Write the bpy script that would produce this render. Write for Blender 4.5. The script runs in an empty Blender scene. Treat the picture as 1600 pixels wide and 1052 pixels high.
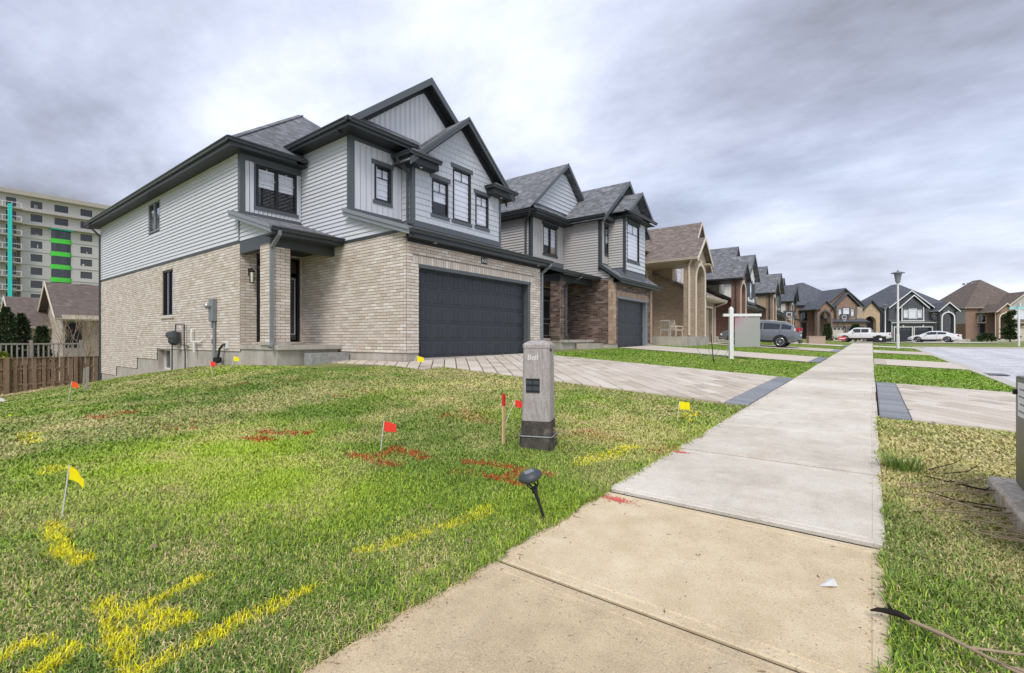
import bpy, math, random
import numpy as np
from mathutils import Vector, Matrix
random.seed(7)
RNG = np.random.default_rng(11)
SC = bpy.context.scene
COL = SC.collection
R = math.radians

# ------------------------------------------------------------------ camera
cam_d = bpy.data.cameras.new('camera')
cam_d.sensor_width = 36.0
cam_d.lens = 16.54
cam_d.shift_y = 0.0025
cam_d.clip_start = 0.05
cam_d.clip_end = 3000
cam = bpy.data.objects.new('camera', cam_d)
COL.objects.link(cam)
cam.location = (0, 0, 1.15)
cam.rotation_euler = (R(90), 0, R(37.4))
SC.camera = cam

# ------------------------------------------------------------------ sky, sun, exposure
SUN_EL, SUN_AZ = R(48), R(150)          # azimuth clockwise from +Y, behind the camera's right shoulder
W = bpy.data.worlds.new('World')
SC.world = W
W.use_nodes = True
wt = W.node_tree
wt.nodes.clear()


def wn(kind, **kw):
    n = wt.nodes.new(kind)
    for k, v in kw.items():
        setattr(n, k, v)
    return n


def wmath(op, a, b=None, clamp=False):
    n = wn('ShaderNodeMath', operation=op, use_clamp=clamp)
    for i, s in enumerate((a, b)):
        if s is None:
            continue
        if isinstance(s, (int, float)):
            n.inputs[i].default_value = s
        else:
            wt.links.new(s, n.inputs[i])
    return n.outputs[0]


sky = wn('ShaderNodeTexSky', sky_type='NISHITA', sun_disc=False)
sky.sun_elevation = SUN_EL
sky.sun_rotation = SUN_AZ
skyb = wn('ShaderNodeVectorMath', operation='SCALE')
wt.links.new(sky.outputs[0], skyb.inputs[0])
skyb.inputs[3].default_value = 0.11
tc = wn('ShaderNodeTexCoord')
sep = wn('ShaderNodeSeparateXYZ')
wt.links.new(tc.outputs['Generated'], sep.inputs[0])
den = wmath('ADD', wmath('MAXIMUM', sep.outputs[2], 0.0), 0.24)
px = wmath('DIVIDE', sep.outputs[0], den)
py = wmath('DIVIDE', sep.outputs[1], den)
cmb = wn('ShaderNodeCombineXYZ')
wt.links.new(px, cmb.inputs[0])
wt.links.new(py, cmb.inputs[1])
mp = wn('ShaderNodeMapping')
mp.inputs['Rotation'].default_value = (0, 0, R(-20))
mp.inputs['Scale'].default_value = (0.85, 1.1, 1)
mp.inputs['Location'].default_value = (3.35, 1.15, 0)
wt.links.new(cmb.outputs[0], mp.inputs[0])
n1 = wn('ShaderNodeTexNoise')
n1.inputs['Scale'].default_value = 0.72
n1.inputs['Detail'].default_value = 9
n1.inputs['Roughness'].default_value = 0.58
n1.inputs['Distortion'].default_value = 0.12
wt.links.new(mp.outputs[0], n1.inputs['Vector'])
n1b = wn('ShaderNodeTexNoise')
n1b.inputs['Scale'].default_value = 3.0
n1b.inputs['Detail'].default_value = 8
n1b.inputs['Roughness'].default_value = 0.6
wt.links.new(mp.outputs[0], n1b.inputs['Vector'])
cl = wmath('ADD', wmath('MULTIPLY', n1.outputs[0], 0.84), wmath('MULTIPLY', n1b.outputs[0], 0.16))
ramp = wn('ShaderNodeValToRGB')
cr = ramp.color_ramp
cr.elements[0].position = 0.36
cr.elements[0].color = (0.22, 0.235, 0.285, 1)
cr.elements[1].position = 0.69
cr.elements[1].color = (0.84, 0.88, 0.98, 1)
e = cr.elements.new(0.45)
e.color = (0.345, 0.375, 0.48, 1)
e = cr.elements.new(0.54)
e.color = (0.51, 0.555, 0.685, 1)
wt.links.new(cl, ramp.inputs[0])
# thin cloud lets a little blue through
n2 = wn('ShaderNodeTexNoise')
n2.inputs['Scale'].default_value = 0.5
n2.inputs['Detail'].default_value = 4
wt.links.new(mp.outputs[0], n2.inputs['Vector'])
thin = wmath('MULTIPLY', wmath('SUBTRACT', n2.outputs[0], 0.48, True), 0.9, True)
mix = wn('ShaderNodeMixRGB')
wt.links.new(thin, mix.inputs[0])
wt.links.new(ramp.outputs[0], mix.inputs[1])
wt.links.new(skyb.outputs[0], mix.inputs[2])
# brighter band low over the horizon, as under a broken overcast
hz = wmath('POWER', wmath('SUBTRACT', 1.0, wmath('MULTIPLY', wmath('MAXIMUM', sep.outputs[2], 0.0), 3.4, False), True), 2.0)
n3 = wn('ShaderNodeTexNoise')
n3.inputs['Scale'].default_value = 0.55
n3.inputs['Detail'].default_value = 3
wt.links.new(mp.outputs[0], n3.inputs['Vector'])
hz2 = wmath('MULTIPLY', hz, wmath('MULTIPLY', wmath('SUBTRACT', n3.outputs[0], 0.22), 2.2, True))
mix2 = wn('ShaderNodeMixRGB')
wt.links.new(wmath('MULTIPLY', hz2, 0.8), mix2.inputs[0])
wt.links.new(mix.outputs[0], mix2.inputs[1])
mix2.inputs[2].default_value = (0.90, 0.92, 0.96, 1)
bg = wn('ShaderNodeBackground')
wt.links.new(mix2.outputs[0], bg.inputs[0])
bg.inputs[1].default_value = 0.90
wo = wn('ShaderNodeOutputWorld')
wt.links.new(bg.outputs[0], wo.inputs[0])

sun_d = bpy.data.lights.new('sun', 'SUN')
sun_d.energy = 1.5
sun_d.angle = R(25)
sun_d.color = (1.0, 0.955, 0.89)
sun = bpy.data.objects.new('sun', sun_d)
COL.objects.link(sun)
sd = Vector((math.sin(SUN_AZ) * math.cos(SUN_EL), math.cos(SUN_AZ) * math.cos(SUN_EL), math.sin(SUN_EL)))
sun.rotation_euler = sd.to_track_quat('Z', 'Y').to_euler()
sun.location = (6, -10, 14)

SC.view_settings.view_transform = 'Standard'
SC.view_settings.look = 'None'
SC.view_settings.exposure = 0.70
SC.view_settings.gamma = 1.0
SC.view_settings.use_curve_mapping = False

# ------------------------------------------------------------------ materials
MATS = {}


class NT:
    def __init__(self, name):
        self.m = bpy.data.materials.new(name)
        self.m.use_nodes = True
        self.t = self.m.node_tree
        self.b = self.t.nodes['Principled BSDF']
        MATS[name] = self.m

    def n(self, kind, **kw):
        nd = self.t.nodes.new(kind)
        for k, v in kw.items():
            setattr(nd, k, v)
        return nd

    def ln(self, a, b):
        self.t.links.new(a, b)

    def uv(self):
        if not hasattr(self, '_uv'):
            self._uv = self.n('ShaderNodeTexCoord').outputs['UV']
        return self._uv

    def obj(self):
        if not hasattr(self, '_ob'):
            self._ob = self.n('ShaderNodeNewGeometry').outputs['Position']
        return self._ob

    def noise(self, scale, detail=4, rough=0.55, vec=None, sx=None):
        v = vec or self.obj()
        if sx:
            mp_ = self.n('ShaderNodeMapping')
            mp_.inputs['Scale'].default_value = sx
            self.ln(v, mp_.inputs[0])
            v = mp_.outputs[0]
        nd = self.n('ShaderNodeTexNoise')
        nd.inputs['Scale'].default_value = scale
        nd.inputs['Detail'].default_value = detail
        nd.inputs['Roughness'].default_value = rough
        self.ln(v, nd.inputs['Vector'])
        return nd.outputs[0]

    def math(self, op, a, b=0.0, clamp=False):
        nd = self.n('ShaderNodeMath', operation=op, use_clamp=clamp)
        for i, s in enumerate((a, b)):
            if isinstance(s, (int, float)):
                nd.inputs[i].default_value = s
            else:
                self.ln(s, nd.inputs[i])
        return nd.outputs[0]

    def ramp(self, fac, *stops):
        nd = self.n('ShaderNodeValToRGB')
        el = nd.color_ramp.elements
        el[0].position, el[0].color = stops[0][0], (*stops[0][1], 1)
        el[1].position, el[1].color = stops[-1][0], (*stops[-1][1], 1)
        for p, c in stops[1:-1]:
            x = el.new(p)
            x.color = (*c, 1)
        self.ln(fac, nd.inputs[0])
        return nd.outputs[0]

    def mix(self, fac, a, b, mode='MIX'):
        nd = self.n('ShaderNodeMixRGB', blend_type=mode)
        for i, s in enumerate((fac, a, b)):
            if isinstance(s, (int, float)):
                nd.inputs[i].default_value = s
            elif isinstance(s, tuple):
                nd.inputs[i].default_value = (*s, 1)
            else:
                self.ln(s, nd.inputs[i])
        return nd.outputs[0]

    def col(self, c):
        if isinstance(c, tuple):
            self.b.inputs['Base Color'].default_value = (*c, 1)
        else:
            self.ln(c, self.b.inputs['Base Color'])

    def rough(self, r, spec=0.5, metal=0.0):
        if isinstance(r, (int, float)):
            self.b.inputs['Roughness'].default_value = r
        else:
            self.ln(r, self.b.inputs['Roughness'])
        self.b.inputs['Specular IOR Level'].default_value = spec
        self.b.inputs['Metallic'].default_value = metal

    def bump(self, h, strength=0.3, dist=0.01):
        nd = self.n('ShaderNodeBump')
        nd.inputs['Strength'].default_value = strength
        nd.inputs['Distance'].default_value = dist
        self.ln(h, nd.inputs['Height'])
        self.ln(nd.outputs[0], self.b.inputs['Normal'])

    def rnd(self):
        """one random value for each loose piece, whether an object of its own or joined"""
        a = self.n('ShaderNodeNewGeometry').outputs['Random Per Island']
        b = self.n('ShaderNodeObjectInfo').outputs['Random']
        return self.math('FRACT', self.math('ADD', a, b))


def hexc(s):
    r, g, b = [int(s[i:i + 2], 16) / 255 for i in (0, 2, 4)]
    f = lambda c: c / 12.92 if c <= 0.04045 else ((c + 0.055) / 1.055) ** 2.4
    return (f(r), f(g), f(b))


def sc(c, k):
    return tuple(min(1, x * k) for x in c)


def plain(name, c, rough=0.6, spec=0.4, var=0.12, vscale=3.0, metal=0.0, bump=0.0):
    t = NT(name)
    nz = t.noise(vscale, 5, 0.6)
    fine = t.noise(vscale * 14, 3, 0.6)
    f = t.math('ADD', t.math('MULTIPLY', nz, 0.65), t.math('MULTIPLY', fine, 0.35))
    t.col(t.ramp(f, (0.3, sc(c, 1 - var)), (0.7, sc(c, 1 + var))))
    t.rough(rough, spec, metal)
    if bump:
        t.bump(fine, bump, 0.004)
    return t.m


def brick_pieces(name, cols, speck):
    t = NT(name)
    r = t.rnd()
    n = len(cols)
    c = t.ramp(r, *[(i / (n - 1), cc) for i, cc in enumerate(cols)])
    sp = t.noise(38, 4, 0.7)
    big = t.noise(0.9, 3, 0.5)
    c = t.mix(t.math('MULTIPLY', t.math('SUBTRACT', sp, 0.5, True), 2.6, True), c, speck)
    c = t.mix(t.math('MULTIPLY', big, 0.30), c, sc(cols[0], 0.6), 'MIX')
    t.col(c)
    t.rough(0.88, 0.25)
    t.bump(t.noise(60, 4, 0.7), 0.5, 0.006)
    return t.m


def brick_sheet(name, a, b, mortar, w=0.25, h=0.085):
    t = NT(name)
    nd = t.n('ShaderNodeTexBrick')
    nd.inputs['Color1'].default_value = (*a, 1)
    nd.inputs['Color2'].default_value = (*b, 1)
    nd.inputs['Mortar'].default_value = (*mortar, 1)
    nd.inputs['Scale'].default_value = 1
    nd.inputs['Mortar Size'].default_value = 0.011
    nd.inputs['Mortar Smooth'].default_value = 0.2
    nd.inputs['Brick Width'].default_value = w
    nd.inputs['Row Height'].default_value = h
    t.ln(t.uv(), nd.inputs['Vector'])
    c = t.mix(t.math('MULTIPLY', t.noise(25, 4, 0.7), 0.35), nd.outputs[0], sc(a, 0.55))
    t.col(c)
    t.rough(0.9, 0.2)
    t.bump(t.math('SUBTRACT', 1.0, nd.outputs['Fac']), 0.6, 0.01)
    return t.m


def shingle(name, a, b, light):
    t = NT(name)
    nd = t.n('ShaderNodeTexBrick', offset=0.37, offset_frequency=1)
    nd.inputs['Color1'].default_value = (0.0, 0.0, 0.0, 1)
    nd.inputs['Color2'].default_value = (1, 1, 1, 1)
    nd.inputs['Mortar'].default_value = (0.2, 0.2, 0.2, 1)
    nd.inputs['Scale'].default_value = 1
    nd.inputs['Mortar Size'].default_value = 0.006
    nd.inputs['Brick Width'].default_value = 0.24
    nd.inputs['Row Height'].default_value = 0.14
    t.ln(t.uv(), nd.inputs['Vector'])
    gran = t.noise(70, 3, 0.7)
    big = t.noise(0.7, 4, 0.55)
    c = t.mix(nd.outputs[0], a, b)
    c = t.mix(t.math('MULTIPLY', t.math('SUBTRACT', gran, 0.42, True), 2.6, True), c, light)
    c = t.mix(t.math('MULTIPLY', big, 0.35), c, sc(a, 0.7))
    wear_sheen = t.noise(1.8, 5, 0.7, sx=(1, 1, 2.2))  # worn streaks and roof sheen, both put into the colour as paler patches
    c = t.mix(t.math('MULTIPLY', t.math('SUBTRACT', wear_sheen, 0.57, True), 5.0, True), c, light)
    # courses: saw-tooth rise towards each butt edge
    sp = t.n('ShaderNodeSeparateXYZ')
    t.ln(t.uv(), sp.inputs[0])
    saw = t.math('FRACT', t.math('DIVIDE', sp.outputs[1], 0.14))
    edge = t.math('LESS_THAN', saw, 0.13)
    c = t.mix(t.math('MULTIPLY', edge, 0.45), c, sc(a, 0.35))
    t.col(c)
    t.rough(0.85, 0.35)
    h = t.math('ADD', t.math('MULTIPLY', t.math('SUBTRACT', 1.0, saw), 0.7), t.math('MULTIPLY', gran, 0.3))
    t.bump(h, 0.7, 0.02)
    return t.m


def grooved(name, c, pitch=0.1, axis=1, dark=0.45, rough=0.55, width=0.12):
    """sheet with fine parallel grooves (soffit panels, far siding)"""
    t = NT(name)
    sp = t.n('ShaderNodeSeparateXYZ')
    t.ln(t.uv(), sp.inputs[0])
    saw = t.math('FRACT', t.math('DIVIDE', sp.outputs[axis], pitch))
    edge = t.math('LESS_THAN', saw, width)
    nz = t.noise(4, 4)
    base = t.ramp(nz, (0.3, sc(c, 0.92)), (0.7, sc(c, 1.06)))
    t.col(t.mix(edge, base, sc(c, dark)))
    t.rough(rough, 0.35)
    t.bump(saw, 0.5, 0.012)
    return t.m


def glass_mat(name, tint=(0.75, 0.8, 0.85), gl=0.25):
    m = bpy.data.materials.new(name)
    m.use_nodes = True
    t = m.node_tree
    t.nodes.clear()
    out = t.nodes.new('ShaderNodeOutputMaterial')
    mx = t.nodes.new('ShaderNodeMixShader')
    tr = t.nodes.new('ShaderNodeBsdfTransparent')
    tr.inputs[0].default_value = (*tint, 1)
    g = t.nodes.new('ShaderNodeBsdfGlossy')
    g.inputs['Roughness'].default_value = 0.03
    g.inputs['Color'].default_value = (0.9, 0.93, 1, 1)
    fr = t.nodes.new('ShaderNodeLayerWeight')
    fr.inputs[0].default_value = 0.5
    pw = t.nodes.new('ShaderNodeMath')
    pw.operation = 'POWER'
    pw.inputs[1].default_value = 4.0
    t.links.new(fr.outputs['Facing'], pw.inputs[0])
    ad = t.nodes.new('ShaderNodeMath')
    ad.operation = 'ADD'
    ad.use_clamp = True
    ad.inputs[1].default_value = gl * 0.5
    t.links.new(pw.outputs[0], ad.inputs[0])
    t.links.new(ad.outputs[0], mx.inputs[0])
    t.links.new(tr.outputs[0], mx.inputs[1])
    t.links.new(g.outputs[0], mx.inputs[2])
    t.links.new(mx.outputs[0], out.inputs[0])
    MATS[name] = m
    return m


brick_pieces('brick_cream', [hexc('cdbdaf'), hexc('dccfc3'), hexc('eae1d7'), hexc('d6c8bb'), hexc('f3ede6'), hexc('e2d6c9'), hexc('d6c7b9'), hexc('ece3d9')], hexc('b3a497'))
plain('mortar_cream', hexc('928779'), 0.95, 0.1, 0.12, 6, bump=0.3)
brick_pieces('brick_brown', [hexc('4a3b37'), hexc('6d5a52'), hexc('836d63'), hexc('62534d'), hexc('9e8c81'), hexc('5e4f4a')], hexc('3d3431'))
brick_pieces('brick_tan_light', [hexc('b59b86'), hexc('c9b29d'), hexc('a88b78'), hexc('bda38f')], hexc('8a7263'))
plain('joint_dark', hexc('6a6259'), 0.95, 0.1, 0.15, 6)
plain('joint_soil', hexc('3f382f'), 0.95, 0.1, 0.25, 12)
plain('paint_pink', hexc('dd6a62'), 0.7, 0.2, 0.12, 30)
plain('mortar_brown', hexc('aaa096'), 0.95, 0.1, 0.12, 6)
brick_sheet('brick_tan', hexc('9e8b76'), hexc('bba890'), hexc('a3998c'))
brick_sheet('brick_dark_red', hexc('6b473c'), hexc('8a6151'), hexc('a08f84'))
brick_sheet('brick_umber', hexc('7d6759'), hexc('9c8674'), hexc('a89c90'))
brick_sheet('brick_russet', hexc('8c6a57'), hexc('a98670'), hexc('a59a90'))
brick_sheet('brick_slate', hexc('474a50'), hexc('5b5e64'), hexc('7b7c80'))
brick_sheet('brick_pale', hexc('b9ab9d'), hexc('cfc3b6'), hexc('a9a097'))
plain('siding_grey', hexc('d2d4d9'), 0.5, 0.4, 0.035, 1.5)
plain('siding_warm', hexc('b7b4b2'), 0.5, 0.4, 0.035, 1.5)
plain('shake_grey', hexc('c2c6cc'), 0.6, 0.35, 0.06, 5)
plain('shake_pale', hexc('c9ced4'), 0.6, 0.35, 0.06, 5)
plain('wall_shadow_backing', hexc('6d7178'), 0.8, 0.2, 0.05, 3)
plain('trim_charcoal', hexc('585d61'), 0.42, 0.45, 0.06, 4)
plain('trim_slate_grey', hexc('858a8f'), 0.42, 0.45, 0.05, 4)
plain('trim_near_black', hexc('3d4245'), 0.4, 0.5, 0.08, 4)
plain('frame_black', hexc('1d1d1f'), 0.4, 0.5, 0.1, 4)
plain('white_trim', hexc('e2e2e0'), 0.5, 0.4, 0.04, 4)
plain('cream_trim', hexc('d8cdbb'), 0.5, 0.4, 0.05, 4)
grooved('soffit_dark', hexc('303336'), 0.1, 0, 0.45, 0.5)
grooved('soffit_cream', hexc('b9aa92'), 0.1, 0, 0.6, 0.5)
grooved('siding_tan_far', hexc('bba98e'), 0.11, 1, 0.6)
grooved('siding_grey_far', hexc('bcb9b2'), 0.11, 1, 0.6)
shingle('shingle_charcoal', hexc('393b40'), hexc('85878d'), hexc('b4b5b8'))
shingle('shingle_brown', hexc('554a45'), hexc('8f8078'), hexc('b5a9a1'))
shingle('shingle_slate', hexc('3f434b'), hexc('5b606a'), hexc('8d9198'))
shingle('shingle_umber', hexc('564b45'), hexc('73665e'), hexc('998d84'))
plain('garage_slate', hexc('33373e'), 0.45, 0.45, 0.08, 2)
plain('garage_pale', hexc('c9c1b4'), 0.5, 0.4, 0.05, 2)
plain('garage_tan', hexc('b9a88c'), 0.5, 0.4, 0.05, 2)
plain('door_black', hexc('252427'), 0.35, 0.5, 0.1, 3)
plain('door_tan', hexc('a99878'), 0.45, 0.4, 0.08, 3)
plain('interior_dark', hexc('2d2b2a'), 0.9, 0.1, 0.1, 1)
plain('blind_white', hexc('eeeff2'), 0.7, 0.2, 0.03, 3)
plain('metal_light', hexc('b7babc'), 0.35, 0.5, 0.05, 3, metal=0.8)
plain('metal_grey', hexc('83888c'), 0.5, 0.5, 0.08, 5, metal=0.2)
plain('metal_dark', hexc('40454a'), 0.5, 0.5, 0.1, 5)
plain('plastic_black', hexc('232326'), 0.5, 0.4, 0.12, 8)
plain('plastic_white', hexc('dddcd8'), 0.45, 0.4, 0.05, 5)
plain('lamp_lens', hexc('f4efe2'), 0.3, 0.5, 0.02, 5)
plain('stone_step', hexc('9b9c9c'), 0.9, 0.2, 0.35, 9, bump=0.6)
plain('stone_tan', hexc('b8a489'), 0.9, 0.2, 0.3, 2.5, bump=0.5)
plain('stone_pale', hexc('cfc6b8'), 0.85, 0.2, 0.12, 4)
glass_mat('glass', (0.97, 0.98, 1.0), 0.16)
glass_mat('glass_dark', (0.30, 0.34, 0.38), 0.30)
plain('wood_weathered', hexc('8d7664'), 0.9, 0.15, 0.3, 6, bump=0.4)
plain('wood_pale', hexc('d7b98c'), 0.8, 0.2, 0.12, 10, bump=0.3)
plain('wood_grey', hexc('a29b92'), 0.9, 0.15, 0.2, 8, bump=0.3)
plain('flag_yellow', hexc('f7e70c'), 0.45, 0.4, 0.04, 20)
plain('flag_red', hexc('f04338'), 0.45, 0.4, 0.06, 20)
plain('flag_orange', hexc('ef5a26'), 0.45, 0.4, 0.06, 20)
plain('paint_red', hexc('d83a38'), 0.6, 0.3, 0.1, 20)

plain('kerb_concrete', hexc('c2bdb4'), 0.85, 0.25, 0.1, 3, bump=0.4)
plain('branch_bark', hexc('a8957d'), 0.9, 0.15, 0.25, 20, bump=0.5)
plain('branch_black', hexc('2b2623'), 0.9, 0.2, 0.3, 20, bump=0.5)
plain('straw', hexc('c0ab85'), 0.9, 0.15, 0.2, 20)
plain('bark', hexc('6c5a4b'), 0.95, 0.1, 0.25, 12, bump=0.6)

t = NT('road_asphalt')
a = t.noise(0.5, 5, 0.6)
b_ = t.noise(40, 3, 0.7)
tr_ = t.noise(1.0, 3, 0.5, sx=(1.3, 0.05, 1))
cr_ = t.noise(0.55, 6, 0.75, sx=(1, 0.5, 1))
f = t.math('ADD', t.math('MULTIPLY', a, 0.3), t.math('ADD', t.math('MULTIPLY', b_, 0.25), t.math('MULTIPLY', tr_, 0.45)))
c = t.ramp(f, (0.34, hexc('b4b4b7')), (0.5, hexc('cfcfd1')), (0.66, hexc('dfdfe0')))
crk = t.math('LESS_THAN', t.math('ABSOLUTE', t.math('SUBTRACT', cr_, 0.5)), 0.006)
c = t.mix(t.math('MULTIPLY', crk, 0.7), c, hexc('6f6f72'))
t.col(c)
t.rough(0.6, 0.3)
t.bump(b_, 0.3, 0.004)
# streaked cast concrete, worn
t = NT('concrete')
a = t.noise(1.3, 6, 0.6)
b_ = t.noise(55, 4, 0.7)
st = t.noise(2.2, 4, 0.6, sx=(3, 3, 0.35))
f = t.math('ADD', t.math('MULTIPLY', a, 0.45), t.math('ADD', t.math('MULTIPLY', b_, 0.25), t.math('MULTIPLY', st, 0.3)))
t.col(t.ramp(f, (0.33, hexc('938b81')), (0.5, hexc('b3aca2')), (0.68, hexc('c9c4bb'))))
t.rough(0.9, 0.25)
t.bump(b_, 0.4, 0.005)

for nm, cs in (('slab_tan', ('a39176', 'cfbb99', 'e8dabd')), ('slab_grey', ('a89f91', 'd3cabb', 'ebe5d9'))):
    t = NT(nm)
    r = t.n('ShaderNodeObjectInfo').outputs['Random']
    big = t.noise(1.1, 5, 0.6)
    mid = t.noise(6.5, 5, 0.65)
    fine = t.noise(160, 3, 0.75)
    speck = t.noise(75, 2, 0.6)
    f = t.math('ADD', t.math('MULTIPLY', big, 0.3), t.math('ADD', t.math('MULTIPLY', mid, 0.22), t.math('MULTIPLY', fine, 0.48)))
    f = t.math('ADD', f, t.math('MULTIPLY', t.math('SUBTRACT', r, 0.5), 0.12))
    c = t.ramp(f, (0.34, hexc(cs[0])), (0.5, hexc(cs[1])), (0.66, hexc(cs[2])))
    # rusty-tan staining that runs in from the lawn side, plus pits
    stain = t.noise(0.9, 4, 0.6, sx=(2.2, 0.8, 1))
    c = t.mix(t.math('MULTIPLY', t.math('SUBTRACT', stain, 0.55, True), 1.8, True), c, hexc('bfa682'))
    # trowel-edge wear, faint grey scuffs along the walk
    scf = t.noise(1.6, 5, 0.7, sx=(3.5, 0.6, 1))
    c = t.mix(t.math('MULTIPLY', t.math('SUBTRACT', scf, 0.57, True), 1.6, True), c, hexc('a39f99'))
    c = t.mix(t.math('MULTIPLY', t.math('GREATER_THAN', speck, 0.66), 0.55), c, hexc('7a7065'))
    t.col(c)
    t.rough(0.88, 0.25)
    t.bump(t.math('ADD', fine, t.math('MULTIPLY', speck, 0.6)), 0.45, 0.004)

for nm, cs in (('paver_beige', ('b3a797', 'c8bcac', 'd8cebf', 'cdc0b2', 'e0d8cc')), ('paver_dark', ('7c7f83', '8e9196', '9fa2a6', '84878c', '96989c'))):
    t = NT(nm)
    r = t.rnd()
    c = t.ramp(r, *[(i / 4, hexc(h_)) for i, h_ in enumerate(cs)])
    n_ = t.noise(9, 5, 0.65)
    fi = t.noise(90, 3, 0.7)
    c = t.mix(t.math('MULTIPLY', n_, 0.45), c, hexc(cs[0]))
    c = t.mix(t.math('MULTIPLY', t.math('SUBTRACT', fi, 0.45, True), 1.2, True), c, hexc(cs[-1]))
    t.col(c)
    t.rough(0.85, 0.3)
    t.bump(fi, 0.4, 0.004)

for nm in ('soil', 'blades'):
    t = NT(nm)
    at = t.n('ShaderNodeVertexColor', layer_name='tint').outputs[0]
    if nm == 'soil':
        fi = t.noise(45, 4, 0.75)
        c = t.mix(t.math('MULTIPLY', t.math('SUBTRACT', fi, 0.42, True), 2.2, True), at, hexc('c7b48a'))
        c = t.mix(t.math('MULTIPLY', t.math('SUBTRACT', 0.47, fi, True), 3.0, True), c, hexc('3a3a1e'))
        t.col(c)
        t.bump(t.noise(60, 3, 0.7), 0.9, 0.03)
        t.rough(0.95, 0.1)
    else:
        t.col(at)
        t.rough(0.6, 0.25)
        t.b.inputs['Subsurface Weight'].default_value = 0.0

t = NT('leaf_cedar')
c = t.ramp(t.rnd(), (0, hexc('24301f')), (0.5, hexc('36472a')), (1, hexc('516238')))
t.col(c)
t.rough(0.7, 0.25)
t = NT('leaf_golden')
c = t.ramp(t.rnd(), (0, hexc('5d6a27')), (0.5, hexc('7f8c35')), (1, hexc('a4ab4c')))
t.col(c)
t.rough(0.7, 0.25)
t = NT('clover_leaf')
c = t.ramp(t.rnd(), (0, hexc('4d6a2a')), (1, hexc('87a548')))
t.col(c)
t.rough(0.6, 0.3)

# pedestal: weathered warm-grey plastic with vertical streaks
t = NT('pedestal_grey')
v = t.noise(14, 5, 0.7, sx=(5, 5, 0.6))
w_ = t.noise(70, 3, 0.7)
f = t.math('ADD', t.math('MULTIPLY', v, 0.6), t.math('MULTIPLY', w_, 0.4))
t.col(t.ramp(f, (0.32, hexc('857d7b')), (0.5, hexc('a8a09d')), (0.68, hexc('c6bfbb'))))
t.rough(0.75, 0.3)
t.bump(f, 0.3, 0.003)
t = NT('pedestal_base')
v = t.noise(9, 6, 0.7)
t.col(t.ramp(v, (0.35, hexc('3d3935')), (0.55, hexc('5a544e')), (0.7, hexc('8b8177'))))
t.rough(0.85, 0.25)
t.bump(t.noise(40, 4, 0.7), 0.5, 0.005)
# olive utility steel
plain('cabinet_olive', hexc('5b5a4c'), 0.38, 0.5, 0.10, 1.2)
t = NT('pad_concrete')
v = t.noise(6, 6, 0.7, sx=(3, 3, 0.5))
t.col(t.ramp(v, (0.36, hexc('9c7f5c')), (0.47, hexc('c2b7a5')), (0.7, hexc('dcd6cc'))))
t.rough(0.9, 0.2)
t.bump(t.noise(50, 4, 0.7), 0.5, 0.005)
# sign board with its print washed out: pink at one corner, grey elsewhere
t = NT('sign_board')
sp = t.n('ShaderNodeSeparateXYZ')
t.ln(t.n('ShaderNodeTexCoord').outputs['Generated'], sp.inputs[0])
k = t.math('MULTIPLY', t.math('SUBTRACT', 1.0, sp.outputs[1]), sp.outputs[2], True)
t.col(t.ramp(k, (0.15, hexc('9fa29b')), (0.55, hexc('a8a1a2')), (0.95, hexc('b0858d'))))
t.rough(0.5, 0.3)


def car_paint(name, c, metal=0.25):
    t = NT(name)
    t.col(c)
    t.rough(0.3, 0.5, metal)
    t.b.inputs['Coat Weight'].default_value = 0.6
    t.b.inputs['Coat Roughness'].default_value = 0.06
    return t.m


car_paint('paint_bluegrey', hexc('70757d'))
car_paint('paint_white', hexc('e4e4e4'), 0.0)
plain('tyre_rubber', hexc('262628'), 0.85, 0.2, 0.15, 9)
plain('rim_silver', hexc('bdbfc2'), 0.3, 0.5, 0.05, 5, metal=0.85)
plain('car_glass', hexc('2a3036'), 0.06, 0.8, 0.05, 2)
plain('lamp_red', hexc('b32633'), 0.25, 0.5, 0.08, 8)
plain('lamp_clear', hexc('dfe3e6'), 0.2, 0.5, 0.05, 8)
plain('print_white', hexc('e9e9e7'), 0.5, 0.3, 0.02, 8)
plain('print_grey', hexc('84898c'), 0.5, 0.3, 0.05, 8)
plain('tower_concrete', hexc('b3aca2'), 0.9, 0.2, 0.08, 0.4)
plain('tower_panel', hexc('c4c1bf'), 0.85, 0.2, 0.05, 0.3)
plain('tower_dark', hexc('6d655e'), 0.9, 0.2, 0.12, 0.6)
plain('wrap_green', hexc('55cf4c'), 0.6, 0.3, 0.12, 1.5)
plain('wrap_teal', hexc('39cfc4'), 0.55, 0.3, 0.08, 0.8)
plain('red_sign', hexc('d9414c'), 0.5, 0.3, 0.05, 8)
plain('street_sign_green', hexc('9fcfc6'), 0.5, 0.3, 0.05, 8)
plain('cardboard_brown', hexc('ab988a'), 0.85, 0.2, 0.08, 4)
M = MATS

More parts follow.
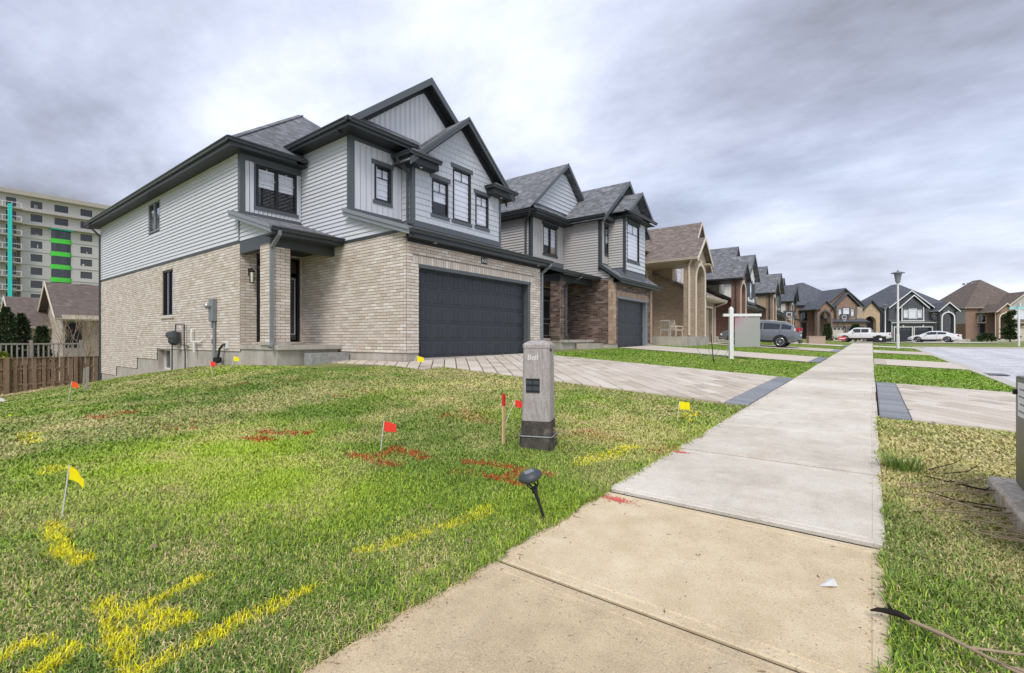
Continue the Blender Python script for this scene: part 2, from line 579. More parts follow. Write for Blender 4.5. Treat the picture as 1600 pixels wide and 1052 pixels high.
# ------------------------------------------------------------------ mesh helpers
class MB:
    def __init__(self):
        self.v, self.f = [], []

    def add(self, pts, faces):
        k = len(self.v)
        self.v += [tuple(p) for p in pts]
        self.f += [tuple(i + k for i in fc) for fc in faces]
        return self

    def poly(self, *pts):
        return self.add(pts, [tuple(range(len(pts)))])

    def box(self, x0, y0, z0, x1, y1, z1):
        p = [(x, y, z) for z in (z0, z1) for y in (y0, y1) for x in (x0, x1)]
        return self.add(p, [(0, 2, 3, 1), (4, 5, 7, 6), (0, 1, 5, 4), (2, 6, 7, 3), (0, 4, 6, 2), (1, 3, 7, 5)])

    def prism(self, pts, vec):
        """closed polygon swept along vec"""
        n = len(pts)
        a = [Vector(p) for p in pts]
        v = Vector(vec)
        nrm = Vector((0, 0, 0))
        for i in range(n):
            nrm += a[i].cross(a[(i + 1) % n])
        if nrm.dot(v) > 0:
            a.reverse()
        b = [p + v for p in a]
        fs = [tuple(range(n)), tuple(reversed(range(n, 2 * n)))]
        fs += [((i + 1) % n, i, i + n, (i + 1) % n + n) for i in range(n)]
        return self.add(a + b, fs)

    def tube(self, pts, r, n=8, cap=True):
        pts = [Vector(p) for p in pts]
        m = len(pts)
        rr = r if isinstance(r, (list, tuple)) else [r] * m
        up = None
        P = []
        for i, p in enumerate(pts):
            d = (pts[min(i + 1, m - 1)] - pts[max(i - 1, 0)]).normalized()
            if up is None:
                up = Vector((0, 0, 1)) if abs(d.z) < 0.9 else Vector((1, 0, 0))
            s = d.cross(up).normalized()
            up = s.cross(d).normalized()
            for k in range(n):
                a = 2 * math.pi * k / n
                P.append(p + (s * math.cos(a) + up * math.sin(a)) * rr[i])
        F = []
        for i in range(m - 1):
            for k in range(n):
                k2 = (k + 1) % n
                F.append((i * n + k, i * n + k2, (i + 1) * n + k2, (i + 1) * n + k))
        if cap:
            F.append(tuple(reversed(range(n))))
            F.append(tuple(range((m - 1) * n, m * n)))
        return self.add(P, F)

    def bar(self, pts, w, h):
        """rectangular tube along a polyline; w sideways, h in the other direction"""
        pts = [Vector(p) for p in pts]
        m = len(pts)
        P = []
        s0 = None
        for i, p in enumerate(pts):
            d = (pts[min(i + 1, m - 1)] - pts[max(i - 1, 0)]).normalized()
            if s0 is None:
                ref = Vector((0, 0, 1)) if abs(d.z) < 0.9 else Vector((1, 0, 0))
                s0 = d.cross(ref).normalized()
            s = (s0 - d * s0.dot(d)).normalized()
            u = s.cross(d).normalized()
            s0 = s
            for a, b in ((-1, -1), (1, -1), (1, 1), (-1, 1)):
                P.append(p + s * (a * w / 2) + u * (b * h / 2))
        F = []
        for i in range(m - 1):
            for k in range(4):
                k2 = (k + 1) % 4
                F.append((i * 4 + k, i * 4 + k2, (i + 1) * 4 + k2, (i + 1) * 4 + k))
        F.append((3, 2, 1, 0))
        F.append(tuple(range((m - 1) * 4, m * 4)))
        return self.add(P, F)

    def lathe(self, prof, c=(0, 0, 0), n=16, axis='z'):
        P, F = [], []
        for r, h in prof:
            for k in range(n):
                a = 2 * math.pi * k / n
                x, y = r * math.cos(a), r * math.sin(a)
                q = {'z': (x, y, h), 'y': (x, h, y), 'x': (h, x, y)}[axis]
                P.append((q[0] + c[0], q[1] + c[1], q[2] + c[2]))
        for i in range(len(prof) - 1):
            for k in range(n):
                k2 = (k + 1) % n
                F.append((i * n + k, i * n + k2, (i + 1) * n + k2, (i + 1) * n + k))
        F.append(tuple(reversed(range(n))))
        F.append(tuple(range((len(prof) - 1) * n, len(prof) * n)))
        return self.add(P, F)

    def mesh(self, name, mat, smooth=False, off=(0, 0, 0)):
        me = bpy.data.meshes.new(name)
        ox, oy, oz = off
        V = [(x - ox, y - oy, z - oz) for x, y, z in self.v]
        me.from_pydata(V, [], self.f)
        me.update()
        uv = me.uv_layers.new(name='UVMap')
        co = np.array(self.v, dtype=np.float64)
        npoly = len(me.polygons)
        nl = len(me.loops)
        nrm = np.empty(npoly * 3, dtype=np.float32)
        me.polygons.foreach_get('normal', nrm)
        nrm = nrm.reshape(-1, 3).astype(np.float64)
        tot = np.empty(npoly, dtype=np.int32)
        me.polygons.foreach_get('loop_total', tot)
        li = np.empty(nl, dtype=np.int32)
        me.loops.foreach_get('vertex_index', li)
        t = np.stack([-nrm[:, 1], nrm[:, 0], np.zeros(npoly)], 1)
        ln = np.linalg.norm(t, axis=1)
        flat = ln < 1e-3
        t[flat] = (1, 0, 0)
        ln[flat] = 1
        t /= ln[:, None]
        b = np.cross(nrm, t)
        pl = np.repeat(np.arange(npoly), tot)
        p = co[li]
        U = np.stack([(p * t[pl]).sum(1), (p * b[pl]).sum(1)], 1).astype(np.float32)
        uv.data.foreach_set('uv', U.ravel())
        if mat:
            me.materials.append(M[mat])
        if smooth:
            me.polygons.foreach_set('use_smooth', [True] * npoly)
        return me

    def build(self, name, mat, parent=None, smooth=False, off=(0, 0, 0), loc=None):
        if not self.f:
            return None
        o = bpy.data.objects.new(name, self.mesh(name, mat, smooth, off))
        COL.objects.link(o)
        if parent is not None:
            o.parent = parent
        if loc is not None:
            o.location = loc
        return o


def tag(o, label=None, cat=None, group=None, kind=None):
    for k, v in (('label', label), ('category', cat), ('group', group), ('kind', kind)):
        if v:
            o[k] = v
    return o


def thing(name, label, cat, loc=(0, 0, 0), rz=0.0, group=None):
    o = bpy.data.objects.new(name, None)
    COL.objects.link(o)
    o.empty_display_size = 0.2
    o.location = loc
    o.rotation_euler = (0, 0, rz)
    return tag(o, label, cat, group)


def inst(me, name, parent, loc, rot=None, scale=None):
    o = bpy.data.objects.new(name, me)
    COL.objects.link(o)
    o.parent = parent
    o.location = loc
    if rot:
        o.rotation_euler = rot
    if scale:
        o.scale = scale
    return o


# ------------------------------------------------------------------ terrain
def smooth(a, b, v):
    t_ = np.clip((v - a) / (b - a), 0, 1)
    return t_ * t_ * (3 - 2 * t_)


KX = [-80, -60, -33, -30.4, -26, -22, -18.5, -16.35, -14.7, -12, -9.6, -1.55]
KA = [-2.2, -2, -1.42, -1.08, -.65, -.23, .05, .25, .34, .38, .40, 0]
KB = [-2.4, -2.2, -1.78, -1.62, -1.3, -.95, -.6, -.42, -.28, -.08, .02, 0]


def T(x, y):
    x = np.asarray(x, float)
    y = np.asarray(y, float)
    lo, hi = np.interp(x, KX, KB), np.interp(x, KX, KA)
    l = lo + (hi - lo) * smooth(0.8, 6.1, y)
    c = np.interp(x, [-80, -60, -34, -30, -14, -9.6, -1.55], [-2.2, -2, -1.45, -.6, .5, .48, 0])
    z = l + (c - l) * smooth(7, 9, y)
    return .012 * np.clip(y, 0, 60) + z - 0.09 * np.clip((x - .06) / 2.4, 0, 1)


def tz(x, y):
    return float(T(x, y))


def hash2(i, j, s):
    h = np.sin(i * 127.1 + j * 311.7 + s * 74.7) * 43758.5453
    return h - np.floor(h)


def vnoise(x, y, s=0.0):
    i, j = np.floor(x), np.floor(y)
    fx, fy = x - i, y - j
    fx, fy = fx * fx * (3 - 2 * fx), fy * fy * (3 - 2 * fy)
    a, b, c, d = hash2(i, j, s), hash2(i + 1, j, s), hash2(i, j + 1, s), hash2(i + 1, j + 1, s)
    return (a + (b - a) * fx) + ((c + (d - c) * fx) - (a + (b - a) * fx)) * fy


def fnoise(x, y, s=0.0, o=3):
    r, a, n = 0, 1.0, 0
    for k in range(o):
        r = r + a * vnoise(x * 2 ** k, y * 2 ** k, s + k)
        n += a
        a *= 0.55
    return r / n


WALK0, WALK1 = -1.55, 0.06
DRIVES = [(8.15, 13.6), (20.9, 25.3), (32.6, 37.4), (45.2, 49.6)]     # along the street
KERB = 2.47

YEL = [[(-2.48, .22), (-2.53, .28), (-2.48, .33)], [(-2.26, .29), (-2.35, .38)], [(-2.65, .55), (-2.4, .52), (-2.18, .5), (-2.02, .47)],
       [(-1.99, .5), (-2.01, .59), (-2.02, .74), (-2.04, .91), (-2.03, 1.13)], [(-2.45, .59), (-2.48, .68), (-2.5, .77), (-2.56, .88)],
       [(-2.37, .63), (-2.33, .68), (-2.22, .71), (-2.23, .66), (-2.27, .6)], [(-4.0, .58), (-3.64, .55), (-3.4, .54), (-3.21, .58)]]
YEL2 = [[(-2.15, 1.52), (-2.09, 1.69), (-2.08, 1.91), (-2.01, 2.11), (-2.0, 2.34)], [(-2.05, 3.66), (-1.99, 3.98), (-1.93, 4.49)],
        [(-1.96, 6.28), (-2.04, 7.02)], [(-8.01, .99), (-7.3, .91)], [(-5.75, .83), (-5.6, .85)], [(-10.2, 1.09), (-10.1, .92)]]
RED = [[(-2.85, 3.07), (-2.63, 3.16), (-2.33, 3.18), (-2.08, 3.22)], [(-2.33, 3.18), (-2.3, 2.93), (-2.41, 2.9)], [(-2.36, 2.88), (-2.13, 2.88)],
       [(-3.87, 2.59), (-3.61, 2.61), (-3.63, 2.77), (-3.71, 2.99)], [(-3.51, 2.61), (-3.29, 2.62)], [(-3.68, 2.96), (-3.48, 2.95), (-3.25, 2.92)],
       [(-5.56, 2.59), (-5.32, 2.65), (-5.02, 2.79)], [(-5.41, 2.35), (-5.1, 2.4)], [(-8.8, 1.66), (-8.37, 1.81)], [(-8.65, 1.98), (-8.53, 2.1)]]
RED2 = [[(-2.69, 2.82), (-2.57, 2.85)], [(-7.03, 1.99), (-6.56, 2.18)], [(-6.9, 2.36), (-6.67, 2.43)], [(-6.87, 4.79), (-6.56, 4.82)], [(-6.8, 4.32), (-6.54, 4.32)],
        [(-4.42, 4.33), (-3.72, 4.47)], [(-4.34, 4.68), (-4.08, 4.64)], [(-2.56, 4.49), (-2.19, 4.66)], [(-2.57, 4.81), (-2.38, 4.75)],
        [(-8.92, 4.45), (-9.04, 4.83)], [(-9.38, 3.41), (-9.41, 3.96)], [(-1.62, 4.5), (-1.6, 4.7)]]


def seg_dist(x, y, lines):
    d = np.full(x.shape, 9.0)
    for ln_ in lines:
        for (ax, ay), (bx, by) in zip(ln_[:-1], ln_[1:]):
            dx, dy = bx - ax, by - ay
            tt = np.clip(((x - ax) * dx + (y - ay) * dy) / (dx * dx + dy * dy), 0, 1)
            d = np.minimum(d, np.hypot(x - ax - tt * dx, y - ay - tt * dy))
    return d


C_DARK, C_MID, C_LUSH, C_STRAW, C_SOIL = [np.array(hexc(h_)) for h_ in ('53742f', '82a040', 'adc63e', 'dccb92', '8e7d57')]


def dryness(x, y):
    n = fnoise(x * 0.8, y * 0.8, 3.0, 4)
    m = fnoise(x * 3.1, y * 3.1, 9.0, 2)
    d = 0.32 + 1.5 * (n - 0.5) + 0.8 * (m - 0.5)
    d = d + 0.22 * smooth(2.5, 5.5, y) * smooth(-9.5, -6, x) * (x < -1.5)      # drier band before the garage and the pedestal
    d = d + 0.45 * ((x > 0) & (y < 8.3)) * smooth(2.2, 3.2, y)                 # dry boulevard
    d = np.where(y > 13, d * 0.35, d)
    d = d - 0.25 * np.exp(-(((x + 4.5) / 2.2) ** 2 + ((y - 2.0) / 1.1) ** 2))
    return np.clip(d, 0.03, 0.92)


def lushness(x, y):
    l = 0.15 + 1.2 * (fnoise(x * 0.6, y * 0.6, 21.0, 3) - 0.45)
    l = l + 0.75 * np.exp(-(((x + 4.2) / 2.6) ** 2 + ((y - 1.9) / 1.0) ** 2))
    l = np.where(y > 13, 0.35 + 0.4 * (l - 0.3), l)
    return np.clip(l, 0, 1)


xs = np.unique(np.round(np.concatenate([np.linspace(-900, -90, 10), np.arange(-80, -34, 4.0), np.arange(-34, -14, .5), np.arange(-14, 3.0, .14), np.arange(3, 16, 1.0), np.arange(16, 60, 5), np.linspace(70, 900, 10)]), 3))
ys = np.unique(np.round(np.concatenate([np.linspace(-400, -40, 6), np.arange(-30, -4, 2.0), np.arange(-4, 9, .14), np.arange(9, 56, .4), np.arange(56, 140, 4.0), np.linspace(150, 1200, 10)]), 3))
GX, GY = np.meshgrid(xs, ys)
GZ = T(GX, GY)
GZ = np.where(GX > KERB + .02, np.minimum(GZ, .012 * np.clip(GY, 0, 60) - 0.30), GZ)
far_side = (GY - 51.5 + 0.06 * GX) > 0
GZ = np.where((GX > KERB + .02) & (GY > 50), .012 * np.clip(GY, 0, 60) - 0.30 + 0.29 * smooth(0.2, 1.2, GY - 51.5 + 0.06 * GX), GZ)
GZ = np.where(GX < -90, -2.4, GZ)
# under walk and drives the soil lies lower
paved = (GX > WALK0 + .12) & (GX < WALK1 - .12) & (GY < 60)
for a_, b_ in DRIVES:
    paved |= (GY > a_ + .15) & (GY < b_ - .15) & (GX > -9.6) & (GX < KERB)
GZ = GZ - np.where(paved, 0.08, 0.012)
dd, ll = dryness(GX, GY)[..., None], lushness(GX, GY)[..., None]
gc = (C_DARK * 0.9 * (1 - ll) + C_MID * ll)
gc = gc * (1 - dd * .75) + (C_STRAW * .45 + C_SOIL * .55) * dd * .75
m_ = MB()
nx, ny = len(xs), len(ys)
gv = np.stack([GX.ravel(), GY.ravel(), GZ.ravel()], 1)
me = bpy.data.meshes.new('ground')
idx = np.arange(nx * ny).reshape(ny, nx)
q = np.stack([idx[:-1, :-1], idx[:-1, 1:], idx[1:, 1:], idx[1:, :-1]], -1).reshape(-1, 4)
me.from_pydata(gv.tolist(), [], q.tolist())
me.update()
ca = me.color_attributes.new('tint', 'FLOAT_COLOR', 'POINT')
ca.data.foreach_set('color', np.concatenate([gc.reshape(-1, 3), np.ones((nx * ny, 1))], 1).astype(np.float32).ravel())
me.materials.append(M['soil'])
me.polygons.foreach_set('use_smooth', [True] * len(me.polygons))
g = bpy.data.objects.new('ground', me)
COL.objects.link(g)
tag(g, kind='structure')


# ------------------------------------------------------------------ pavement, drives, road
def quad_sheet(mb, x0, x1, y0, y1, dz, nx_=8, ny_=8, zf=tz, skirt=0.0):
    P = []
    for j in range(ny_ + 1):
        for i in range(nx_ + 1):
            x, y = x0 + (x1 - x0) * i / nx_, y0 + (y1 - y0) * j / ny_
            P.append((x, y, zf(x, y) + dz))
    F = [(j * (nx_ + 1) + i, j * (nx_ + 1) + i + 1, (j + 1) * (nx_ + 1) + i + 1, (j + 1) * (nx_ + 1) + i) for j in range(ny_) for i in range(nx_)]
    mb.add(P, F)


def zwalk(y):
    return .012 * min(max(y, 0), 60)


mb = MB()
for j in range(32):
    y0 = -2 + j * 2.0
    mb.poly((WALK0 - .01, y0, zwalk(y0) - .013), (WALK1 + .01, y0, zwalk(y0) - .013), (WALK1 + .01, y0 + 2, zwalk(y0 + 2) - .013), (WALK0 - .01, y0 + 2, zwalk(y0 + 2) - .013))
walk = tag(mb.build('sidewalk', 'branch_black'), kind='structure')
walk.data.materials[0] = M['joint_soil']
joints = [-1.4, .28, 1.86, 3.16, 4.77, 6.35, 8.1, 9.9, 11.5, 13.6]
while joints[-1] < 60:
    joints.append(joints[-1] + 1.62)
for j, (a_, b_) in enumerate(zip(joints[:-1], joints[1:])):
    gp = 0.042 if abs(a_ - 3.16) < .01 else 0.017
    y0, y1 = a_ + gp, b_ - 0.004
    lift = 0.012 if abs(a_ - 3.16) < .01 else (0.004 if j % 3 == 1 else 0.0)
    x0, x1 = WALK0 + random.uniform(-.006, .006), WALK1 + random.uniform(-.006, .006)
    rings = [(0, -.03), (0, -.004), (.008, 0), (.055, 0), (.060, -.004), (.068, -.004), (.073, 0)]
    P, F = [], []
    for ins, dz in rings:
        for (x, y) in ((x0 + ins, y0 + ins), (x1 - ins, y0 + ins), (x1 - ins, y1 - ins), (x0 + ins, y1 - ins)):
            t_ = (y - y0) / (y1 - y0)
            P.append((x, y, zwalk(y) + lift * (1 - t_) + dz))
    for i in range(len(rings) - 1):
        for k in range(4):
            F.append((i * 4 + k, i * 4 + (k + 1) % 4, (i + 1) * 4 + (k + 1) % 4, (i + 1) * 4 + k))
    n4 = (len(rings) - 1) * 4
    F.append((n4, n4 + 1, n4 + 2, n4 + 3))
    MB().add(P, F).build('slab', 'slab_tan' if a_ < 3.0 else 'slab_grey', walk)

# spilled marking paint and small litter on the slabs
for lab, cx_, cy_, rr in (('pinkish red marking paint spilled on the corner of the tan slab', -1.42, 3.03, .055), ('faint red paint spot on the pavement edge by the second joint', -1.47, 4.6, .035)):
    mb = MB()
    for k in range(420):
        a, r = random.uniform(0, 6.283), rr * abs(random.gauss(0, .75))
        x, y, q_ = cx_ + r * 1.9 * math.cos(a), cy_ + r * .8 * math.sin(a), random.uniform(.002, .0065)
        z = zwalk(y) + .003 + (k % 7) * .0001
        mb.add([(x + q_ * math.cos(b), y + q_ * math.sin(b), z) for b in (0, 1.05, 2.1, 3.14, 4.2, 5.24)], [(0, 1, 2, 3, 4, 5)])
    tag(mb.build('paint_splash', 'paint_pink'), lab, 'paint mark', kind='stuff')
mb = MB()
P = [(0.045 * math.cos(a) * (1 + .35 * math.sin(3 * a)), .032 * math.sin(a) * (1 + .3 * math.cos(2 * a)), .004 + .006 * math.sin(2 * a)) for a in np.linspace(0, 6.28, 15)[:-1]]
mb.add(P + [(x, y, z + .003) for x, y, z in P] + [(0.01, 0, .022)], [tuple(reversed(range(14)))] + [(i, (i + 1) % 14, 14 + (i + 1) % 14, 14 + i) for i in range(14)] + [(14 + i, 14 + (i + 1) % 14, 28) for i in range(14)])
o = mb.build('paper_scrap', 'plastic_white', loc=(-.15, 2.58, .031))
o.rotation_euler = (0, 0, 1.1)
tag(o, 'crumpled white scrap of paper lying on the tan pavement slab', 'litter')


def clip_poly(pts, x0, x1, y0, y1):
    def cut(ps, ax, lim, keep_less):
        out = []
        for i in range(len(ps)):
            a, b = ps[i], ps[(i + 1) % len(ps)]
            ina = a[ax] <= lim if keep_less else a[ax] >= lim
            inb = b[ax] <= lim if keep_less else b[ax] >= lim
            if ina:
                out.append(a)
            if ina != inb:
                t_ = (lim - a[ax]) / (b[ax] - a[ax])
                out.append((a[0] + t_ * (b[0] - a[0]), a[1] + t_ * (b[1] - a[1])))
        return out
    for ax, lim, kl in ((0, x0, False), (0, x1, True), (1, y0, False), (1, y1, True)):
        if len(pts) < 3:
            return []
        pts = cut(pts, ax, lim, kl)
    return pts


def area2(p):
    return 0.5 * abs(sum(p[i][0] * p[(i + 1) % len(p)][1] - p[(i + 1) % len(p)][0] * p[i][1] for i in range(len(p))))


def paver(parent, pts, mat, zf, th=.05, gap=.005, mb=None):
    cx_, cy_ = sum(p[0] for p in pts) / len(pts), sum(p[1] for p in pts) / len(pts)
    out, inn = [], []
    dz = random.uniform(-.003, .003)
    for x, y in pts:
        d = math.hypot(x - cx_, y - cy_) + 1e-6
        for L, ins, z in ((out, gap, -.008), (inn, gap + .009, 0)):
            L.append((x - (x - cx_) / d * ins * 1.2, y - (y - cy_) / d * ins * 1.2, zf(x, y) + .018 + dz + z))
    n = len(pts)
    low = [(x, y, z - th) for x, y, z in out]
    F = [(i, (i + 1) % n, n + (i + 1) % n, n + i) for i in range(n)] + [(n + i, n + (i + 1) % n, 2 * n + (i + 1) % n, 2 * n + i) for i in range(n)] + [tuple(range(2 * n, 3 * n))]
    own = mb is None
    mb = mb or MB()
    mb.add(low + out + inn, F)
    if own:
        mb.build('paver', mat, parent)


def lay_diagonal(parent, regions, zf, bl=.48, bw=.3):
    for (x0, x1, y0, y1) in regions:
        s2 = math.sqrt(.5)
        cx_, cy_ = -9.6, 8.15
        for r in range(-60, 80):
            for c in range(-40, 60):
                a0 = c * bl + (r % 2) * bl * .5
                b0 = r * bw
                sq = [(a0, b0 + .008), (a0 + bl, b0 + .008), (a0 + bl, b0 + bw - .008), (a0, b0 + bw - .008)]
                w = [(cx_ + (a + b) * s2, cy_ + (-a + b) * s2) for a, b in sq]
                if max(p[0] for p in w) < x0 or min(p[0] for p in w) > x1 or max(p[1] for p in w) < y0 or min(p[1] for p in w) > y1:
                    continue
                p = clip_poly(w, x0, x1, y0, y1)
                if len(p) >= 3 and area2(p) > .006:
                    paver(parent, p, 'paver_beige', zf)


def zapron(x, y):
    return .012 * min(max(y, 0), 60) - .10 * min(max((x - .06) / 2.4, 0), 1)


# first drive: pavers one by one, with its path to the porch and the apron across the walk
mb = MB()
quad_sheet(mb, -9.6, WALK0, 8.15, 13.6, -.035, 12, 8)
quad_sheet(mb, -12.4, -9.62, 7.45, 8.02, -.035, 6, 2)
quad_sheet(mb, -9.6, -8.35, 7.5, 8.13, -.035, 4, 2)
drive = tag(mb.build('driveway', 'joint_dark'), kind='structure')
lay_diagonal(drive, [(-9.58, WALK0 - .35, 8.15, 13.6), (-12.4, -9.58, 7.45, 8.02), (-9.58, -8.35, 7.5, 8.15)], tz)
y = 8.15
while y < 13.55:
    paver(drive, [(WALK0 - .35, y), (WALK0 - .01, y), (WALK0 - .01, min(y + .23, 13.6)), (WALK0 - .35, min(y + .23, 13.6))], 'paver_dark', tz)
    y += .23
mb = MB()
quad_sheet(mb, WALK1, KERB, 8.1, 13.5, -.035, 4, 6, zapron)
apron = tag(mb.build('drive_apron', 'joint_dark'), kind='structure')
lay_diagonal(apron, [(WALK1 + .36, KERB - .02, 8.1, 13.5)], zapron)
y = 8.1
while y < 13.45:
    paver(apron, [(WALK1 + .02, y), (WALK1 + .36, y), (WALK1 + .36, y + .2), (WALK1 + .02, y + .2)], 'paver_dark', zapron)
    y += .2
# further drives, seen almost edge on
for k, (a_, b_) in enumerate(DRIVES[1:]):
    mb = MB()
    quad_sheet(mb, -9.6, WALK0 - .36, a_, b_, .02, 10, 6)
    d2 = tag(mb.build('driveway', 'paver_beige'), kind='structure')
    mb = MB()
    quad_sheet(mb, WALK0 - .35, WALK0 - .005, a_, b_, .022, 2, 6)
    mb.build('border_band', 'paver_dark', d2)
    mb = MB()
    quad_sheet(mb, WALK1 + .36, KERB, a_, b_, .02, 5, 6, zapron)
    quad_sheet(mb, WALK1 + .01, WALK1 + .355, a_, b_, .022, 2, 6, zapron)
    tag(mb.build('drive_apron', 'paver_beige'), kind='structure')

# road with kerb, bending right before the far houses
mb = MB()
yy = list(np.arange(-30, 50.1, 5)) 
for a_, b_ in zip(yy[:-1], yy[1:]):
    za, zb = zwalk(a_) - .19, zwalk(b_) - .19
    mb.poly((KERB + .15, a_, za), (60, a_, za), (60, b_, zb), (KERB + .15, b_, zb))
z5 = zwalk(50) - .19
mb.poly((KERB + .15, 50, z5), (60, 50, z5), (60, 48.2, z5 + .001), (60, 48.2, z5 + .001)) if False else None
mb.poly((KERB + .15, 50, z5), (60, 50, z5), (4.2, 51.2, z5))
road = tag(mb.build('road', 'road_asphalt'), kind='structure')
mb = MB()
y = -3.0
cuts = [(a_ - .3, b_ + .2) for a_, b_ in DRIVES]
while y < 49.5:
    y1 = y + 1.5
    ym = (y + y1) / 2
    low = any(a_ < ym < b_ for a_, b_ in cuts)
    h = .03 if low else .105
    P = [(KERB + .01, -.3), (KERB + .16, -.3), (KERB + .16, h - .025), (KERB + .135, h), (KERB + .01, h)]
    a0, a1 = zwalk(y) - .19, zwalk(y1) - .19
    n = len(P)
    mb.add([(x, y + .006, a0 + z) for x, z in P] + [(x, y1, a1 + z) for x, z in P], [tuple(reversed(range(n))), tuple(range(n, 2 * n))] + [(i, (i + 1) % n, n + (i + 1) % n, n + i) for i in range(n)])
    # gutter pan
    mb.add([(KERB + .165, y + .004, a0 + .006), (KERB + .5, y + .004, a0 + .006), (KERB + .5, y1, a1 + .006), (KERB + .165, y1, a1 + .006)], [(0, 1, 2, 3)])
    y = y1
tag(mb.build('kerb', 'kerb_concrete'), kind='structure')
mb = MB()
pts = [(KERB + .1, 49.5), (3.2, 50.6), (5, 51.25), (9, 51.1), (20, 50.4), (60, 48)]
for (ax, ay), (bx, by) in zip(pts[:-1], pts[1:]):
    mb.prism([(ax, ay, z5 - .1), (ax, ay, z5 + .12), (ax - .03, ay + .2, z5 + .12), (ax - .03, ay + .2, z5 - .1)], (bx - ax, by - ay, 0))
tag(mb.build('far_kerb', 'kerb_concrete'), kind='structure')
mb = MB()
for (x0, x1, y0, y1) in ((-2.0, 12.0, 66, 69), (-3.6, 2.2, 69.5, 87), (4.0, 11.0, 69.5, 101), (19, 26, 70, 113)):
    quad_sheet(mb, x0, x1, y0, y1, .03, 2, 4, lambda x, y: .72)
tag(mb.build('far_driveway', 'kerb_concrete'), kind='structure')


# ------------------------------------------------------------------ grass blades (one lawn, nobody could count them)
def lawn_mask(x, y):
    e1 = .075 * (fnoise(x * 0 + 5, y * 7, 40.0, 3) - .12)
    ok = (x < WALK0 + e1) & (x > -32.5) & (y < 8.1)
    inh = (x < -9.58) & (y > 6.12)
    path = (x < -8.3) & (y > 7.42 - .05 * np.sin(y * 3))
    ok &= ~inh & ~path & ~((x < -12.3) & (y > 6.0))
    ok &= ~((x < -29.5) & (y > 3.6 + .35 * (x + 33)))                       # debris strip at the fence
    e2 = .07 * (fnoise(y * 6, x * 0 + 9, 41.0, 3) - .28)
    rt = (x > WALK1 - e2) & (x < KERB - .01) & (y < 8.06)
    st = np.zeros(x.shape, bool)
    prev = 13.62
    for a_, b_ in DRIVES[1:] + [(60, 60)]:
        st |= (y > prev) & (y < a_) & (((x < WALK0) & (x > -9.4)) | ((x > WALK1) & (x < KERB)))
        prev = b_
    return ok | rt | st


def scatter(n, x0, x1, y0, y1, dens):
    x = RNG.uniform(x0, x1, n)
    y = RNG.uniform(y0, y1, n)
    # density falls off with the distance from the front walk's near end
    d = np.hypot(x + 0.4, y + 0.2)
    keep = RNG.uniform(0, 1, n) < dens(d)
    x, y, d = x[keep], y[keep], d[keep]
    k = lawn_mask(x, y)
    return x[k], y[k], d[k]


parts = []
parts.append(scatter(1150000, -6.5, 2.5, -.6, 6.0, lambda d: np.clip((2.5 / d) ** 2, .0, 1)))
parts.append(scatter(600000, -14, 2.5, -.5, 8.2, lambda d: np.clip((4.2 / d) ** 2, .0, 1) * (d > 3.0)))
parts.append(scatter(200000, -33, -8, -3, 7, lambda d: np.clip((9 / d) ** 1.5, 0, 1) * (d > 8)))
parts.append(scatter(420000, -9.5, 2.5, 13.6, 60, lambda d: np.clip((15 / d) ** 2, 0, 1)))
bx = np.concatenate([p[0] for p in parts])
by = np.concatenate([p[1] for p in parts])
bd = np.concatenate([p[2] for p in parts])
N = len(bx)
bz = T(bx, by) - .012
dr, lu = dryness(bx, by), lushness(bx, by)
dry = RNG.uniform(0, 1, N) < dr * .85
col = np.where(RNG.uniform(0, 1, N)[:, None] < lu[:, None], C_LUSH, C_MID)
col = np.where((RNG.uniform(0, 1, N) < .38 * (1 - lu))[:, None], C_DARK, col)
col = np.where(dry[:, None], C_STRAW, col)
pm = (dr * .85)[:, None]
gm_ = (C_LUSH * lu[:, None] + C_MID * (1 - lu[:, None])) * (1 - .38 * (1 - lu[:, None])) + C_DARK * .38 * (1 - lu[:, None])
loc_mean = gm_ * (1 - pm) + C_STRAW * pm
vw = np.clip(2.6 / bd, .22, 1.0)[:, None]
col = loc_mean + (col - loc_mean) * vw
col = np.where(((by > 13) & ~dry)[:, None], col * np.array([.86, 1.0, .8]), col)
col = col * (1 + RNG.uniform(-.3, .25, N) * np.clip(3.5 / bd, .35, 1))[:, None]
hgt = (.014 + .030 * fnoise(bx * 2.2, by * 2.2, 70.0, 2)) * RNG.uniform(.55, 1.35, N)
hgt = np.where(dry, hgt * .75, hgt)
near_edge = (np.abs(bx - WALK0) < .12) | (np.abs(bx - WALK1) < .12)
hgt = np.where(near_edge, hgt * 1.55, hgt)
wid = np.clip(.00080 * bd, .0019, .014) * RNG.uniform(.8, 1.3, N)
hgt = np.where(by > 13, np.maximum(hgt * .9, .035), hgt)
for lines, c, rad, pr in ((YEL, 'fbf01e', .062, 1.15), (YEL2, 'f2ea32', .08, .7), (RED, 'c8382c', .062, .85), (RED2, 'b34a38', .1, .36)):
    dist = seg_dist(bx, by, lines)
    rad_ = rad * (.6 + 1.0 * fnoise(bx * 8, by * 8, 80.0, 3)) * np.clip(bd / 3.5, .8, 1.5)
    cover = np.clip(1.15 - (dist / rad_) ** 1.5, 0, 1) * (.35 + 1.0 * fnoise(bx * 17, by * 17, 90.0, 2))
    hit = RNG.uniform(0, 1, N) < pr * cover
    amt = np.where(hit, RNG.uniform(.55, 1.0, N), 0.0)[:, None]
    col = col * (1 - amt) + np.array(hexc(c)) * RNG.uniform(.75, 1.1, N)[:, None] * amt
ang = RNG.uniform(0, 2 * np.pi, N)
lean = RNG.uniform(.2, 1.3, N) * np.where(dry, 1.5, 1.0)
ca_, sa_ = np.cos(ang), np.sin(ang)
tx, ty = -sa_ * wid, ca_ * wid
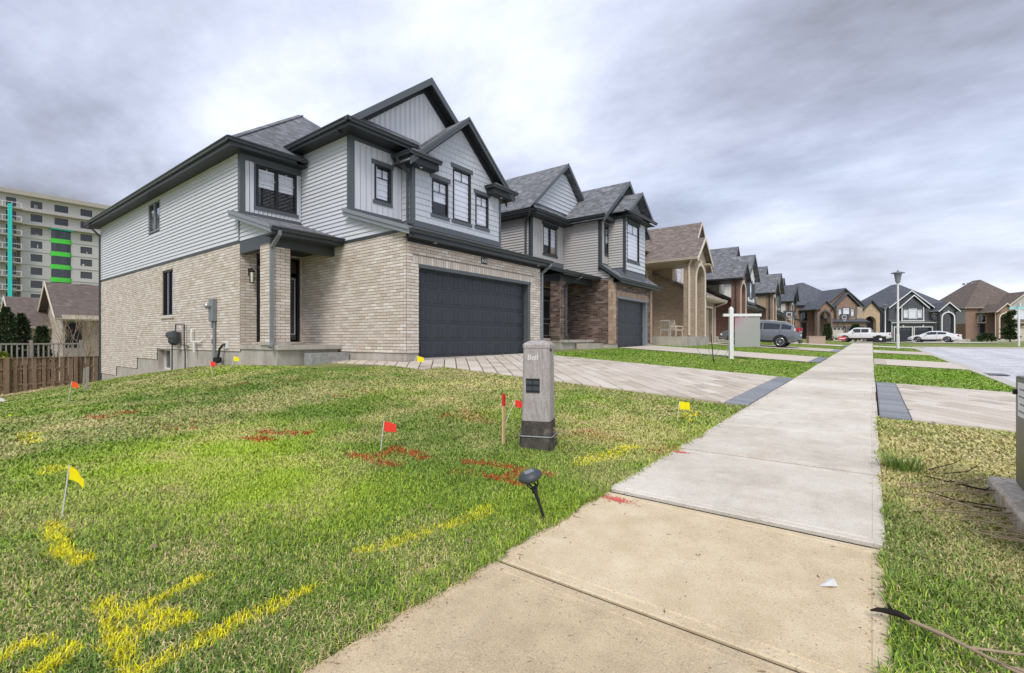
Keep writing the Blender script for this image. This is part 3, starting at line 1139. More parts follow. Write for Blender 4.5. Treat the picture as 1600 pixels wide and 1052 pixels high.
h1, h2 = hgt * .62, hgt * np.clip(1.0 - .25 * lean, .35, 1)
o1, o2 = hgt * lean * .35, hgt * lean * 1.0
nr = bd < 4.2
A_ = np.stack([bx - tx, by - ty, bz], 1)
B_ = np.stack([bx + tx, by + ty, bz], 1)
C_ = np.stack([bx + ca_ * o1 + tx * .75, by + sa_ * o1 + ty * .75, bz + h1], 1)
D_ = np.stack([bx + ca_ * o1 - tx * .75, by + sa_ * o1 - ty * .75, bz + h1], 1)
E_ = np.stack([bx + ca_ * o2, by + sa_ * o2, bz + h2], 1)
n1, n2_ = int(nr.sum()), int((~nr).sum())
V = np.concatenate([np.stack([A_[nr], B_[nr], C_[nr], D_[nr], E_[nr]], 1).reshape(-1, 3), np.stack([A_[~nr] * 1.5 - B_[~nr] * .5, B_[~nr] * 1.5 - A_[~nr] * .5, E_[~nr]], 1).reshape(-1, 3)])
me = bpy.data.meshes.new('lawn_grass')
me.vertices.add(len(V))
me.vertices.foreach_set('co', V.astype(np.float32).ravel())
base = np.arange(n1) * 5
l1 = np.stack([base, base + 1, base + 2, base + 3, base + 3, base + 2, base + 4], 1).ravel()
l2 = np.arange(n2_ * 3) + n1 * 5
me.loops.add(n1 * 7 + n2_ * 3)
me.loops.foreach_set('vertex_index', np.concatenate([l1, l2]).astype(np.int32))
me.polygons.add(n1 * 2 + n2_)
st_ = np.concatenate([np.stack([np.arange(n1) * 7, np.arange(n1) * 7 + 4], 1).ravel(), n1 * 7 + np.arange(n2_) * 3])
me.polygons.foreach_set('loop_start', st_.astype(np.int32))
me.update(calc_edges=True)
ca = me.color_attributes.new('tint', 'FLOAT_COLOR', 'POINT')
c4 = np.concatenate([np.clip(col, 0, 1), np.ones((N, 1))], 1)
cc = np.concatenate([np.repeat(c4[nr], 5, axis=0), np.repeat(c4[~nr], 3, axis=0)])
ca.data.foreach_set('color', cc.astype(np.float32).ravel())
me.materials.append(M['blades'])
o = bpy.data.objects.new('lawn_grass', me)
COL.objects.link(o)
tag(o, 'short mown lawn grass, green mixed with dry straw and sprayed marks', 'grass', kind='stuff')
print('blades', N, 'tris', n1 * 3 + n2_)

# soil crumbs and clippings along both pavement edges, grit on the slabs
mb = MB()
rr_ = random.Random(31)
for k in range(2600):
    side_ = rr_.random()
    y = .4 + 12 * rr_.random() ** 1.6
    if side_ < .55:
        x = WALK0 + abs(rr_.gauss(0, .05))
    elif side_ < .85:
        x = WALK1 - abs(rr_.gauss(0, .035))
    else:
        x = rr_.uniform(WALK0 + .05, WALK1 - .05)
    q_ = rr_.uniform(.0015, .005)
    z = zwalk(y) + .001
    if min(abs(y - j_) for j_ in joints[:10]) < .05:
        continue
    a = rr_.uniform(0, 6.28)
    l = q_ * rr_.choice((1, 1, 1.5, 4))
    ca2, sa2 = math.cos(a), math.sin(a)
    mb.add([(x - l * ca2, y - l * sa2, z), (x + q_ * sa2, y - q_ * ca2, z), (x + l * ca2, y + l * sa2, z), (x - q_ * sa2, y + q_ * ca2, z), (x, y, z + q_ * .9)], [(0, 1, 4), (1, 2, 4), (2, 3, 4), (3, 0, 4)])
tag(mb.build('edge_grit', 'wood_weathered'), 'soil crumbs and grass clippings along the pavement edges', 'grit', kind='stuff')

# ------------------------------------------------------------------ building components (front faces +X, right along +Y)
class Face:
    """a vertical wall plane: s runs along u, z is up, d is out along n"""
    def __init__(self, o, u, n):
        self.o, self.u, self.n = Vector((o[0], o[1], 0)), Vector((*u, 0)), Vector((*n, 0))

    def p(self, s, z, d=0.0):
        q_ = self.o + self.u * s + self.n * d
        return (q_.x, q_.y, z)

    def box(self, mb, s0, s1, z0, z1, d0, d1):
        mb.prism([self.p(s0, z0, d0), self.p(s1, z0, d0), self.p(s1, z1, d0), self.p(s0, z1, d0)], self.n * (d1 - d0))


def front(x):
    return Face((x, 0), (0, 1), (1, 0))      # s = y


def left(y):
    return Face((0, y), (1, 0), (0, -1))     # s = x


def right(y):
    return Face((0, y), (1, 0), (0, 1))


def minus(a, b, holes):
    iv = [(a, b)]
    for h0, h1 in holes:
        nx_ = []
        for p, q_ in iv:
            if h1 <= p or h0 >= q_:
                nx_.append((p, q_))
            else:
                if h0 > p:
                    nx_.append((p, h0))
                if h1 < q_:
                    nx_.append((h1, q_))
        iv = nx_
    return [(p, q_) for p, q_ in iv if q_ - p > .004]


def wall(mb, F, s0, s1, z0, z1, openings=(), depth=.12):
    """wall face with openings and their reveals"""
    zs = sorted({z0, z1, *[min(max(v, z0), z1) for o in openings for v in o[2:4]]})
    for za, zb in zip(zs[:-1], zs[1:]):
        if zb - za < 1e-4:
            continue
        hs = [(o[0], o[1]) for o in openings if o[2] < zb - 1e-4 and o[3] > za + 1e-4]
        for a, b in minus(s0, s1, hs):
            mb.poly(F.p(a, za), F.p(b, za), F.p(b, zb), F.p(a, zb))
    for a, b, c, d in [o[:4] for o in openings]:
        mb.poly(F.p(a, c), F.p(a, d), F.p(a, d, -depth), F.p(a, c, -depth))
        mb.poly(F.p(b, c), F.p(b, c, -depth), F.p(b, d, -depth), F.p(b, d))
        mb.poly(F.p(a, d), F.p(b, d), F.p(b, d, -depth), F.p(a, d, -depth))
        mb.poly(F.p(a, c), F.p(a, c, -depth), F.p(b, c, -depth), F.p(b, c))


def lay_bricks(F, s0, s1, z0, z1, openings=(), bl=.275, bh=.0845, ph=0):
    """list of (s0, s1, z0, z1)"""
    out = []
    r = 0
    z = z0
    while z < z1 - .02:
        zt = min(z + bh, z1)
        hs = [(o[0], o[1]) for o in openings if min(zt, o[3]) - max(z, o[2]) > .03]
        for a, b in minus(s0, s1, hs):
            s = s0 - ((r + ph) % 2) * bl / 2
            while s < b:
                p, q_ = max(s, a), min(s + bl, b)
                if q_ - p > .03:
                    out.append((p, q_, z, zt))
                s += bl
        z = zt
        r += 1
    return out


_bm = {}


def put_bricks(root, F, lst, mat, single, mb=None, off=(0, 0, 0), proud=.012, mj=.0075):
    for p, q_, a, b in lst:
        pj = proud + random.uniform(-.002, .003)
        if not single:
            pts = [F.p(p + mj, a + mj, pj), F.p(q_ - mj, a + mj, pj), F.p(q_ - mj, b - mj, pj), F.p(p + mj, b - mj, pj)]
            bk = [F.p(p + mj, a + mj, -.002), F.p(q_ - mj, a + mj, -.002), F.p(q_ - mj, b - mj, -.002), F.p(p + mj, b - mj, -.002)]
            mb.add(bk + pts, [(4, 5, 6, 7), (0, 1, 5, 4), (1, 2, 6, 5), (2, 3, 7, 6), (3, 0, 4, 7)])
        else:
            key = (round(q_ - p, 3), round(b - a, 3), mat, tuple(F.u), tuple(F.n))
            if key not in _bm:
                m2 = MB()
                w, h = (q_ - p) / 2 - mj, (b - a) / 2 - mj
                G = Face((0, 0), F.u[:2], F.n[:2])
                pts = [G.p(-w, -h, proud), G.p(w, -h, proud), G.p(w, h, proud), G.p(-w, h, proud)]
                bk = [G.p(-w, -h, -.002), G.p(w, -h, -.002), G.p(w, h, -.002), G.p(-w, h, -.002)]
                m2.add(bk + pts, [(4, 5, 6, 7), (0, 1, 5, 4), (1, 2, 6, 5), (2, 3, 7, 6), (3, 0, 4, 7)])
                _bm[key] = m2.mesh('brick', mat)
            c = F.p((p + q_) / 2, (a + b) / 2, pj - proud)
            inst(_bm[key], 'brick', root, (c[0] - off[0], c[1] - off[1], c[2] - off[2]))


def planks(root, F, rng, z0, z1, mat, openings=(), exp_=.122, off=(0, 0, 0), joined=None):
    """lap siding: each course a plank of its own; rng(z) gives the s interval"""
    z = z0
    while z < z1 - .015:
        zt = min(z + exp_, z1)
        a0, b0 = rng(z)
        a1, b1 = rng(zt)
        hs = [(o[0], o[1]) for o in openings if min(zt, o[3]) - max(z, o[2]) > .02]
        for a, b in minus(a0, b0, hs):
            ta = a1 if a == a0 else a
            tb = b1 if b == b0 else b
            if tb < ta:
                ta = tb = (ta + tb) / 2
            mb = joined if joined is not None else MB()
            P = [F.p(a, z, .002), F.p(b, z, .002), F.p(b, z, .034), F.p(a, z, .034), F.p(a, z + .01, .036), F.p(b, z + .01, .036), F.p(tb, zt, .004), F.p(ta, zt, .004)]
            mb.add(P, [(0, 1, 2, 3), (3, 2, 5, 4), (4, 5, 6, 7), (0, 3, 4, 7), (1, 6, 5, 2)])
            if joined is None:
                mb.build('siding_plank', mat, root, off=off)
        z = zt


def boards(root, F, s0, s1, zlo, zhi, mat, openings=(), w=.2, off=(0, 0, 0), joined=None):
    """upright boards; zhi may be a function of s"""
    s = s0
    while s < s1 - .02:
        e_ = min(s + w, s1)
        mid = (s + e_) / 2
        za = zhi(s) if callable(zhi) else zhi
        zb = zhi(e_) if callable(zhi) else zhi
        hs = [(o[2], o[3]) for o in openings if o[0] < mid < o[1]]
        top = min(za, zb)
        for a, b in minus(zlo, max(za, zb), hs):
            ta, tb = (za, zb) if b == max(za, zb) else (b, b)
            if max(ta, tb) - a < .03:
                continue
            mb = joined if joined is not None else MB()
            g = .011
            mb.prism([F.p(s + g, a, .0), F.p(e_ - g, a, .0), F.p(e_ - g, max(tb, a), .0), F.p(s + g, max(ta, a), .0)], F.n * .016)
            # raised rib along one edge
            mb.prism([F.p(e_ - g - .03, a, .016), F.p(e_ - g, a, .016), F.p(e_ - g, max(tb, a), .016), F.p(e_ - g - .03, max(tb, a), .016)], F.n * .012)
            if joined is None:
                mb.build('siding_board', mat, root, off=off)
        s = e_


def shakes(root, F, rng, z0, z1, mat, openings=(), h=.19, off=(0, 0, 0), joined=None, seed=1):
    rr = random.Random(seed)
    z = z0
    while z < z1 - .03:
        zt = min(z + h, z1)
        a0, b0 = rng(z + .02)
        a1, b1 = rng(zt)
        hs = [(o[0], o[1]) for o in openings if min(zt, o[3]) - max(z, o[2]) > .04]
        for a, b in minus(a0, b0, hs):
            s = a
            while s < b - .01:
                w = rr.choice((.13, .17, .2, .24))
                e_ = min(s + w, b)
                if b - e_ < .06:
                    e_ = b
                g = .003
                dz = rr.uniform(0, .008)
                ts, te = max(s, min(a1 if s == a0 else s, e_)), min(e_, max(b1 if e_ == b0 else e_, s))
                mb = joined if joined is not None else MB()
                P = [F.p(s + g, z + dz, .002), F.p(e_ - g, z + dz, .002), F.p(e_ - g, z + dz, .022), F.p(s + g, z + dz, .022), F.p(te - g, zt + .004, .008), F.p(ts + g, zt + .004, .008)]
                mb.add(P, [(0, 1, 2, 3), (3, 2, 4, 5), (0, 3, 5), (1, 4, 2)])
                if joined is None:
                    mb.build('shake', mat, root, off=off)
                s = e_
        z = zt


def ring(mb, F, s0, s1, z0, z1, w, d0, d1):
    F.box(mb, s0, s1, z1 - w, z1, d0, d1)
    F.box(mb, s0, s1, z0, z0 + w, d0, d1)
    F.box(mb, s0, s0 + w, z0 + w, z1 - w, d0, d1)
    F.box(mb, s1 - w, s1, z0 + w, z1 - w, d0, d1)


def window(root, F, s0, s1, z0, z1, off=(0, 0, 0), frame='frame_black', sashes=1, grille=True, blind=None, casing=None, sill=None,
           inset=-.045, fw=.05, glass='glass', mull='frame_black', cw=.09, head=.14, sub=True):
    """window > frame (this mesh), pane, grille, blind, casing, sill"""
    mb = MB()
    ring(mb, F, s0, s1, z0, z1, fw, inset, inset + .075)
    step = (s1 - s0) / sashes
    for i in range(1, sashes):
        F.box(mb, s0 + i * step - .045, s0 + i * step + .045, z0 + fw, z1 - fw, inset, inset + .07)
    wdw = mb.build('window', frame, root, off=off)
    for i in range(sashes):
        a = s0 + i * step + (fw if i == 0 else .045)
        b = s0 + (i + 1) * step - (fw if i == sashes - 1 else .045)
        mb = MB()
        mb.poly(F.p(a, z0 + fw, inset + .024), F.p(b, z0 + fw, inset + .024), F.p(b, z1 - fw, inset + .024), F.p(a, z1 - fw, inset + .024))
        mb.build('pane', glass, wdw, off=off)
        if grille:
            mb = MB()
            h = z1 - z0
            zc = z1 - fw - .24 * h if grille is True else z1 - fw - grille
            g = .012
            F.box(mb, a, b, zc - g, zc + g, inset + .028, inset + .04)
            F.box(mb, (a + b) / 2 - g, (a + b) / 2 + g, zc + g, z1 - fw, inset + .028, inset + .04)
            mb.build('grille', mull, wdw, off=off)
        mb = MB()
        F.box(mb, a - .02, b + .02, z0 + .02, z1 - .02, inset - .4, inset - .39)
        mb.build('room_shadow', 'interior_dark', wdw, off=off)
        if blind:
            mb = MB()
            lo = z0 + fw + blind * (z1 - z0)
            z = z1 - fw - .03
            k = 0
            while z > lo:
                F.box(mb, a + .01, b - .01, max(z - .085, lo), z, inset - .01 - .012 * (k % 2), inset - .005 - .012 * (k % 2))
                z -= .09
                k += 1
            F.box(mb, a + .01, b - .01, lo - .02, lo, inset - .02, inset - .004)
            mb.build('blind', 'blind_white', wdw, off=off)
    if casing:
        mb = MB()
        F.box(mb, s0 - cw, s1 + cw, z1 + .002, z1 + head, .002, .05)
        mb.build('head_casing', casing, wdw, off=off)
        mb = MB()
        F.box(mb, s0 - cw * .6, s1 + cw * .6, z0 - .11, z0 - .002, .002, .045)
        mb.build('sill_casing', casing, wdw, off=off)
    if sill:
        mb = MB()
        F.box(mb, s0 - .12, s1 + .12, z0 - .09, z0 - .003, -.05, .06)
        mb.build('sill', sill, wdw, off=off)
    return wdw


def gutter(root, p0, p1, out, mat='trim_near_black', off=(0, 0, 0), s=.12, name='gutter'):
    """open K-style gutter; out = horizontal unit vector away from the house; p on the roof edge"""
    o = Vector((*out, 0))
    p0, p1 = Vector(p0), Vector(p1)
    prof = [(0, 0), (0, -s), (s * .62, -s), (s * .72, -s * .55), (s, -s * .3), (s, -.012), (s * .86, -.012), (s * .86, -.03), (s * .12, -.04)]
    mb = MB()
    mb.prism([p0 + o * a + Vector((0, 0, b)) for a, b in prof], p1 - p0)
    return mb.build(name, mat, root, off=off)


def roof_plane(mb, pts, th=.05):
    mb.prism(pts, (0, 0, -th))


def downspout(root, pts, mat, off=(0, 0, 0), w=.075, h=.06):
    mb = MB()
    mb.bar(pts, w, h)
    ds = mb.build('downspout', mat, root, off=off)
    return ds


def garage_door(root, F, s0, s1, z0, z1, mat, off=(0, 0, 0), rows=5, cols=8, inset=-.2, detail=True, lites=False, label=None):
    d = MB()
    F.box(d, s0, s1, z0, z1, inset - .05, inset)
    dr_ = d.build('garage_door', mat, root, off=off)
    if label:
        dr_['label'] = label
    rh = (z1 - z0) / rows
    cw = (s1 - s0) / cols
    for r in range(rows):
        mb = MB()
        za, zb = z0 + r * rh + .006, z0 + (r + 1) * rh - .006
        # section board, bowed edges
        mb.prism([F.p(s0 + .003, za, inset), F.p(s1 - .003, za, inset), F.p(s1 - .003, za + .02, inset + .018), F.p(s0 + .003, za + .02, inset + .018)], (0, 0, .0001)) if False else None
        F.box(mb, s0 + .004, s1 - .004, za, zb, inset + .001, inset + .016)
        sec = mb.build('section', mat, dr_, off=off)
        if not detail:
            continue
        for c in range(cols):
            mb = MB()
            a, b = s0 + c * cw + .05, s0 + (c + 1) * cw - .05
            e0, e1 = za + .055, zb - .055
            # raised panel with sloping edges and two beads
            mb.add([F.p(a, e0, inset + .0165), F.p(b, e0, inset + .0165), F.p(b, e1, inset + .0165), F.p(a, e1, inset + .0165),
                    F.p(a + .025, e0 + .025, inset + .03), F.p(b - .025, e0 + .025, inset + .03), F.p(b - .025, e1 - .025, inset + .03), F.p(a + .025, e1 - .025, inset + .03)],
                   [(4, 5, 6, 7), (0, 1, 5, 4), (1, 2, 6, 5), (2, 3, 7, 6), (3, 0, 4, 7)])
            wv = (b - a - .05)
            for k in (1, 2):
                F.box(mb, a + .025 + wv * k / 3 - .008, a + .025 + wv * k / 3 + .008, e0 + .03, e1 - .03, inset + .0301, inset + .036)
            mb.build('panel', mat, dr_, off=off)
    if lites:
        for c in range(4):
            mb = MB()
            w4 = (s1 - s0) / 4
            F.box(mb, s0 + c * w4 + .08, s0 + (c + 1) * w4 - .08, z1 - rh + .1, z1 - .12, inset + .017, inset + .024)
            mb.build('pane', 'car_glass', dr_, off=off)
    return dr_


def text_mesh(txt, size, mat, depth=.002):
    cu = bpy.data.curves.new('lettering', 'FONT')
    cu.body = txt
    cu.size = size
    cu.extrude = depth
    cu.align_x = 'CENTER'
    cu.align_y = 'CENTER'
    tmp = bpy.data.objects.new('tmp_text', cu)
    COL.objects.link(tmp)
    dg = bpy.context.evaluated_depsgraph_get()
    dg.update()
    me_ = bpy.data.meshes.new_from_object(tmp.evaluated_get(dg))
    bpy.data.objects.remove(tmp)
    bpy.data.curves.remove(cu)
    me_.materials.clear()
    me_.materials.append(M[mat])
    return me_


# ================================================================== house one: cream brick with pale grey siding
XG, XB, XS, XE, XR = -9.6, -12.11, -11.6, -14.8, -30.4
Y0, YG, YS, YR = 6.16, 8.04, 9.95, 14.3
OF = (XG, YG, 0.6)
h1 = thing('house', 'two-storey cream brick house with pale grey siding and a dark double garage door', 'house', OF, 0, 'houses along the street')
K = dict(off=OF)


def part(mb, name, mat, parent=h1, label=None, kind=None, off=OF):
    o = mb.build(name, mat, parent, off=off)
    if o and label:
        o['label'] = label
    if o and kind:
        o['kind'] = kind
    return o


# foundation, stepped down along the side as the ground falls
for a, b, top in ((-22.1, XE, .78), (-24.6, -22.1, .36), (-27.7, -24.6, -.09), (XR, -27.7, -.53)):
    mb = MB()
    wall(mb, left(Y0 + .02), a, b, -2.2, top, [(-22.05, -20.73, -.02, .74)] if a == -22.1 else [], .3)
    mb.poly((a, Y0 + .02, top), (b, Y0 + .02, top), (b, Y0 + .2, top), (a, Y0 + .2, top))
    mb.poly((a, Y0 + .02, -2.2), (a, Y0 + .02, top), (a, Y0 + .2, top), (a, Y0 + .2, -2.2))
    part(mb, 'foundation', 'concrete')
mb = MB()
mb.box(XE, Y0 + .02, -.4, -12.62, YG - .05, .86)
part(mb, 'foundation', 'concrete')
F = front(XG - .02)
mb = MB()
wall(mb, left(YG + .02), -14.7, XG - .02, -.3, .78)
wall(mb, F, YG + .02, 8.46, 0, .78)
part(mb, 'foundation', 'concrete')
mb = MB()
wall(mb, F, 13.62, 14.25, 0, .78)
part(mb, 'foundation', 'concrete')
mb = MB()
mb.box(XE + .01, Y0 - .02, .86, -12.5, YG - .012, .985)
slab_p = part(mb, 'porch_slab', 'concrete')
mb = MB()
mb.box(-12.48, 6.85, .42, -12.1, YG - .03, .76)
part(mb, 'stone_step', 'stone_step', label='rough split-faced grey stone step')

# mortar walls behind the bricks
lw = [(-21.47, -20.35, 2.02, 3.72)]
dw = [(6.62, 7.98, 1.0, 3.74)]
gw = [(8.46, 13.62, .3, 3.15)]
mb = MB()
for a, b, lo in ((-22.1, XE, .78), (-24.6, -22.1, .36), (-27.7, -24.6, -.09), (XR, -27.7, -.53)):
    wall(mb, left(Y0), a, b, lo, 4.05, lw if a == -22.1 else [], .16)
wall(mb, front(XE), Y0, YG, .985, 4.05, dw, .14)
wall(mb, left(YG), XE, XG, .78, 4.02)
wall(mb, front(XG), YG, 14.25, .78, 3.78, gw, .3)
wall(mb, right(14.25), XR, XG, -.5, 3.9)
wall(mb, right(14.25), XR, XB - .3, 3.9, 6.8)
mb.poly((XR, Y0, -2), (XR, YR, -2), (XR, YR, 6.8), (XR, Y0, 6.8))
part(mb, 'wall', 'mortar_cream')
single = []
fr_b = lay_bricks(front(XG), YG + .0, 14.25, .78, 3.78, gw + [(8.25, 13.83, 3.15, 3.37)])
fr_b.sort(key=lambda b: (b[0] > 13.6, b[0] > 8.5, b[0]))
sol = []
s = 8.25
while s < 13.8:
    sol.append((s, min(s + .093, 13.83), 3.15, 3.37))
    s += .093
put_bricks(h1, front(XG), sol, 'brick_cream', True, off=OF)
n_own = 299 - len(sol)
put_bricks(h1, front(XG), fr_b[:n_own], 'brick_cream', True, off=OF)
mb = MB()
put_bricks(h1, front(XG), fr_b[n_own:], 'brick_cream', False, mb)
put_bricks(h1, left(YG), lay_bricks(left(YG), XE, XG, .78, 4.0), 'brick_cream', False, mb)
put_bricks(h1, front(XE), lay_bricks(front(XE), Y0, YG, .985, 4.02, dw), 'brick_cream', False, mb)
for a, b, lo in ((-22.1, XE, .78), (-24.6, -22.1, .36), (-27.7, -24.6, -.09), (XR, -27.7, -.53)):
    put_bricks(h1, left(Y0), lay_bricks(left(Y0), a, b, lo, 4.02, lw), 'brick_cream', False, mb)
# porch pier
CX0, CX1, CY0, CY1 = -13.45, -12.9, 6.12, 6.67
put_bricks(h1, front(CX1), lay_bricks(front(CX1), CY0, CY1, .99, 3.72), 'brick_cream', False, mb)
put_bricks(h1, left(CY0), lay_bricks(left(CY0), CX0, CX1, .99, 3.72, ph=1), 'brick_cream', False, mb)
put_bricks(h1, right(CY1), lay_bricks(right(CY1), CX0, CX1, .99, 3.72, ph=1), 'brick_cream', False, mb)
part(mb, 'brick_field', 'brick_cream', kind='stuff')
mb = MB()
mb.box(CX0, CY0, .985, CX1, CY1, 3.75)
part(mb, 'porch_pier', 'mortar_cream')
mb = MB()
mb.box(CX0 - .02, CY0 - .02, .984, CX1 + .02, CY1 + .02, 1.08)
part(mb, 'pier_base', 'concrete')

# upper walls: backing, siding planks, upright boards, shakes
uw = [(-23.05, -21.69, 5.36, 6.52)]
ew = [(6.60, 7.86, 5.17, 6.44)]
bw = [(8.88, 9.50, 5.42, 6.51)]
sw = [(10.78, 11.53, 5.32, 6.5), (11.76, 12.68, 5.32, 7.14), (12.93, 13.67, 5.33, 6.52)]
mb = MB()
wall(mb, left(Y0), XR, XE, 4.05, 6.8, uw, .1)
wall(mb, front(XE), Y0, YG, 4.05, 6.8, ew, .1)
wall(mb, left(YG), XE - .4, XB, 4.02, 7.2)
mb.poly((XB, YG, 4.02), (XG + .02, YG, 4.02), (XG + .02, YG, 4.03), (XB, YG, 4.86))
wall(mb, front(XB), YG, YS, 4.7, 7.2, bw, .1)
mb.poly((XB, 7.75, 7.15), (XB, 14.0, 7.15), (XB, 10.87, 9.72))
wall(mb, front(XS), YS, 14.4, 4.7, 6.9, sw, .1)
sy = lambda z: (max(YS, 12.17 - (8.75 - z) / .835), min(14.4, 12.17 + (8.75 - z) / .835))
mb.poly((XS, YS, 6.9), (XS, sw[1][0], 6.9), (XS, sw[1][0], 7.14), (XS, sw[1][0], 8.4), (XS, YS, 6.9 + .0)) if False else None
mb.poly((XS - .01, YS, 7.15), (XS - .01, 14.4, 7.15), (XS - .01, 12.17, 8.86))
wall(mb, front(XS), YS, 14.4, 6.9, 7.16, [sw[1]], .1)
wall(mb, left(YS), XB, XS, 4.7, 7.0)
wall(mb, right(14.4), XB - 3, XS, 4.0, 7.0)
part(mb, 'sheathing', 'wall_shadow_backing')
planks(h1, left(Y0), lambda z: (XR, XE - .1), 4.07, 6.78, 'siding_grey', uw, **K)
planks(h1, left(YG), lambda z: (XE + .02, XB - .1) if z > 4.87 else (XE + .02, min(XG - .02, XB + (4.87 - z) / .33)), 4.04, 7.14, 'siding_grey', **K)
boards(h1, front(XE), Y0 + .12, YG - .03, 4.95, 6.74, 'siding_grey', ew, w=.13, **K)
boards(h1, front(XB), YG + .14, YS - .02, 5.0, 7.14, 'siding_grey', bw, w=.2, **K)
boards(h1, front(XB), 8.1, 13.6, 7.55, lambda s: 9.52 - .8 * abs(s - 10.87), 'siding_grey', w=.2, **K)
rg = lambda z: (YS + .1, 14.32) if z < 6.85 else sy(z + .1)
shakes(h1, front(XS), rg, 4.95, 8.6, 'shake_grey', sw, **K)
shakes(h1, left(YS), lambda z: (XB + .02, XS - .1), 4.95, 6.9, 'shake_grey', seed=4, **K)
# corner boards and bands
for F, s0, s1, z0, z1 in ((left(Y0), XE - .1, XE + .03, 4.75, 6.76), (front(XE), Y0 - .03, Y0 + .12, 4.75, 6.76), (left(YG), XB - .1, XB + .03, 4.86, 7.15),
                          (front(XB), YG - .03, YG + .14, 4.86, 7.15), (left(YS), XS - .1, XS + .03, 4.75, 6.9), (front(XS), YS - .03, YS + .1, 4.75, 6.9)):
    mb = MB()
    F.box(mb, s0, s1, z0, z1, .003, .032)
    part(mb, 'corner_board', 'trim_charcoal')
mb = MB()
front(XS).box(mb, 14.3, 14.42, 4.75, 6.9, .003, .03)
part(mb, 'trim_band', 'trim_charcoal')
mb = MB()
front(XE).box(mb, Y0 + .12, YG, 4.78, 4.95, .003, .034)
part(mb, 'trim_band', 'trim_charcoal')
mb = MB()
front(XE).box(mb, Y0 + .12, YG, 6.47, 6.78, .003, .036)
part(mb, 'trim_band', 'trim_charcoal')
mb = MB()
front(XB).box(mb, YG + .14, YS, 4.84, 5.0, .003, .034)
part(mb, 'trim_band', 'trim_charcoal')
mb = MB()
front(XB).box(mb, YG + .14, YS, 7.0, 7.16, .003, .03)
part(mb, 'trim_band', 'trim_charcoal')
mb = MB()
front(XS).box(mb, YS + .1, 14.3, 4.76, 4.95, .003, .034)
part(mb, 'trim_band', 'trim_charcoal')
mb = MB()
left(Y0).box(mb, XR, XE, 3.985, 4.06, .004, .035)
left(YG).box(mb, XE, XG + .02, 3.96, 4.03, .004, .035)
part(mb, 'ledger_flashing', 'trim_near_black')

window(h1, left(Y0), *uw[0], frame='trim_slate_grey', sashes=2, grille=False, glass='glass_dark', **K)
window(h1, left(Y0), *lw[0], frame='frame_black', sashes=2, grille=False, glass='glass_dark', inset=-.1, sill='stone_pale', **K)
window(h1, left(Y0 + .02), -22.05, -20.73, -.02, .74, frame='plastic_white', sashes=2, grille=False, glass='glass_dark', inset=-.28, **K)
window(h1, front(XE), *ew[0], frame='frame_black', sashes=2, grille=.33, mull='print_white', blind=.45, casing='trim_charcoal', fw=.07, head=.05, **K)
window(h1, front(XB), *bw[0], frame='frame_black', grille=.3, blind=.02, casing='trim_charcoal', fw=.065, **K)
for i, w_ in enumerate(sw):
    window(h1, front(XS), *w_, frame='frame_black', grille=.36, blind=(.35, .02, .02)[i], casing='trim_charcoal', fw=.055, **K)

# entrance: door, sidelight, transom, lantern
F = front(XE)
mb = MB()
ring(mb, F, 6.62, 7.98, 1.0, 3.74, .06, -.13, -.02)
F.box(mb, 7.54, 7.62, 1.06, 3.68, -.13, -.03)
F.box(mb, 6.68, 7.54, 3.2, 3.28, -.13, -.03)
dfr = part(mb, 'door_frame', 'frame_black')
mb = MB()
F.box(mb, 6.68, 7.54, 1.06, 3.2, -.12, -.075)
dr1 = part(mb, 'front_door', 'door_black')
for a, b, c, d in ((6.8, 7.07, 2.15, 3.05), (7.15, 7.42, 2.15, 3.05), (6.8, 7.42, 1.2, 1.95)):
    mb = MB()
    ring(mb, F, a, b, c, d, .025, -.0749, -.058)
    F.box(mb, a + .05, b - .05, c + .05, d - .05, -.0749, -.062)
    part(mb, 'panel', 'door_black', dr1)
mb = MB()
mb.tube([F.p(7.47, 1.95, -.07), F.p(7.47, 1.95, -.01), F.p(7.47, 2.15, -.01), F.p(7.47, 2.15, -.07)], .012, 6)
part(mb, 'handle', 'metal_light', dr1)
for a, b, c, d in ((7.64, 7.9, 1.12, 3.15), (7.64, 7.9, 3.28, 3.66), (6.7, 7.52, 3.3, 3.66)):
    mb = MB()
    F.box(mb, a, b, c, d, -.09, -.084)
    part(mb, 'pane', 'glass_dark', dfr)
mb = MB()
ring(mb, F, 7.68, 7.86, 1.3, 3.1, .018, -.083, -.078)
part(mb, 'leaded_border', 'print_white', dfr)
mb = MB()
F.box(mb, 6.5, 8.0, .99, 1.04, -.1, .14)
F.box(mb, 6.6, 8.0, 1.0, 1.06, -.13, .06)
part(mb, 'threshold', 'stone_pale')
Lx, Ly, Lz = XE, 6.42, 3.0
mb = MB()
mb.box(Lx + .01, Ly - .05, Lz + .05, Lx + .03, Ly + .05, Lz + .25)
mb.tube([(Lx + .03, Ly, Lz + .2), (Lx + .1, Ly, Lz + .28), (Lx + .15, Ly, Lz + .24)], .012, 6)
mb.lathe([(.012, .27), (.03, .25), (.085, .19), (.085, .175), (.06, .175)], (Lx + .15, Ly, Lz - .02), 6)
mb.lathe([(.055, -.17), (.06, -.16), (.055, -.15)], (Lx + .15, Ly, Lz - .02), 6)
for k in range(6):
    a = math.pi / 3 * k
    mb.bar([(Lx + .15 + .058 * math.cos(a), Ly + .058 * math.sin(a), Lz - .17), (Lx + .15 + .07 * math.cos(a), Ly + .07 * math.sin(a), Lz + .16)], .01, .01)
lan = part(mb, 'wall_lantern', 'plastic_black')
mb = MB()
mb.lathe([(.045, -.14), (.058, .15)], (Lx + .15, Ly, Lz - .02), 8)
part(mb, 'lantern_glass', 'lamp_lens', lan)

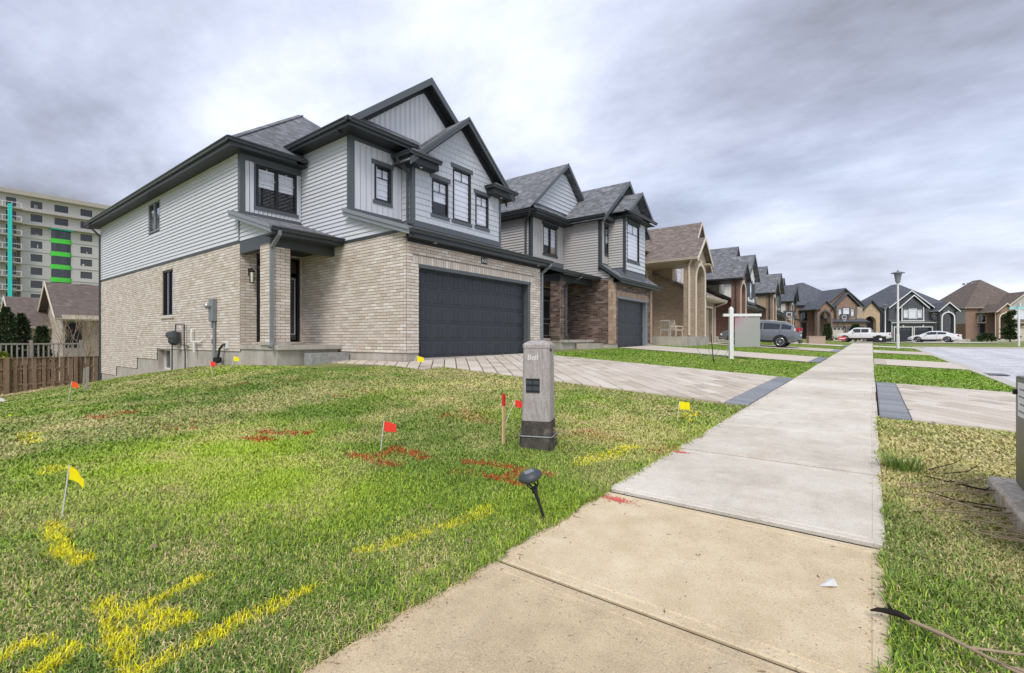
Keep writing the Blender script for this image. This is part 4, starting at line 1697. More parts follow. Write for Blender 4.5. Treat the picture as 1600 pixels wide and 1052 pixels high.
# garage door
F = front(XG)
gd = garage_door(h1, F, 8.47, 13.61, .63, 3.06, 'garage_slate', OF, 5, 8, -.22, label='dark slate blue sectional garage door with ribbed panels')
mb = MB()
F.box(mb, 8.44, 13.64, 3.06, 3.16, -.22, .02)
F.box(mb, 13.5, 13.62, .62, 3.06, -.205, -.01)
F.box(mb, 8.462, 8.52, .62, 3.06, -.205, -.14)
part(mb, 'garage_frame', 'trim_charcoal')
mb = MB()
F.box(mb, 8.3, 13.75, .5, .628, -.25, .12)
part(mb, 'garage_sill', 'concrete')
# number plate
mb = MB()
F.box(mb, 10.97, 11.25, 3.48, 3.68, .012, .03)
npl = part(mb, 'number_plate', 'frame_black')
tm = text_mesh('600', .17, 'print_white')
o = inst(tm, 'lettering', npl, (XG + .0315 - OF[0], 11.11 - OF[1], 3.58 - OF[2]), (R(90), 0, R(90)))

# roofs
EZ = 6.84
mb = MB()
ex0, ex1, ey0, ey1 = XR - .45, XE + .45, Y0 - .46, YR + .45
rz_, ry = EZ + .8 * (ey1 - ey0) / 2, (ey0 + ey1) / 2
rx1, rx0 = ex1 - (ey1 - ey0) / 2, ex0 + (ey1 - ey0) / 2
roof_plane(mb, [(ex0, ey0, EZ), (ex1, ey0, EZ), (rx1, ry, rz_), (rx0, ry, rz_)])
roof_plane(mb, [(ex1, ey0, EZ), (ex1, ey1, EZ), (rx1, ry, rz_)])
roof_plane(mb, [(ex1, ey1, EZ), (ex0, ey1, EZ), (rx0, ry, rz_), (rx1, ry, rz_)])
roof_plane(mb, [(ex0, ey1, EZ), (ex0, ey0, EZ), (rx0, ry, rz_)])
roof = part(mb, 'roof', 'shingle_charcoal', label='charcoal shingled hip roof')
mb = MB()
mb.bar([(ex1 - .1, ey0 + .1, EZ + .06), (rx1, ry, rz_ + .0), (rx0, ry, rz_ + .0)], .2, .03)
part(mb, 'ridge_cap', 'shingle_charcoal', roof)
mb = MB()
mb.box(ex0 + .02, ey0 + .02, EZ - .19, ex1 - .02, Y0 + .02, EZ - .17)
mb.box(XE - .02, ey0 + .02, EZ - .192, ex1 - .02, YG, EZ - .172)
part(mb, 'soffit', 'soffit_dark')
mb = MB()
mb.box(ex0, ey0 - .0, EZ - .2, ex1, ey0 + .025, EZ - .02)
mb.box(ex1 - .025, ey0 + .026, EZ - .2, ex1, YG - .4, EZ - .02)
part(mb, 'fascia', 'trim_near_black')
gutter(h1, (ex0, ey0, EZ + .02), (ex1 + .1, ey0, EZ + .02), (0, -1), **K)
gutter(h1, (ex1, ey0 - .1, EZ + .02), (ex1, YG - .1, EZ + .02), (1, 0), **K)

# front block: gable roof over the upright boards
E2, YP, ZP = 7.28, 10.87, 9.88
y0e, y1e = 7.6, 14.14
mb = MB()
roof_plane(mb, [(XB + .4, y0e, E2), (XB + .4, YP, ZP), (-19.2, YP, ZP), (-14.98, y0e, E2)])
roof_plane(mb, [(XB + .4, y1e, E2), (XB + .4, YP, ZP), (-19.2, YP, ZP), (-14.98, y1e, E2)])
# pent strip at the foot of the gable
roof_plane(mb, [(XB + .62, y0e, E2), (XB + .62, 10.6, E2), (XB, 10.6, E2 + .5), (XB, y0e + .6, E2 + .5)], .04)
part(mb, 'roof', 'shingle_charcoal', label='charcoal shingled front gable roof')
mb = MB()
for sgn, ye in ((1, y0e), (-1, y1e)):
    # rake boards and under-rake soffit
    mb.prism([(XB + .405, YP, ZP + .02), (XB + .405, YP, ZP - .22), (XB + .405, ye, E2 - .2), (XB + .405, ye, E2 + .02)], (.035, 0, 0))
part(mb, 'rake_board', 'trim_charcoal')
mb = MB()
for sgn, ye in ((1, y0e), (-1, y1e)):
    mb.prism([(XB + .39, YP, ZP - .08), (XB + .39, ye, E2 - .07), (XB + .03, ye, E2 - .07), (XB + .03, YP, ZP - .08)], (0, 0, -.02))
    mb.prism([(XB + .03, YP, ZP - .1), (XB + .03, YP, ZP - .36), (XB + .03, ye, E2 - .36 + .02), (XB + .03, ye, E2 - .1)], (.02, 0, 0))
part(mb, 'soffit', 'soffit_dark')
mb = MB()
mb.box(-14.9, y0e + .02, E2 - .17, XB + .6, YG + .02, E2 - .15)
mb.box(XB - .02, YG + .02, E2 - .172, XB + .6, 9.8, E2 - .152)
part(mb, 'soffit', 'soffit_dark')
mb = MB()
mb.box(-14.95, y0e, E2 - .18, XB + .62, y0e + .025, E2 - .02)
mb.box(XB + .595, y0e + .026, E2 - .18, XB + .62, 10.2, E2 - .02)
part(mb, 'fascia', 'trim_near_black')
gutter(h1, (-14.95, y0e, E2 + .02), (XB + .74, y0e, E2 + .02), (0, -1), **K)
gutter(h1, (XB + .62, y0e - .12, E2 + .02), (XB + .62, 10.05, E2 + .02), (1, 0), **K)

# shake gable with boxed returns
Y3, Z3, XF = 12.17, 8.9, XS + .36
mb = MB()
for ye in (9.55, 14.79):
    ze = Z3 - .835 * abs(Y3 - ye)
    roof_plane(mb, [(XF, Y3, Z3), (XF, ye, ze), (-13.2, ye, ze), (-15.2, Y3, Z3)])
part(mb, 'roof', 'shingle_charcoal', label='charcoal shingled gable roof over the shake front')
mb = MB()
for ye in (9.55, 14.79):
    ze = Z3 - .835 * abs(Y3 - ye)
    mb.prism([(XF + .005, Y3, Z3 + .02), (XF + .005, Y3, Z3 - .2), (XF + .005, ye, ze - .2), (XF + .005, ye, ze + .02)], (.035, 0, 0))
    mb.prism([(XF + .04, Y3, Z3 + .03), (XF + .04, Y3, Z3 - .07), (XF + .04, ye, ze - .07), (XF + .04, ye, ze + .03)], (.03, 0, 0))
part(mb, 'rake_board', 'trim_charcoal')
mb = MB()
for ye in (9.55, 14.79):
    ze = Z3 - .835 * abs(Y3 - ye)
    mb.prism([(XF, Y3, Z3 - .07), (XF, ye, ze - .07), (XS + .03, ye, ze - .07), (XS + .03, Y3, Z3 - .07)], (0, 0, -.03))
    mb.prism([(XS + .032, Y3, Z3 - .1), (XS + .032, Y3, Z3 - .33), (XS + .032, ye, ze - .33), (XS + .032, ye, ze - .1)], (.02, 0, 0))
part(mb, 'soffit', 'soffit_dark')
for y0_, y1_, x0_ in ((9.56, 10.75, XB + .1), (13.55, 14.9, -12.4)):
    mb = MB()
    mb.box(x0_, y0_, 6.62, XF + .02, y1_, 6.86)
    rt = part(mb, 'eave_return', 'soffit_dark')
    mb = MB()
    zt = 6.95
    mb.add([(x0_, y0_ - .08, zt), (XF + .12, y0_ - .08, zt), (XF + .12, y1_ + .08, zt), (x0_, y1_ + .08, zt), (x0_, (y0_ + y1_) / 2 - .1, zt + .28), (XS + .05, (y0_ + y1_) / 2 - .1, zt + .28), (XS + .05, (y0_ + y1_) / 2 + .1, zt + .28), (x0_, (y0_ + y1_) / 2 + .1, zt + .28)],
           [(0, 1, 5, 4), (1, 2, 6, 5), (2, 3, 7, 6), (4, 5, 6, 7), (0, 3, 2, 1)])
    part(mb, 'return_roof', 'shingle_charcoal', rt)
    for p0, p1, out in (((XF + .03, y0_ - .06, zt - .01), (XF + .03, y1_ + .06, zt - .01), (1, 0)), ((x0_, y0_ - .01, zt - .01), (XF + .13, y0_ - .01, zt - .01), (0, -1))):
        gutter(rt, p0, p1, out, **K)
    mb = MB()
    mb.lathe([(.05, 6.612), (.05, 6.619)], (XF - .17, (y0_ + y1_) / 2, 0), 12)
    part(mb, 'recessed_light', 'lamp_lens', rt)

# garage pent roof
gx = XG + .3
zp = lambda x: 3.98 + .33 * (gx - x)
mb = MB()
roof_plane(mb, [(gx, YG - .16, zp(gx)), (gx, 14.45, zp(gx)), (XB, 14.45, zp(XB)), (XB, YG - .16, zp(XB))], .05)
part(mb, 'roof', 'shingle_charcoal', label='low charcoal pent roof over the garage door')
mb = MB()
mb.prism([(gx + .01, YG - .165, zp(gx) + .01), (gx + .01, YG - .165, zp(gx) - .17), (XB - .06, YG - .165, zp(XB) - .17), (XB - .06, YG - .165, zp(XB) + .03)], (0, -.03, 0))
mb.prism([(gx + .01, YG - .197, zp(gx) + .03), (gx + .01, YG - .197, zp(gx) - .06), (XB - .06, YG - .197, zp(XB) - .06), (XB - .06, YG - .197, zp(XB) + .05)], (0, -.03, 0))
part(mb, 'rake_board', 'trim_slate_grey')
mb = MB()
mb.box(XG + .012, YG - .13, 3.765, gx - .02, 14.4, 3.785)
mb.prism([(XB, YG - .16, zp(XB) - .17), (gx, YG - .16, zp(gx) - .17), (gx, YG, zp(gx) - .17), (XB, YG, zp(XB) - .17)], (0, 0, .02))
mb.box(XG + .012, YG + .02, 3.69, XG + .04, 14.25, 3.762)
part(mb, 'soffit', 'soffit_dark')
mb = MB()
mb.box(gx - .02, YG - .16, 3.765, gx, 14.45, 3.94)
part(mb, 'fascia', 'trim_near_black')
gutter(h1, (gx, YG - .16, 3.99), (gx, 14.5, 3.99), (1, 0), **K)
for yy_ in (8.9, 13.9):
    mb = MB()
    mb.lathe([(.05, 3.757), (.05, 3.764)], (XG + .17, yy_, 0), 12)
    part(mb, 'recessed_light', 'lamp_lens')

# porch roof
px1 = -12.4
zq = lambda x: 4.1 + .32 * (px1 - x)
mb = MB()
roof_plane(mb, [(px1, 5.92, zq(px1)), (px1, YG - .005, zq(px1)), (XE + .005, YG - .005, zq(XE)), (XE + .005, 5.92, zq(XE))], .05)
part(mb, 'porch_roof', 'shingle_charcoal')
mb = MB()
mb.prism([(px1 + .01, 5.918, zq(px1) + .02), (px1 + .01, 5.918, zq(px1) - .16), (XE - .15, 5.918, zq(XE) - .14), (XE - .15, 5.918, zq(XE) + .05)], (0, -.03, 0))
mb.prism([(px1 + .01, 5.887, zq(px1) + .03), (px1 + .01, 5.887, zq(px1) - .05), (XE - .15, 5.887, zq(XE) - .04), (XE - .15, 5.887, zq(XE) + .06)], (0, -.025, 0))
mb.box(XE - .15, 5.919, zq(XE) - .14, XE - .02, Y0 - .03, zq(XE) + .04)
part(mb, 'rake_board', 'trim_slate_grey')
# cheek wall in siding below the rake
planks(h1, left(Y0 + .0), lambda z: (XE + .03, max(XE + .04, min(-12.75, px1 - (z - 3.98) / .32))), 4.03, 4.72, 'siding_grey', **K)
mb = MB()
mb.box(XE + .01, Y0 - .02, 3.66, -12.92, Y0 + .2, 4.02)
mb.box(-13.1, 6.15, 3.66, -12.88, YG - .01, 3.98)
part(mb, 'porch_beam', 'trim_near_black')
mb = MB()
mb.box(XE + .01, 6.36, 3.82, -13.12, YG - .012, 3.84)
part(mb, 'soffit', 'soffit_dark')
mb = MB()
mb.box(px1 - .025, 5.93, 3.9, px1, YG - .01, 4.05)
mb.box(-12.88, 5.93, 3.9, px1 - .026, YG - .01, 3.92)
part(mb, 'fascia', 'trim_near_black')
gutter(h1, (px1, 5.88, 4.11), (px1, YG - .01, 4.11), (1, 0), **K)

# downspouts
downspout(h1, [(px1 + .06, 6.1, 4.0), (px1 + .06, 6.1, 3.9), (-12.85, 6.14, 3.62), (-12.85, 6.14, 3.5), (-12.85, 6.14, 1.15), (-12.83, 6.13, 1.04), (-12.6, 5.98, .93)], 'metal_grey', OF, .085, .07)
downspout(h1, [(XR + .3, ey0 - .06, EZ - .1), (XR + .3, ey0 - .06, EZ - .2), (XR + .05, Y0 - .05, EZ - .6), (XR + .05, Y0 - .05, EZ - .8), (XR + .05, Y0 - .05, -.95), (XR + .05, Y0 - .1, -1.03), (XR - .3, Y0 - .3, -1.12)], 'trim_near_black', OF, .085, .07)
downspout(h1, [(XB + .35, 9.5, 6.85), (XB + .35, 9.5, 6.75), (XS - .16, YS - .05, 6.45), (XS - .16, YS - .05, 6.3), (XS - .16, YS - .05, 4.98), (XS - .14, YS - .06, 4.9), (XS + .15, YS - .1, 4.78)], 'trim_charcoal', OF, .08, .06)
downspout(h1, [(gx + .06, 14.4, 3.88), (gx + .06, 14.4, 3.82), (XG + .02, 14.33, 3.55), (XG + .02, 14.33, 3.4), (XG + .02, 14.33, .8)], 'trim_slate_grey', OF, .085, .07)

# services on the side wall
F = left(Y0)
mb = MB()
F.box(mb, -16.75, -16.42, 1.72, 2.42, .01, .14)
em = part(mb, 'electric_meter', 'metal_grey')
mb = MB()
mb.lathe([(.09, 0), (.085, -.1), (.06, -.14)], (-16.66, Y0 - .14, 2.2), 14, 'y')
part(mb, 'meter_dial', 'metal_light', em)
mb = MB()
mb.tube([(-16.5, Y0 - .06, 1.72), (-16.5, Y0 - .06, .2)], .035, 8)
mb.tube([(-16.62, Y0 - .05, 1.55), (-16.62, Y0 - .05, .25)], .02, 8)
F.box(mb, -16.68, -16.56, 1.5, 1.72, .01, .1)
F.box(mb, -16.67, -16.57, 1.0, 1.15, .01, .09)
part(mb, 'conduit', 'metal_grey', em)
mb = MB()
mb.lathe([(.05, -.3), (.17, -.2), (.19, 0), (.17, .16), (.05, .22)], (-19.55, Y0 - .22, 1.22), 12)
mb.lathe([(.1, -.2), (.13, -.14), (.13, .1)], (-19.85, Y0 - .22, 1.3), 10, 'x')
gm = part(mb, 'gas_meter', 'metal_dark')
mb = MB()
mb.tube([(-19.8, Y0 - .2, .0), (-19.8, Y0 - .2, 1.1)], .022, 8)
mb.tube([(-19.45, Y0 - .2, 1.35), (-19.45, Y0 - .2, 1.66), (-18.95, Y0 - .1, 1.66), (-18.95, Y0 - .1, .95), (-18.92, Y0 - .08, .6), (-18.86, Y0 - .1, .1)], .022, 8)
mb.tube([(-19.3, Y0 - .2, 1.4), (-19.15, Y0 - .15, 1.4), (-19.12, Y0 - .15, .95), (-18.7, Y0 - .05, .9)], .018, 8)
part(mb, 'pipe', 'metal_dark', gm)
mb = MB()
mb.tube([(-18.28, Y0 - .01, 1.46), (-18.25, Y0 - .1, 1.47), (-18.23, Y0 - .12, 1.4), (-18.23, Y0 - .12, 1.05)], .035, 8)
mb.tube([(-18.05, Y0 - .1, 1.1), (-18.05, Y0 - .1, .7)], .04, 8)
mb.tube([(-18.23, Y0 - .1, 1.05), (-17.62, Y0 - .1, 1.05), (-17.62, Y0 - .02, 1.1)], .03, 8)
part(mb, 'vent_pipe', 'plastic_white')
mb = MB()
mb.tube([(-15.72, Y0 - .02, 1.0), (-15.75, Y0 - .1, .98), (-15.95, Y0 - .12, .85), (-16.0, Y0 - .14, .6)], .035, 8)
mb.lathe([(.06, -.09), (.12, -.06), (.12, .07), (.06, .1)], (-16.02, Y0 - .16, .5), 10)
part(mb, 'sump_outlet', 'plastic_black')
mb = MB()
F.box(mb, -15.85, -15.55, .86, 1.08, .01, .05)
part(mb, 'outlet_plate', 'plastic_white')

# ================================================================== house two: brown brick, warm grey siding
OF2 = (-9.6, 20.36, 0.7)
h2 = thing('house', 'two-storey brown brick house with warm grey siding and a single dark garage door', 'house', OF2, 0, 'houses along the street')
K2 = dict(off=OF2)


def part2(mb, name, mat, parent=h2, label=None, kind=None):
    return part(mb, name, mat, parent, label, kind, OF2)


A0, AG, AR = 17.52, 20.36, 25.22          # left wall, garage side, right end
XE2, XP2, XB2 = -12.32, -10.27, -9.4      # entry wall, projecting wall, bay
mb = MB()
wall(mb, left(A0 + .02), -28, XE2, -.5, .95)
mb.box(XE2, A0 + .02, 0, -10.7, AG - .02, 1.0)
wall(mb, left(AG + .02), XE2, -9.62, .2, .92)
wall(mb, front(-9.62), AG + .02, 20.84, .2, .92)
wall(mb, front(-9.62), 24.55, AR, .2, .92)
part2(mb, 'foundation', 'concrete')
mb = MB()
mb.box(XE2 + .01, A0, 1.0, -10.6, AG - .012, 1.12)
mb.box(-10.62, 18.7, .5, -10.1, AG - .02, .95)
part2(mb, 'porch_slab', 'concrete')
g2 = [(20.84, 24.55, .3, 3.2)]
d2w = [(18.4, 19.72, 1.12, 3.6)]
mb = MB()
wall(mb, left(A0), -28, XE2, .95, 4.0)
wall(mb, front(XE2), A0, AG, 1.1, 4.0, d2w, .14)
wall(mb, left(AG), XE2, -9.6, .92, 4.0)
wall(mb, front(-9.6), AG, AR, .92, 3.8, g2, .3)
wall(mb, right(AR), -28, -9.6, 0, 3.9)
wall(mb, right(AR), -28, -10.3, 3.9, 6.9)
mb.poly((-28, A0, -1), (-28, AR, -1), (-28, AR, 6.8), (-28, A0, 6.8))
part2(mb, 'wall', 'mortar_brown')
mb = MB()
put_bricks(h2, left(AG), lay_bricks(left(AG), XE2, -9.85, .92, 3.98), 'brick_brown', False, mb, mj=.007)
put_bricks(h2, front(XE2), lay_bricks(front(XE2), A0, AG, 1.1, 3.98, d2w), 'brick_brown', False, mb, mj=.007)
put_bricks(h2, front(-9.6), lay_bricks(front(-9.6), AG + .3, AR - .25, .92, 3.78, g2 + [(20.7, 24.7, 3.2, 3.42)]), 'brick_brown', False, mb, mj=.007)
part2(mb, 'brick_field', 'brick_brown', kind='stuff')
mb = MB()
put_bricks(h2, left(AG), lay_bricks(left(AG), -9.85, -9.6, .92, 3.98, bl=.25, bh=.2), 'brick_tan_light', False, mb)
put_bricks(h2, front(-9.6), lay_bricks(front(-9.6), AG, AG + .3, .92, 3.78, bl=.3, bh=.2), 'brick_tan_light', False, mb)
put_bricks(h2, front(-9.6), lay_bricks(front(-9.6), AR - .25, AR, .92, 3.78, bl=.25, bh=.2), 'brick_tan_light', False, mb)
put_bricks(h2, front(-9.6), [(20.7 + .1 * i, 20.8 + .1 * i, 3.2, 3.42) for i in range(40)], 'brick_tan_light', False, mb)
part2(mb, 'quoins', 'brick_tan_light', kind='stuff')
mb = MB()
mb.box(-11.25, A0 - .02, 1.1, -10.75, A0 + .58, 3.72)
pr = part2(mb, 'porch_pier', 'mortar_brown')
mb = MB()
put_bricks(h2, front(-10.75), lay_bricks(front(-10.75), A0 - .02, A0 + .58, 1.12, 3.7), 'brick_brown', False, mb)
put_bricks(h2, left(A0 - .02), lay_bricks(left(A0 - .02), -11.25, -10.75, 1.12, 3.7), 'brick_brown', False, mb)
put_bricks(h2, right(A0 + .58), lay_bricks(right(A0 + .58), -11.25, -10.75, 1.12, 3.7), 'brick_brown', False, mb)
b_ = part2(mb, 'pier_bricks', 'brick_brown', pr, kind='stuff')
ew2 = [(18.5, 19.73, 5.22, 6.55)]
pw2 = [(20.82, 21.36, 5.28, 6.6)]
yw2 = [(21.42, 22.9, 5.0, 6.84)]
mb = MB()
wall(mb, left(A0), -28, XE2, 4.0, 6.8)
wall(mb, front(XE2), A0, AG, 4.0, 6.9, ew2, .1)
wall(mb, left(AG), XE2, XP2, 4.0, 7.0)
mb.poly((XP2, AG, 4.0), (-9.6, AG, 4.0), (XP2, AG, 4.45))
wall(mb, front(XP2), AG, AR, 3.9, 7.0, pw2, .1)
wall(mb, left(21.2), XP2, XB2, 4.0, 7.0)
wall(mb, front(XB2), 21.2, 23.75, 3.9, 7.1, yw2, .1)
wall(mb, right(23.75), XP2, XB2, 4.0, 7.0)
mb.poly((XE2 - .01, 17.2, 6.9), (XE2 - .01, 23.5, 6.9), (XE2 - .01, 20.34, 9.7))
mb.poly((XP2 - .01, 20.4, 6.9), (XP2 - .01, 25.3, 6.9), (XP2 - .01, 22.9, 8.9))
mb.poly((XB2 - .01, 21.2, 7.1), (XB2 - .01, 23.75, 7.1), (XB2 - .01, 22.47, 8.15))
part2(mb, 'sheathing', 'wall_shadow_backing')
planks(h2, left(A0), lambda z: (-28, XE2 - .1), 4.03, 6.78, 'siding_warm', exp_=.125, **K2)
planks(h2, left(AG), lambda z: (XE2 + .02, XP2 - .1) if z > 4.5 else (XE2 + .02, min(-9.75, XP2 + (4.5 - z) / .7)), 4.03, 6.95, 'siding_warm', exp_=.125, **K2)
planks(h2, left(21.2), lambda z: (XP2 + .03, XB2 - .08), 4.6, 6.95, 'siding_warm', exp_=.125, **K2)
boards(h2, front(XE2), A0 + .14, AG - .03, 4.9, 6.85, 'siding_warm', ew2, w=.22, **K2)
boards(h2, front(XP2), AG + .14, 21.18, 4.8, 6.95, 'siding_warm', pw2, w=.22, **K2)
planks(h2, front(XB2), lambda z: (21.3, 23.66), 4.5, 7.08, 'shake_pale', yw2, exp_=.2, **K2)
planks(h2, front(XE2), lambda z: (20.34 - (9.6 - z) / .87, 20.34 + (9.6 - z) / .87), 7.45, 9.4, 'shake_pale', exp_=.2, **K2)
mb = MB()
for F, s0, s1, z0, z1 in ((left(A0), XE2 - .1, XE2 + .03, 4.2, 6.78), (front(XE2), A0 - .03, A0 + .13, 4.2, 6.78), (left(AG), XP2 - .1, XP2 + .03, 4.4, 6.95), (front(XP2), AG - .03, AG + .13, 4.4, 6.95),
                          (left(21.2), XB2 - .09, XB2 + .03, 4.4, 7.0), (front(XB2), 21.17, 21.29, 4.3, 7.0)):
    mb = MB()
    F.box(mb, s0, s1, z0, z1, .003, .034)
    part2(mb, 'corner_board', 'trim_near_black')
window(h2, front(XE2), *ew2[0], sashes=2, grille=False, casing='trim_near_black', blind=.3, **K2)
window(h2, front(XP2), *pw2[0], sashes=1, grille=.35, casing='trim_near_black', blind=.4, **K2)
window(h2, front(XB2), *yw2[0], sashes=1, grille=.45, casing='trim_near_black', blind=.02, **K2)
garage_door(h2, front(-9.6), 20.85, 24.54, .72, 3.1, 'garage_slate', OF2, 4, 6, -.25, label='single dark slate garage door')
F = front(-9.6)
mb = MB()
F.box(mb, 20.8, 24.58, 3.1, 3.2, -.25, .02)
F.box(mb, 24.44, 24.55, .7, 3.1, -.24, -.01)
part2(mb, 'garage_frame', 'trim_slate_grey')
F = front(XE2)
mb = MB()
ring(mb, F, 18.4, 19.72, 1.12, 3.6, .07, -.13, -.03)
F.box(mb, 19.36, 19.43, 1.19, 3.53, -.13, -.04)
F.box(mb, 18.47, 19.36, 3.12, 3.2, -.13, -.04)
df2 = part2(mb, 'door_frame', 'frame_black')
mb = MB()
F.box(mb, 18.47, 19.36, 1.19, 3.12, -.12, -.08)
fd2 = part2(mb, 'front_door', 'door_black')
for c_, d_ in ((1.3, 1.9), (2.1, 3.0)):
    mb = MB()
    ring(mb, F, 18.6, 19.23, c_, d_, .03, -.0799, -.06)
    part2(mb, 'panel', 'print_grey', fd2)
mb = MB()
F.box(mb, 19.45, 19.63, 1.25, 3.1, -.1, -.095)
F.box(mb, 18.5, 19.63, 3.22, 3.52, -.1, -.095)
part2(mb, 'pane', 'glass', df2)
mb = MB()
F.box(mb, 18.3, 19.85, 1.121, 1.19, -.12, .1)
part2(mb, 'threshold', 'stone_pale')
# roofs
mb = MB()
zr = 9.9
for ye in (A0 - .45, 23.6):
    ze = zr - .87 * abs(20.34 - ye)
    roof_plane(mb, [(XE2 + .3, 20.34, zr), (XE2 + .3, ye, ze), (-28, ye, ze), (-26, 20.34, zr)])
roof_plane(mb, [(XE2 + .62, A0 - .45, 6.9), (XE2 + .62, 20.2, 6.9), (XE2, 20.2, 7.4), (XE2, A0, 7.4)], .04)
part2(mb, 'roof', 'shingle_charcoal', label='tall charcoal shingled gable roof')
mb = MB()
for ye in (A0 - .1, 23.6):
    ze = zr - .87 * abs(20.34 - ye)
    mb.prism([(XE2 + .305, 20.34, zr + .02), (XE2 + .305, 20.34, zr - .18), (XE2 + .305, ye, ze - .18), (XE2 + .305, ye, ze + .02)], (.03, 0, 0))
part2(mb, 'rake_board', 'trim_charcoal')
mb = MB()
zr2 = 9.26
for ye in (19.95, 25.85):
    ze = zr2 - .83 * abs(22.9 - ye)
    roof_plane(mb, [(XP2 + .37, 22.9, zr2), (XP2 + .37, ye, ze), (-13.5, ye, ze), (-15.5, 22.9, zr2)])
part2(mb, 'roof', 'shingle_charcoal', label='lower charcoal gable roof over the garage wing')
mb = MB()
for ye in (19.95, 25.85):
    ze = zr2 - .83 * abs(22.9 - ye)
    mb.prism([(XP2 + .375, 22.9, zr2 + .02), (XP2 + .375, 22.9, zr2 - .2), (XP2 + .375, ye, ze - .2), (XP2 + .375, ye, ze + .02)], (.03, 0, 0))
zr3, xf3 = 8.42, XB2 + .35
mb2 = MB()
for ye in (20.95, 24.0):
    ze = 7.27
    roof_plane(mb2, [(xf3, 22.47, zr3), (xf3, ye, ze), (XP2 - .3, ye, ze), (XP2 - .8, 22.47, zr3)])
roof_plane(mb2, [(xf3 + .1, 20.9, 7.18), (xf3 + .1, 24.05, 7.18), (XB2 + .05, 24.05, 7.36), (XB2 + .05, 20.9, 7.36)], .03)
part2(mb2, 'roof', 'shingle_charcoal', label='small charcoal gable roof over the bay')
for ye in (20.95, 24.0):
    mb.prism([(xf3 + .005, 22.47, zr3 + .02), (xf3 + .005, 22.47, zr3 - .15), (xf3 + .005, ye, 7.12), (xf3 + .005, ye, 7.29)], (.03, 0, 0))
part2(mb, 'rake_board', 'trim_charcoal')
mb = MB()
mb.box(-28, A0 - .43, 6.72, XE2 + .6, A0 + .02, 6.74)
mb.box(XE2 - .02, A0 + .02, 6.722, XE2 + .6, 20.4, 6.742)
mb.box(XE2, 19.97, 6.8, XP2 + .35, AG + .02, 6.82)
mb.box(XP2 - .02, AG + .02, 6.802, XP2 + .35, 21.2, 6.822)
mb.box(XP2, 20.97, 7.0, xf3 + .08, 24.0, 7.02)
part2(mb, 'soffit', 'soffit_dark')
mb = MB()
mb.box(-28, A0 - .45, 6.72, XE2 + .62, A0 - .43, 6.88)
mb.box(XE2 + .6, A0 - .428, 6.72, XE2 + .62, 20.0, 6.88)
mb.box(XE2 + .5, 19.95, 6.8, XP2 + .37, 19.97, 6.98)
mb.box(XP2 + .35, 19.972, 6.8, XP2 + .37, 21.2, 6.98)
part2(mb, 'fascia', 'trim_near_black')
gutter(h2, (-28, A0 - .45, 6.92), (XE2 + .72, A0 - .45, 6.92), (0, -1), **K2)
gutter(h2, (XE2 + .62, A0 - .5, 6.92), (XE2 + .62, 19.9, 6.92), (1, 0), **K2)
gutter(h2, (XE2 + .6, 19.95, 7.0), (XP2 + .48, 19.95, 7.0), (0, -1), **K2)
gutter(h2, (xf3 + .08, 20.85, 7.2), (xf3 + .08, 24.1, 7.2), (1, 0), **K2)
gx2 = -9.2
zp2 = lambda x: 3.98 + .72 * (gx2 - x)
mb = MB()
roof_plane(mb, [(gx2, AG - .2, zp2(gx2)), (gx2, AR + .2, zp2(gx2)), (XP2, AR + .2, zp2(XP2)), (XP2, AG - .2, zp2(XP2))], .05)
part2(mb, 'roof', 'shingle_charcoal', label='narrow charcoal pent roof above the single garage door')
mb = MB()
mb.prism([(gx2 + .01, AG - .2, zp2(gx2) + .02), (gx2 + .01, AG - .2, zp2(gx2) - .14), (XP2, AG - .2, zp2(XP2) - .14), (XP2, AG - .2, zp2(XP2) + .04)], (0, -.03, 0))
mb.box(-9.59, AG + .01, 3.79, gx2, AR + .15, 3.81)
mb.box(gx2 - .02, AG - .15, 3.811, gx2, AR + .18, 3.95)
part2(mb, 'fascia', 'trim_near_black')
gutter(h2, (gx2, AG - .2, 4.0), (gx2, AR + .25, 4.0), (1, 0), **K2)
qx2 = -10.3
zq2 = lambda x: 4.08 + .3 * (qx2 - x)
mb = MB()
roof_plane(mb, [(qx2, A0 - .45, zq2(qx2)), (qx2, AG - .005, zq2(qx2)), (XE2 + .01, AG - .005, zq2(XE2)), (XE2 + .01, A0 - .45, zq2(XE2))], .05)
part2(mb, 'porch_roof', 'shingle_charcoal')
mb = MB()
mb.box(-12.3, A0 - .05, 3.7, -10.72, A0 + .2, 4.02)
mb.box(-10.95, A0 + .21, 3.7, -10.72, AG - .01, 4.0)
mb.box(XE2 + .01, A0 + .21, 3.86, -10.96, AG - .02, 3.88)
mb.box(qx2 - .02, A0 - .44, 3.9, qx2, AG - .02, 4.04)
mb.prism([(qx2, A0 - .45, zq2(qx2) + .02), (qx2, A0 - .45, zq2(qx2) - .14), (XE2, A0 - .45, zq2(XE2) - .14), (XE2, A0 - .45, zq2(XE2) + .03)], (0, -.03, 0))
part2(mb, 'porch_beam', 'trim_near_black')
gutter(h2, (qx2, A0 - .48, 4.09), (qx2, AG - .02, 4.09), (1, 0), **K2)
downspout(h2, [(qx2 + .06, 18.5, 4.0), (qx2 + .06, 18.5, 3.9), (-10.7, 18.0, 3.6), (-10.7, 17.9, 3.4), (-10.7, 17.9, 1.3), (-10.5, 17.85, 1.2)], 'trim_near_black', OF2, .09, .07)
downspout(h2, [(XE2 + .3, A0 - .5, 6.85), (XE2 + .3, A0 - .5, 6.78), (XE2 - .25, A0 - .05, 6.5), (XE2 - .25, A0 - .05, 6.3), (XE2 - .25, A0 - .05, 4.4)], 'trim_near_black', OF2, .085, .07)
mb = MB()
mb.box(-19.6, 19.1, 8.9, -19.2, 19.5, 9.25)
part2(mb, 'roof_vent', 'trim_near_black')


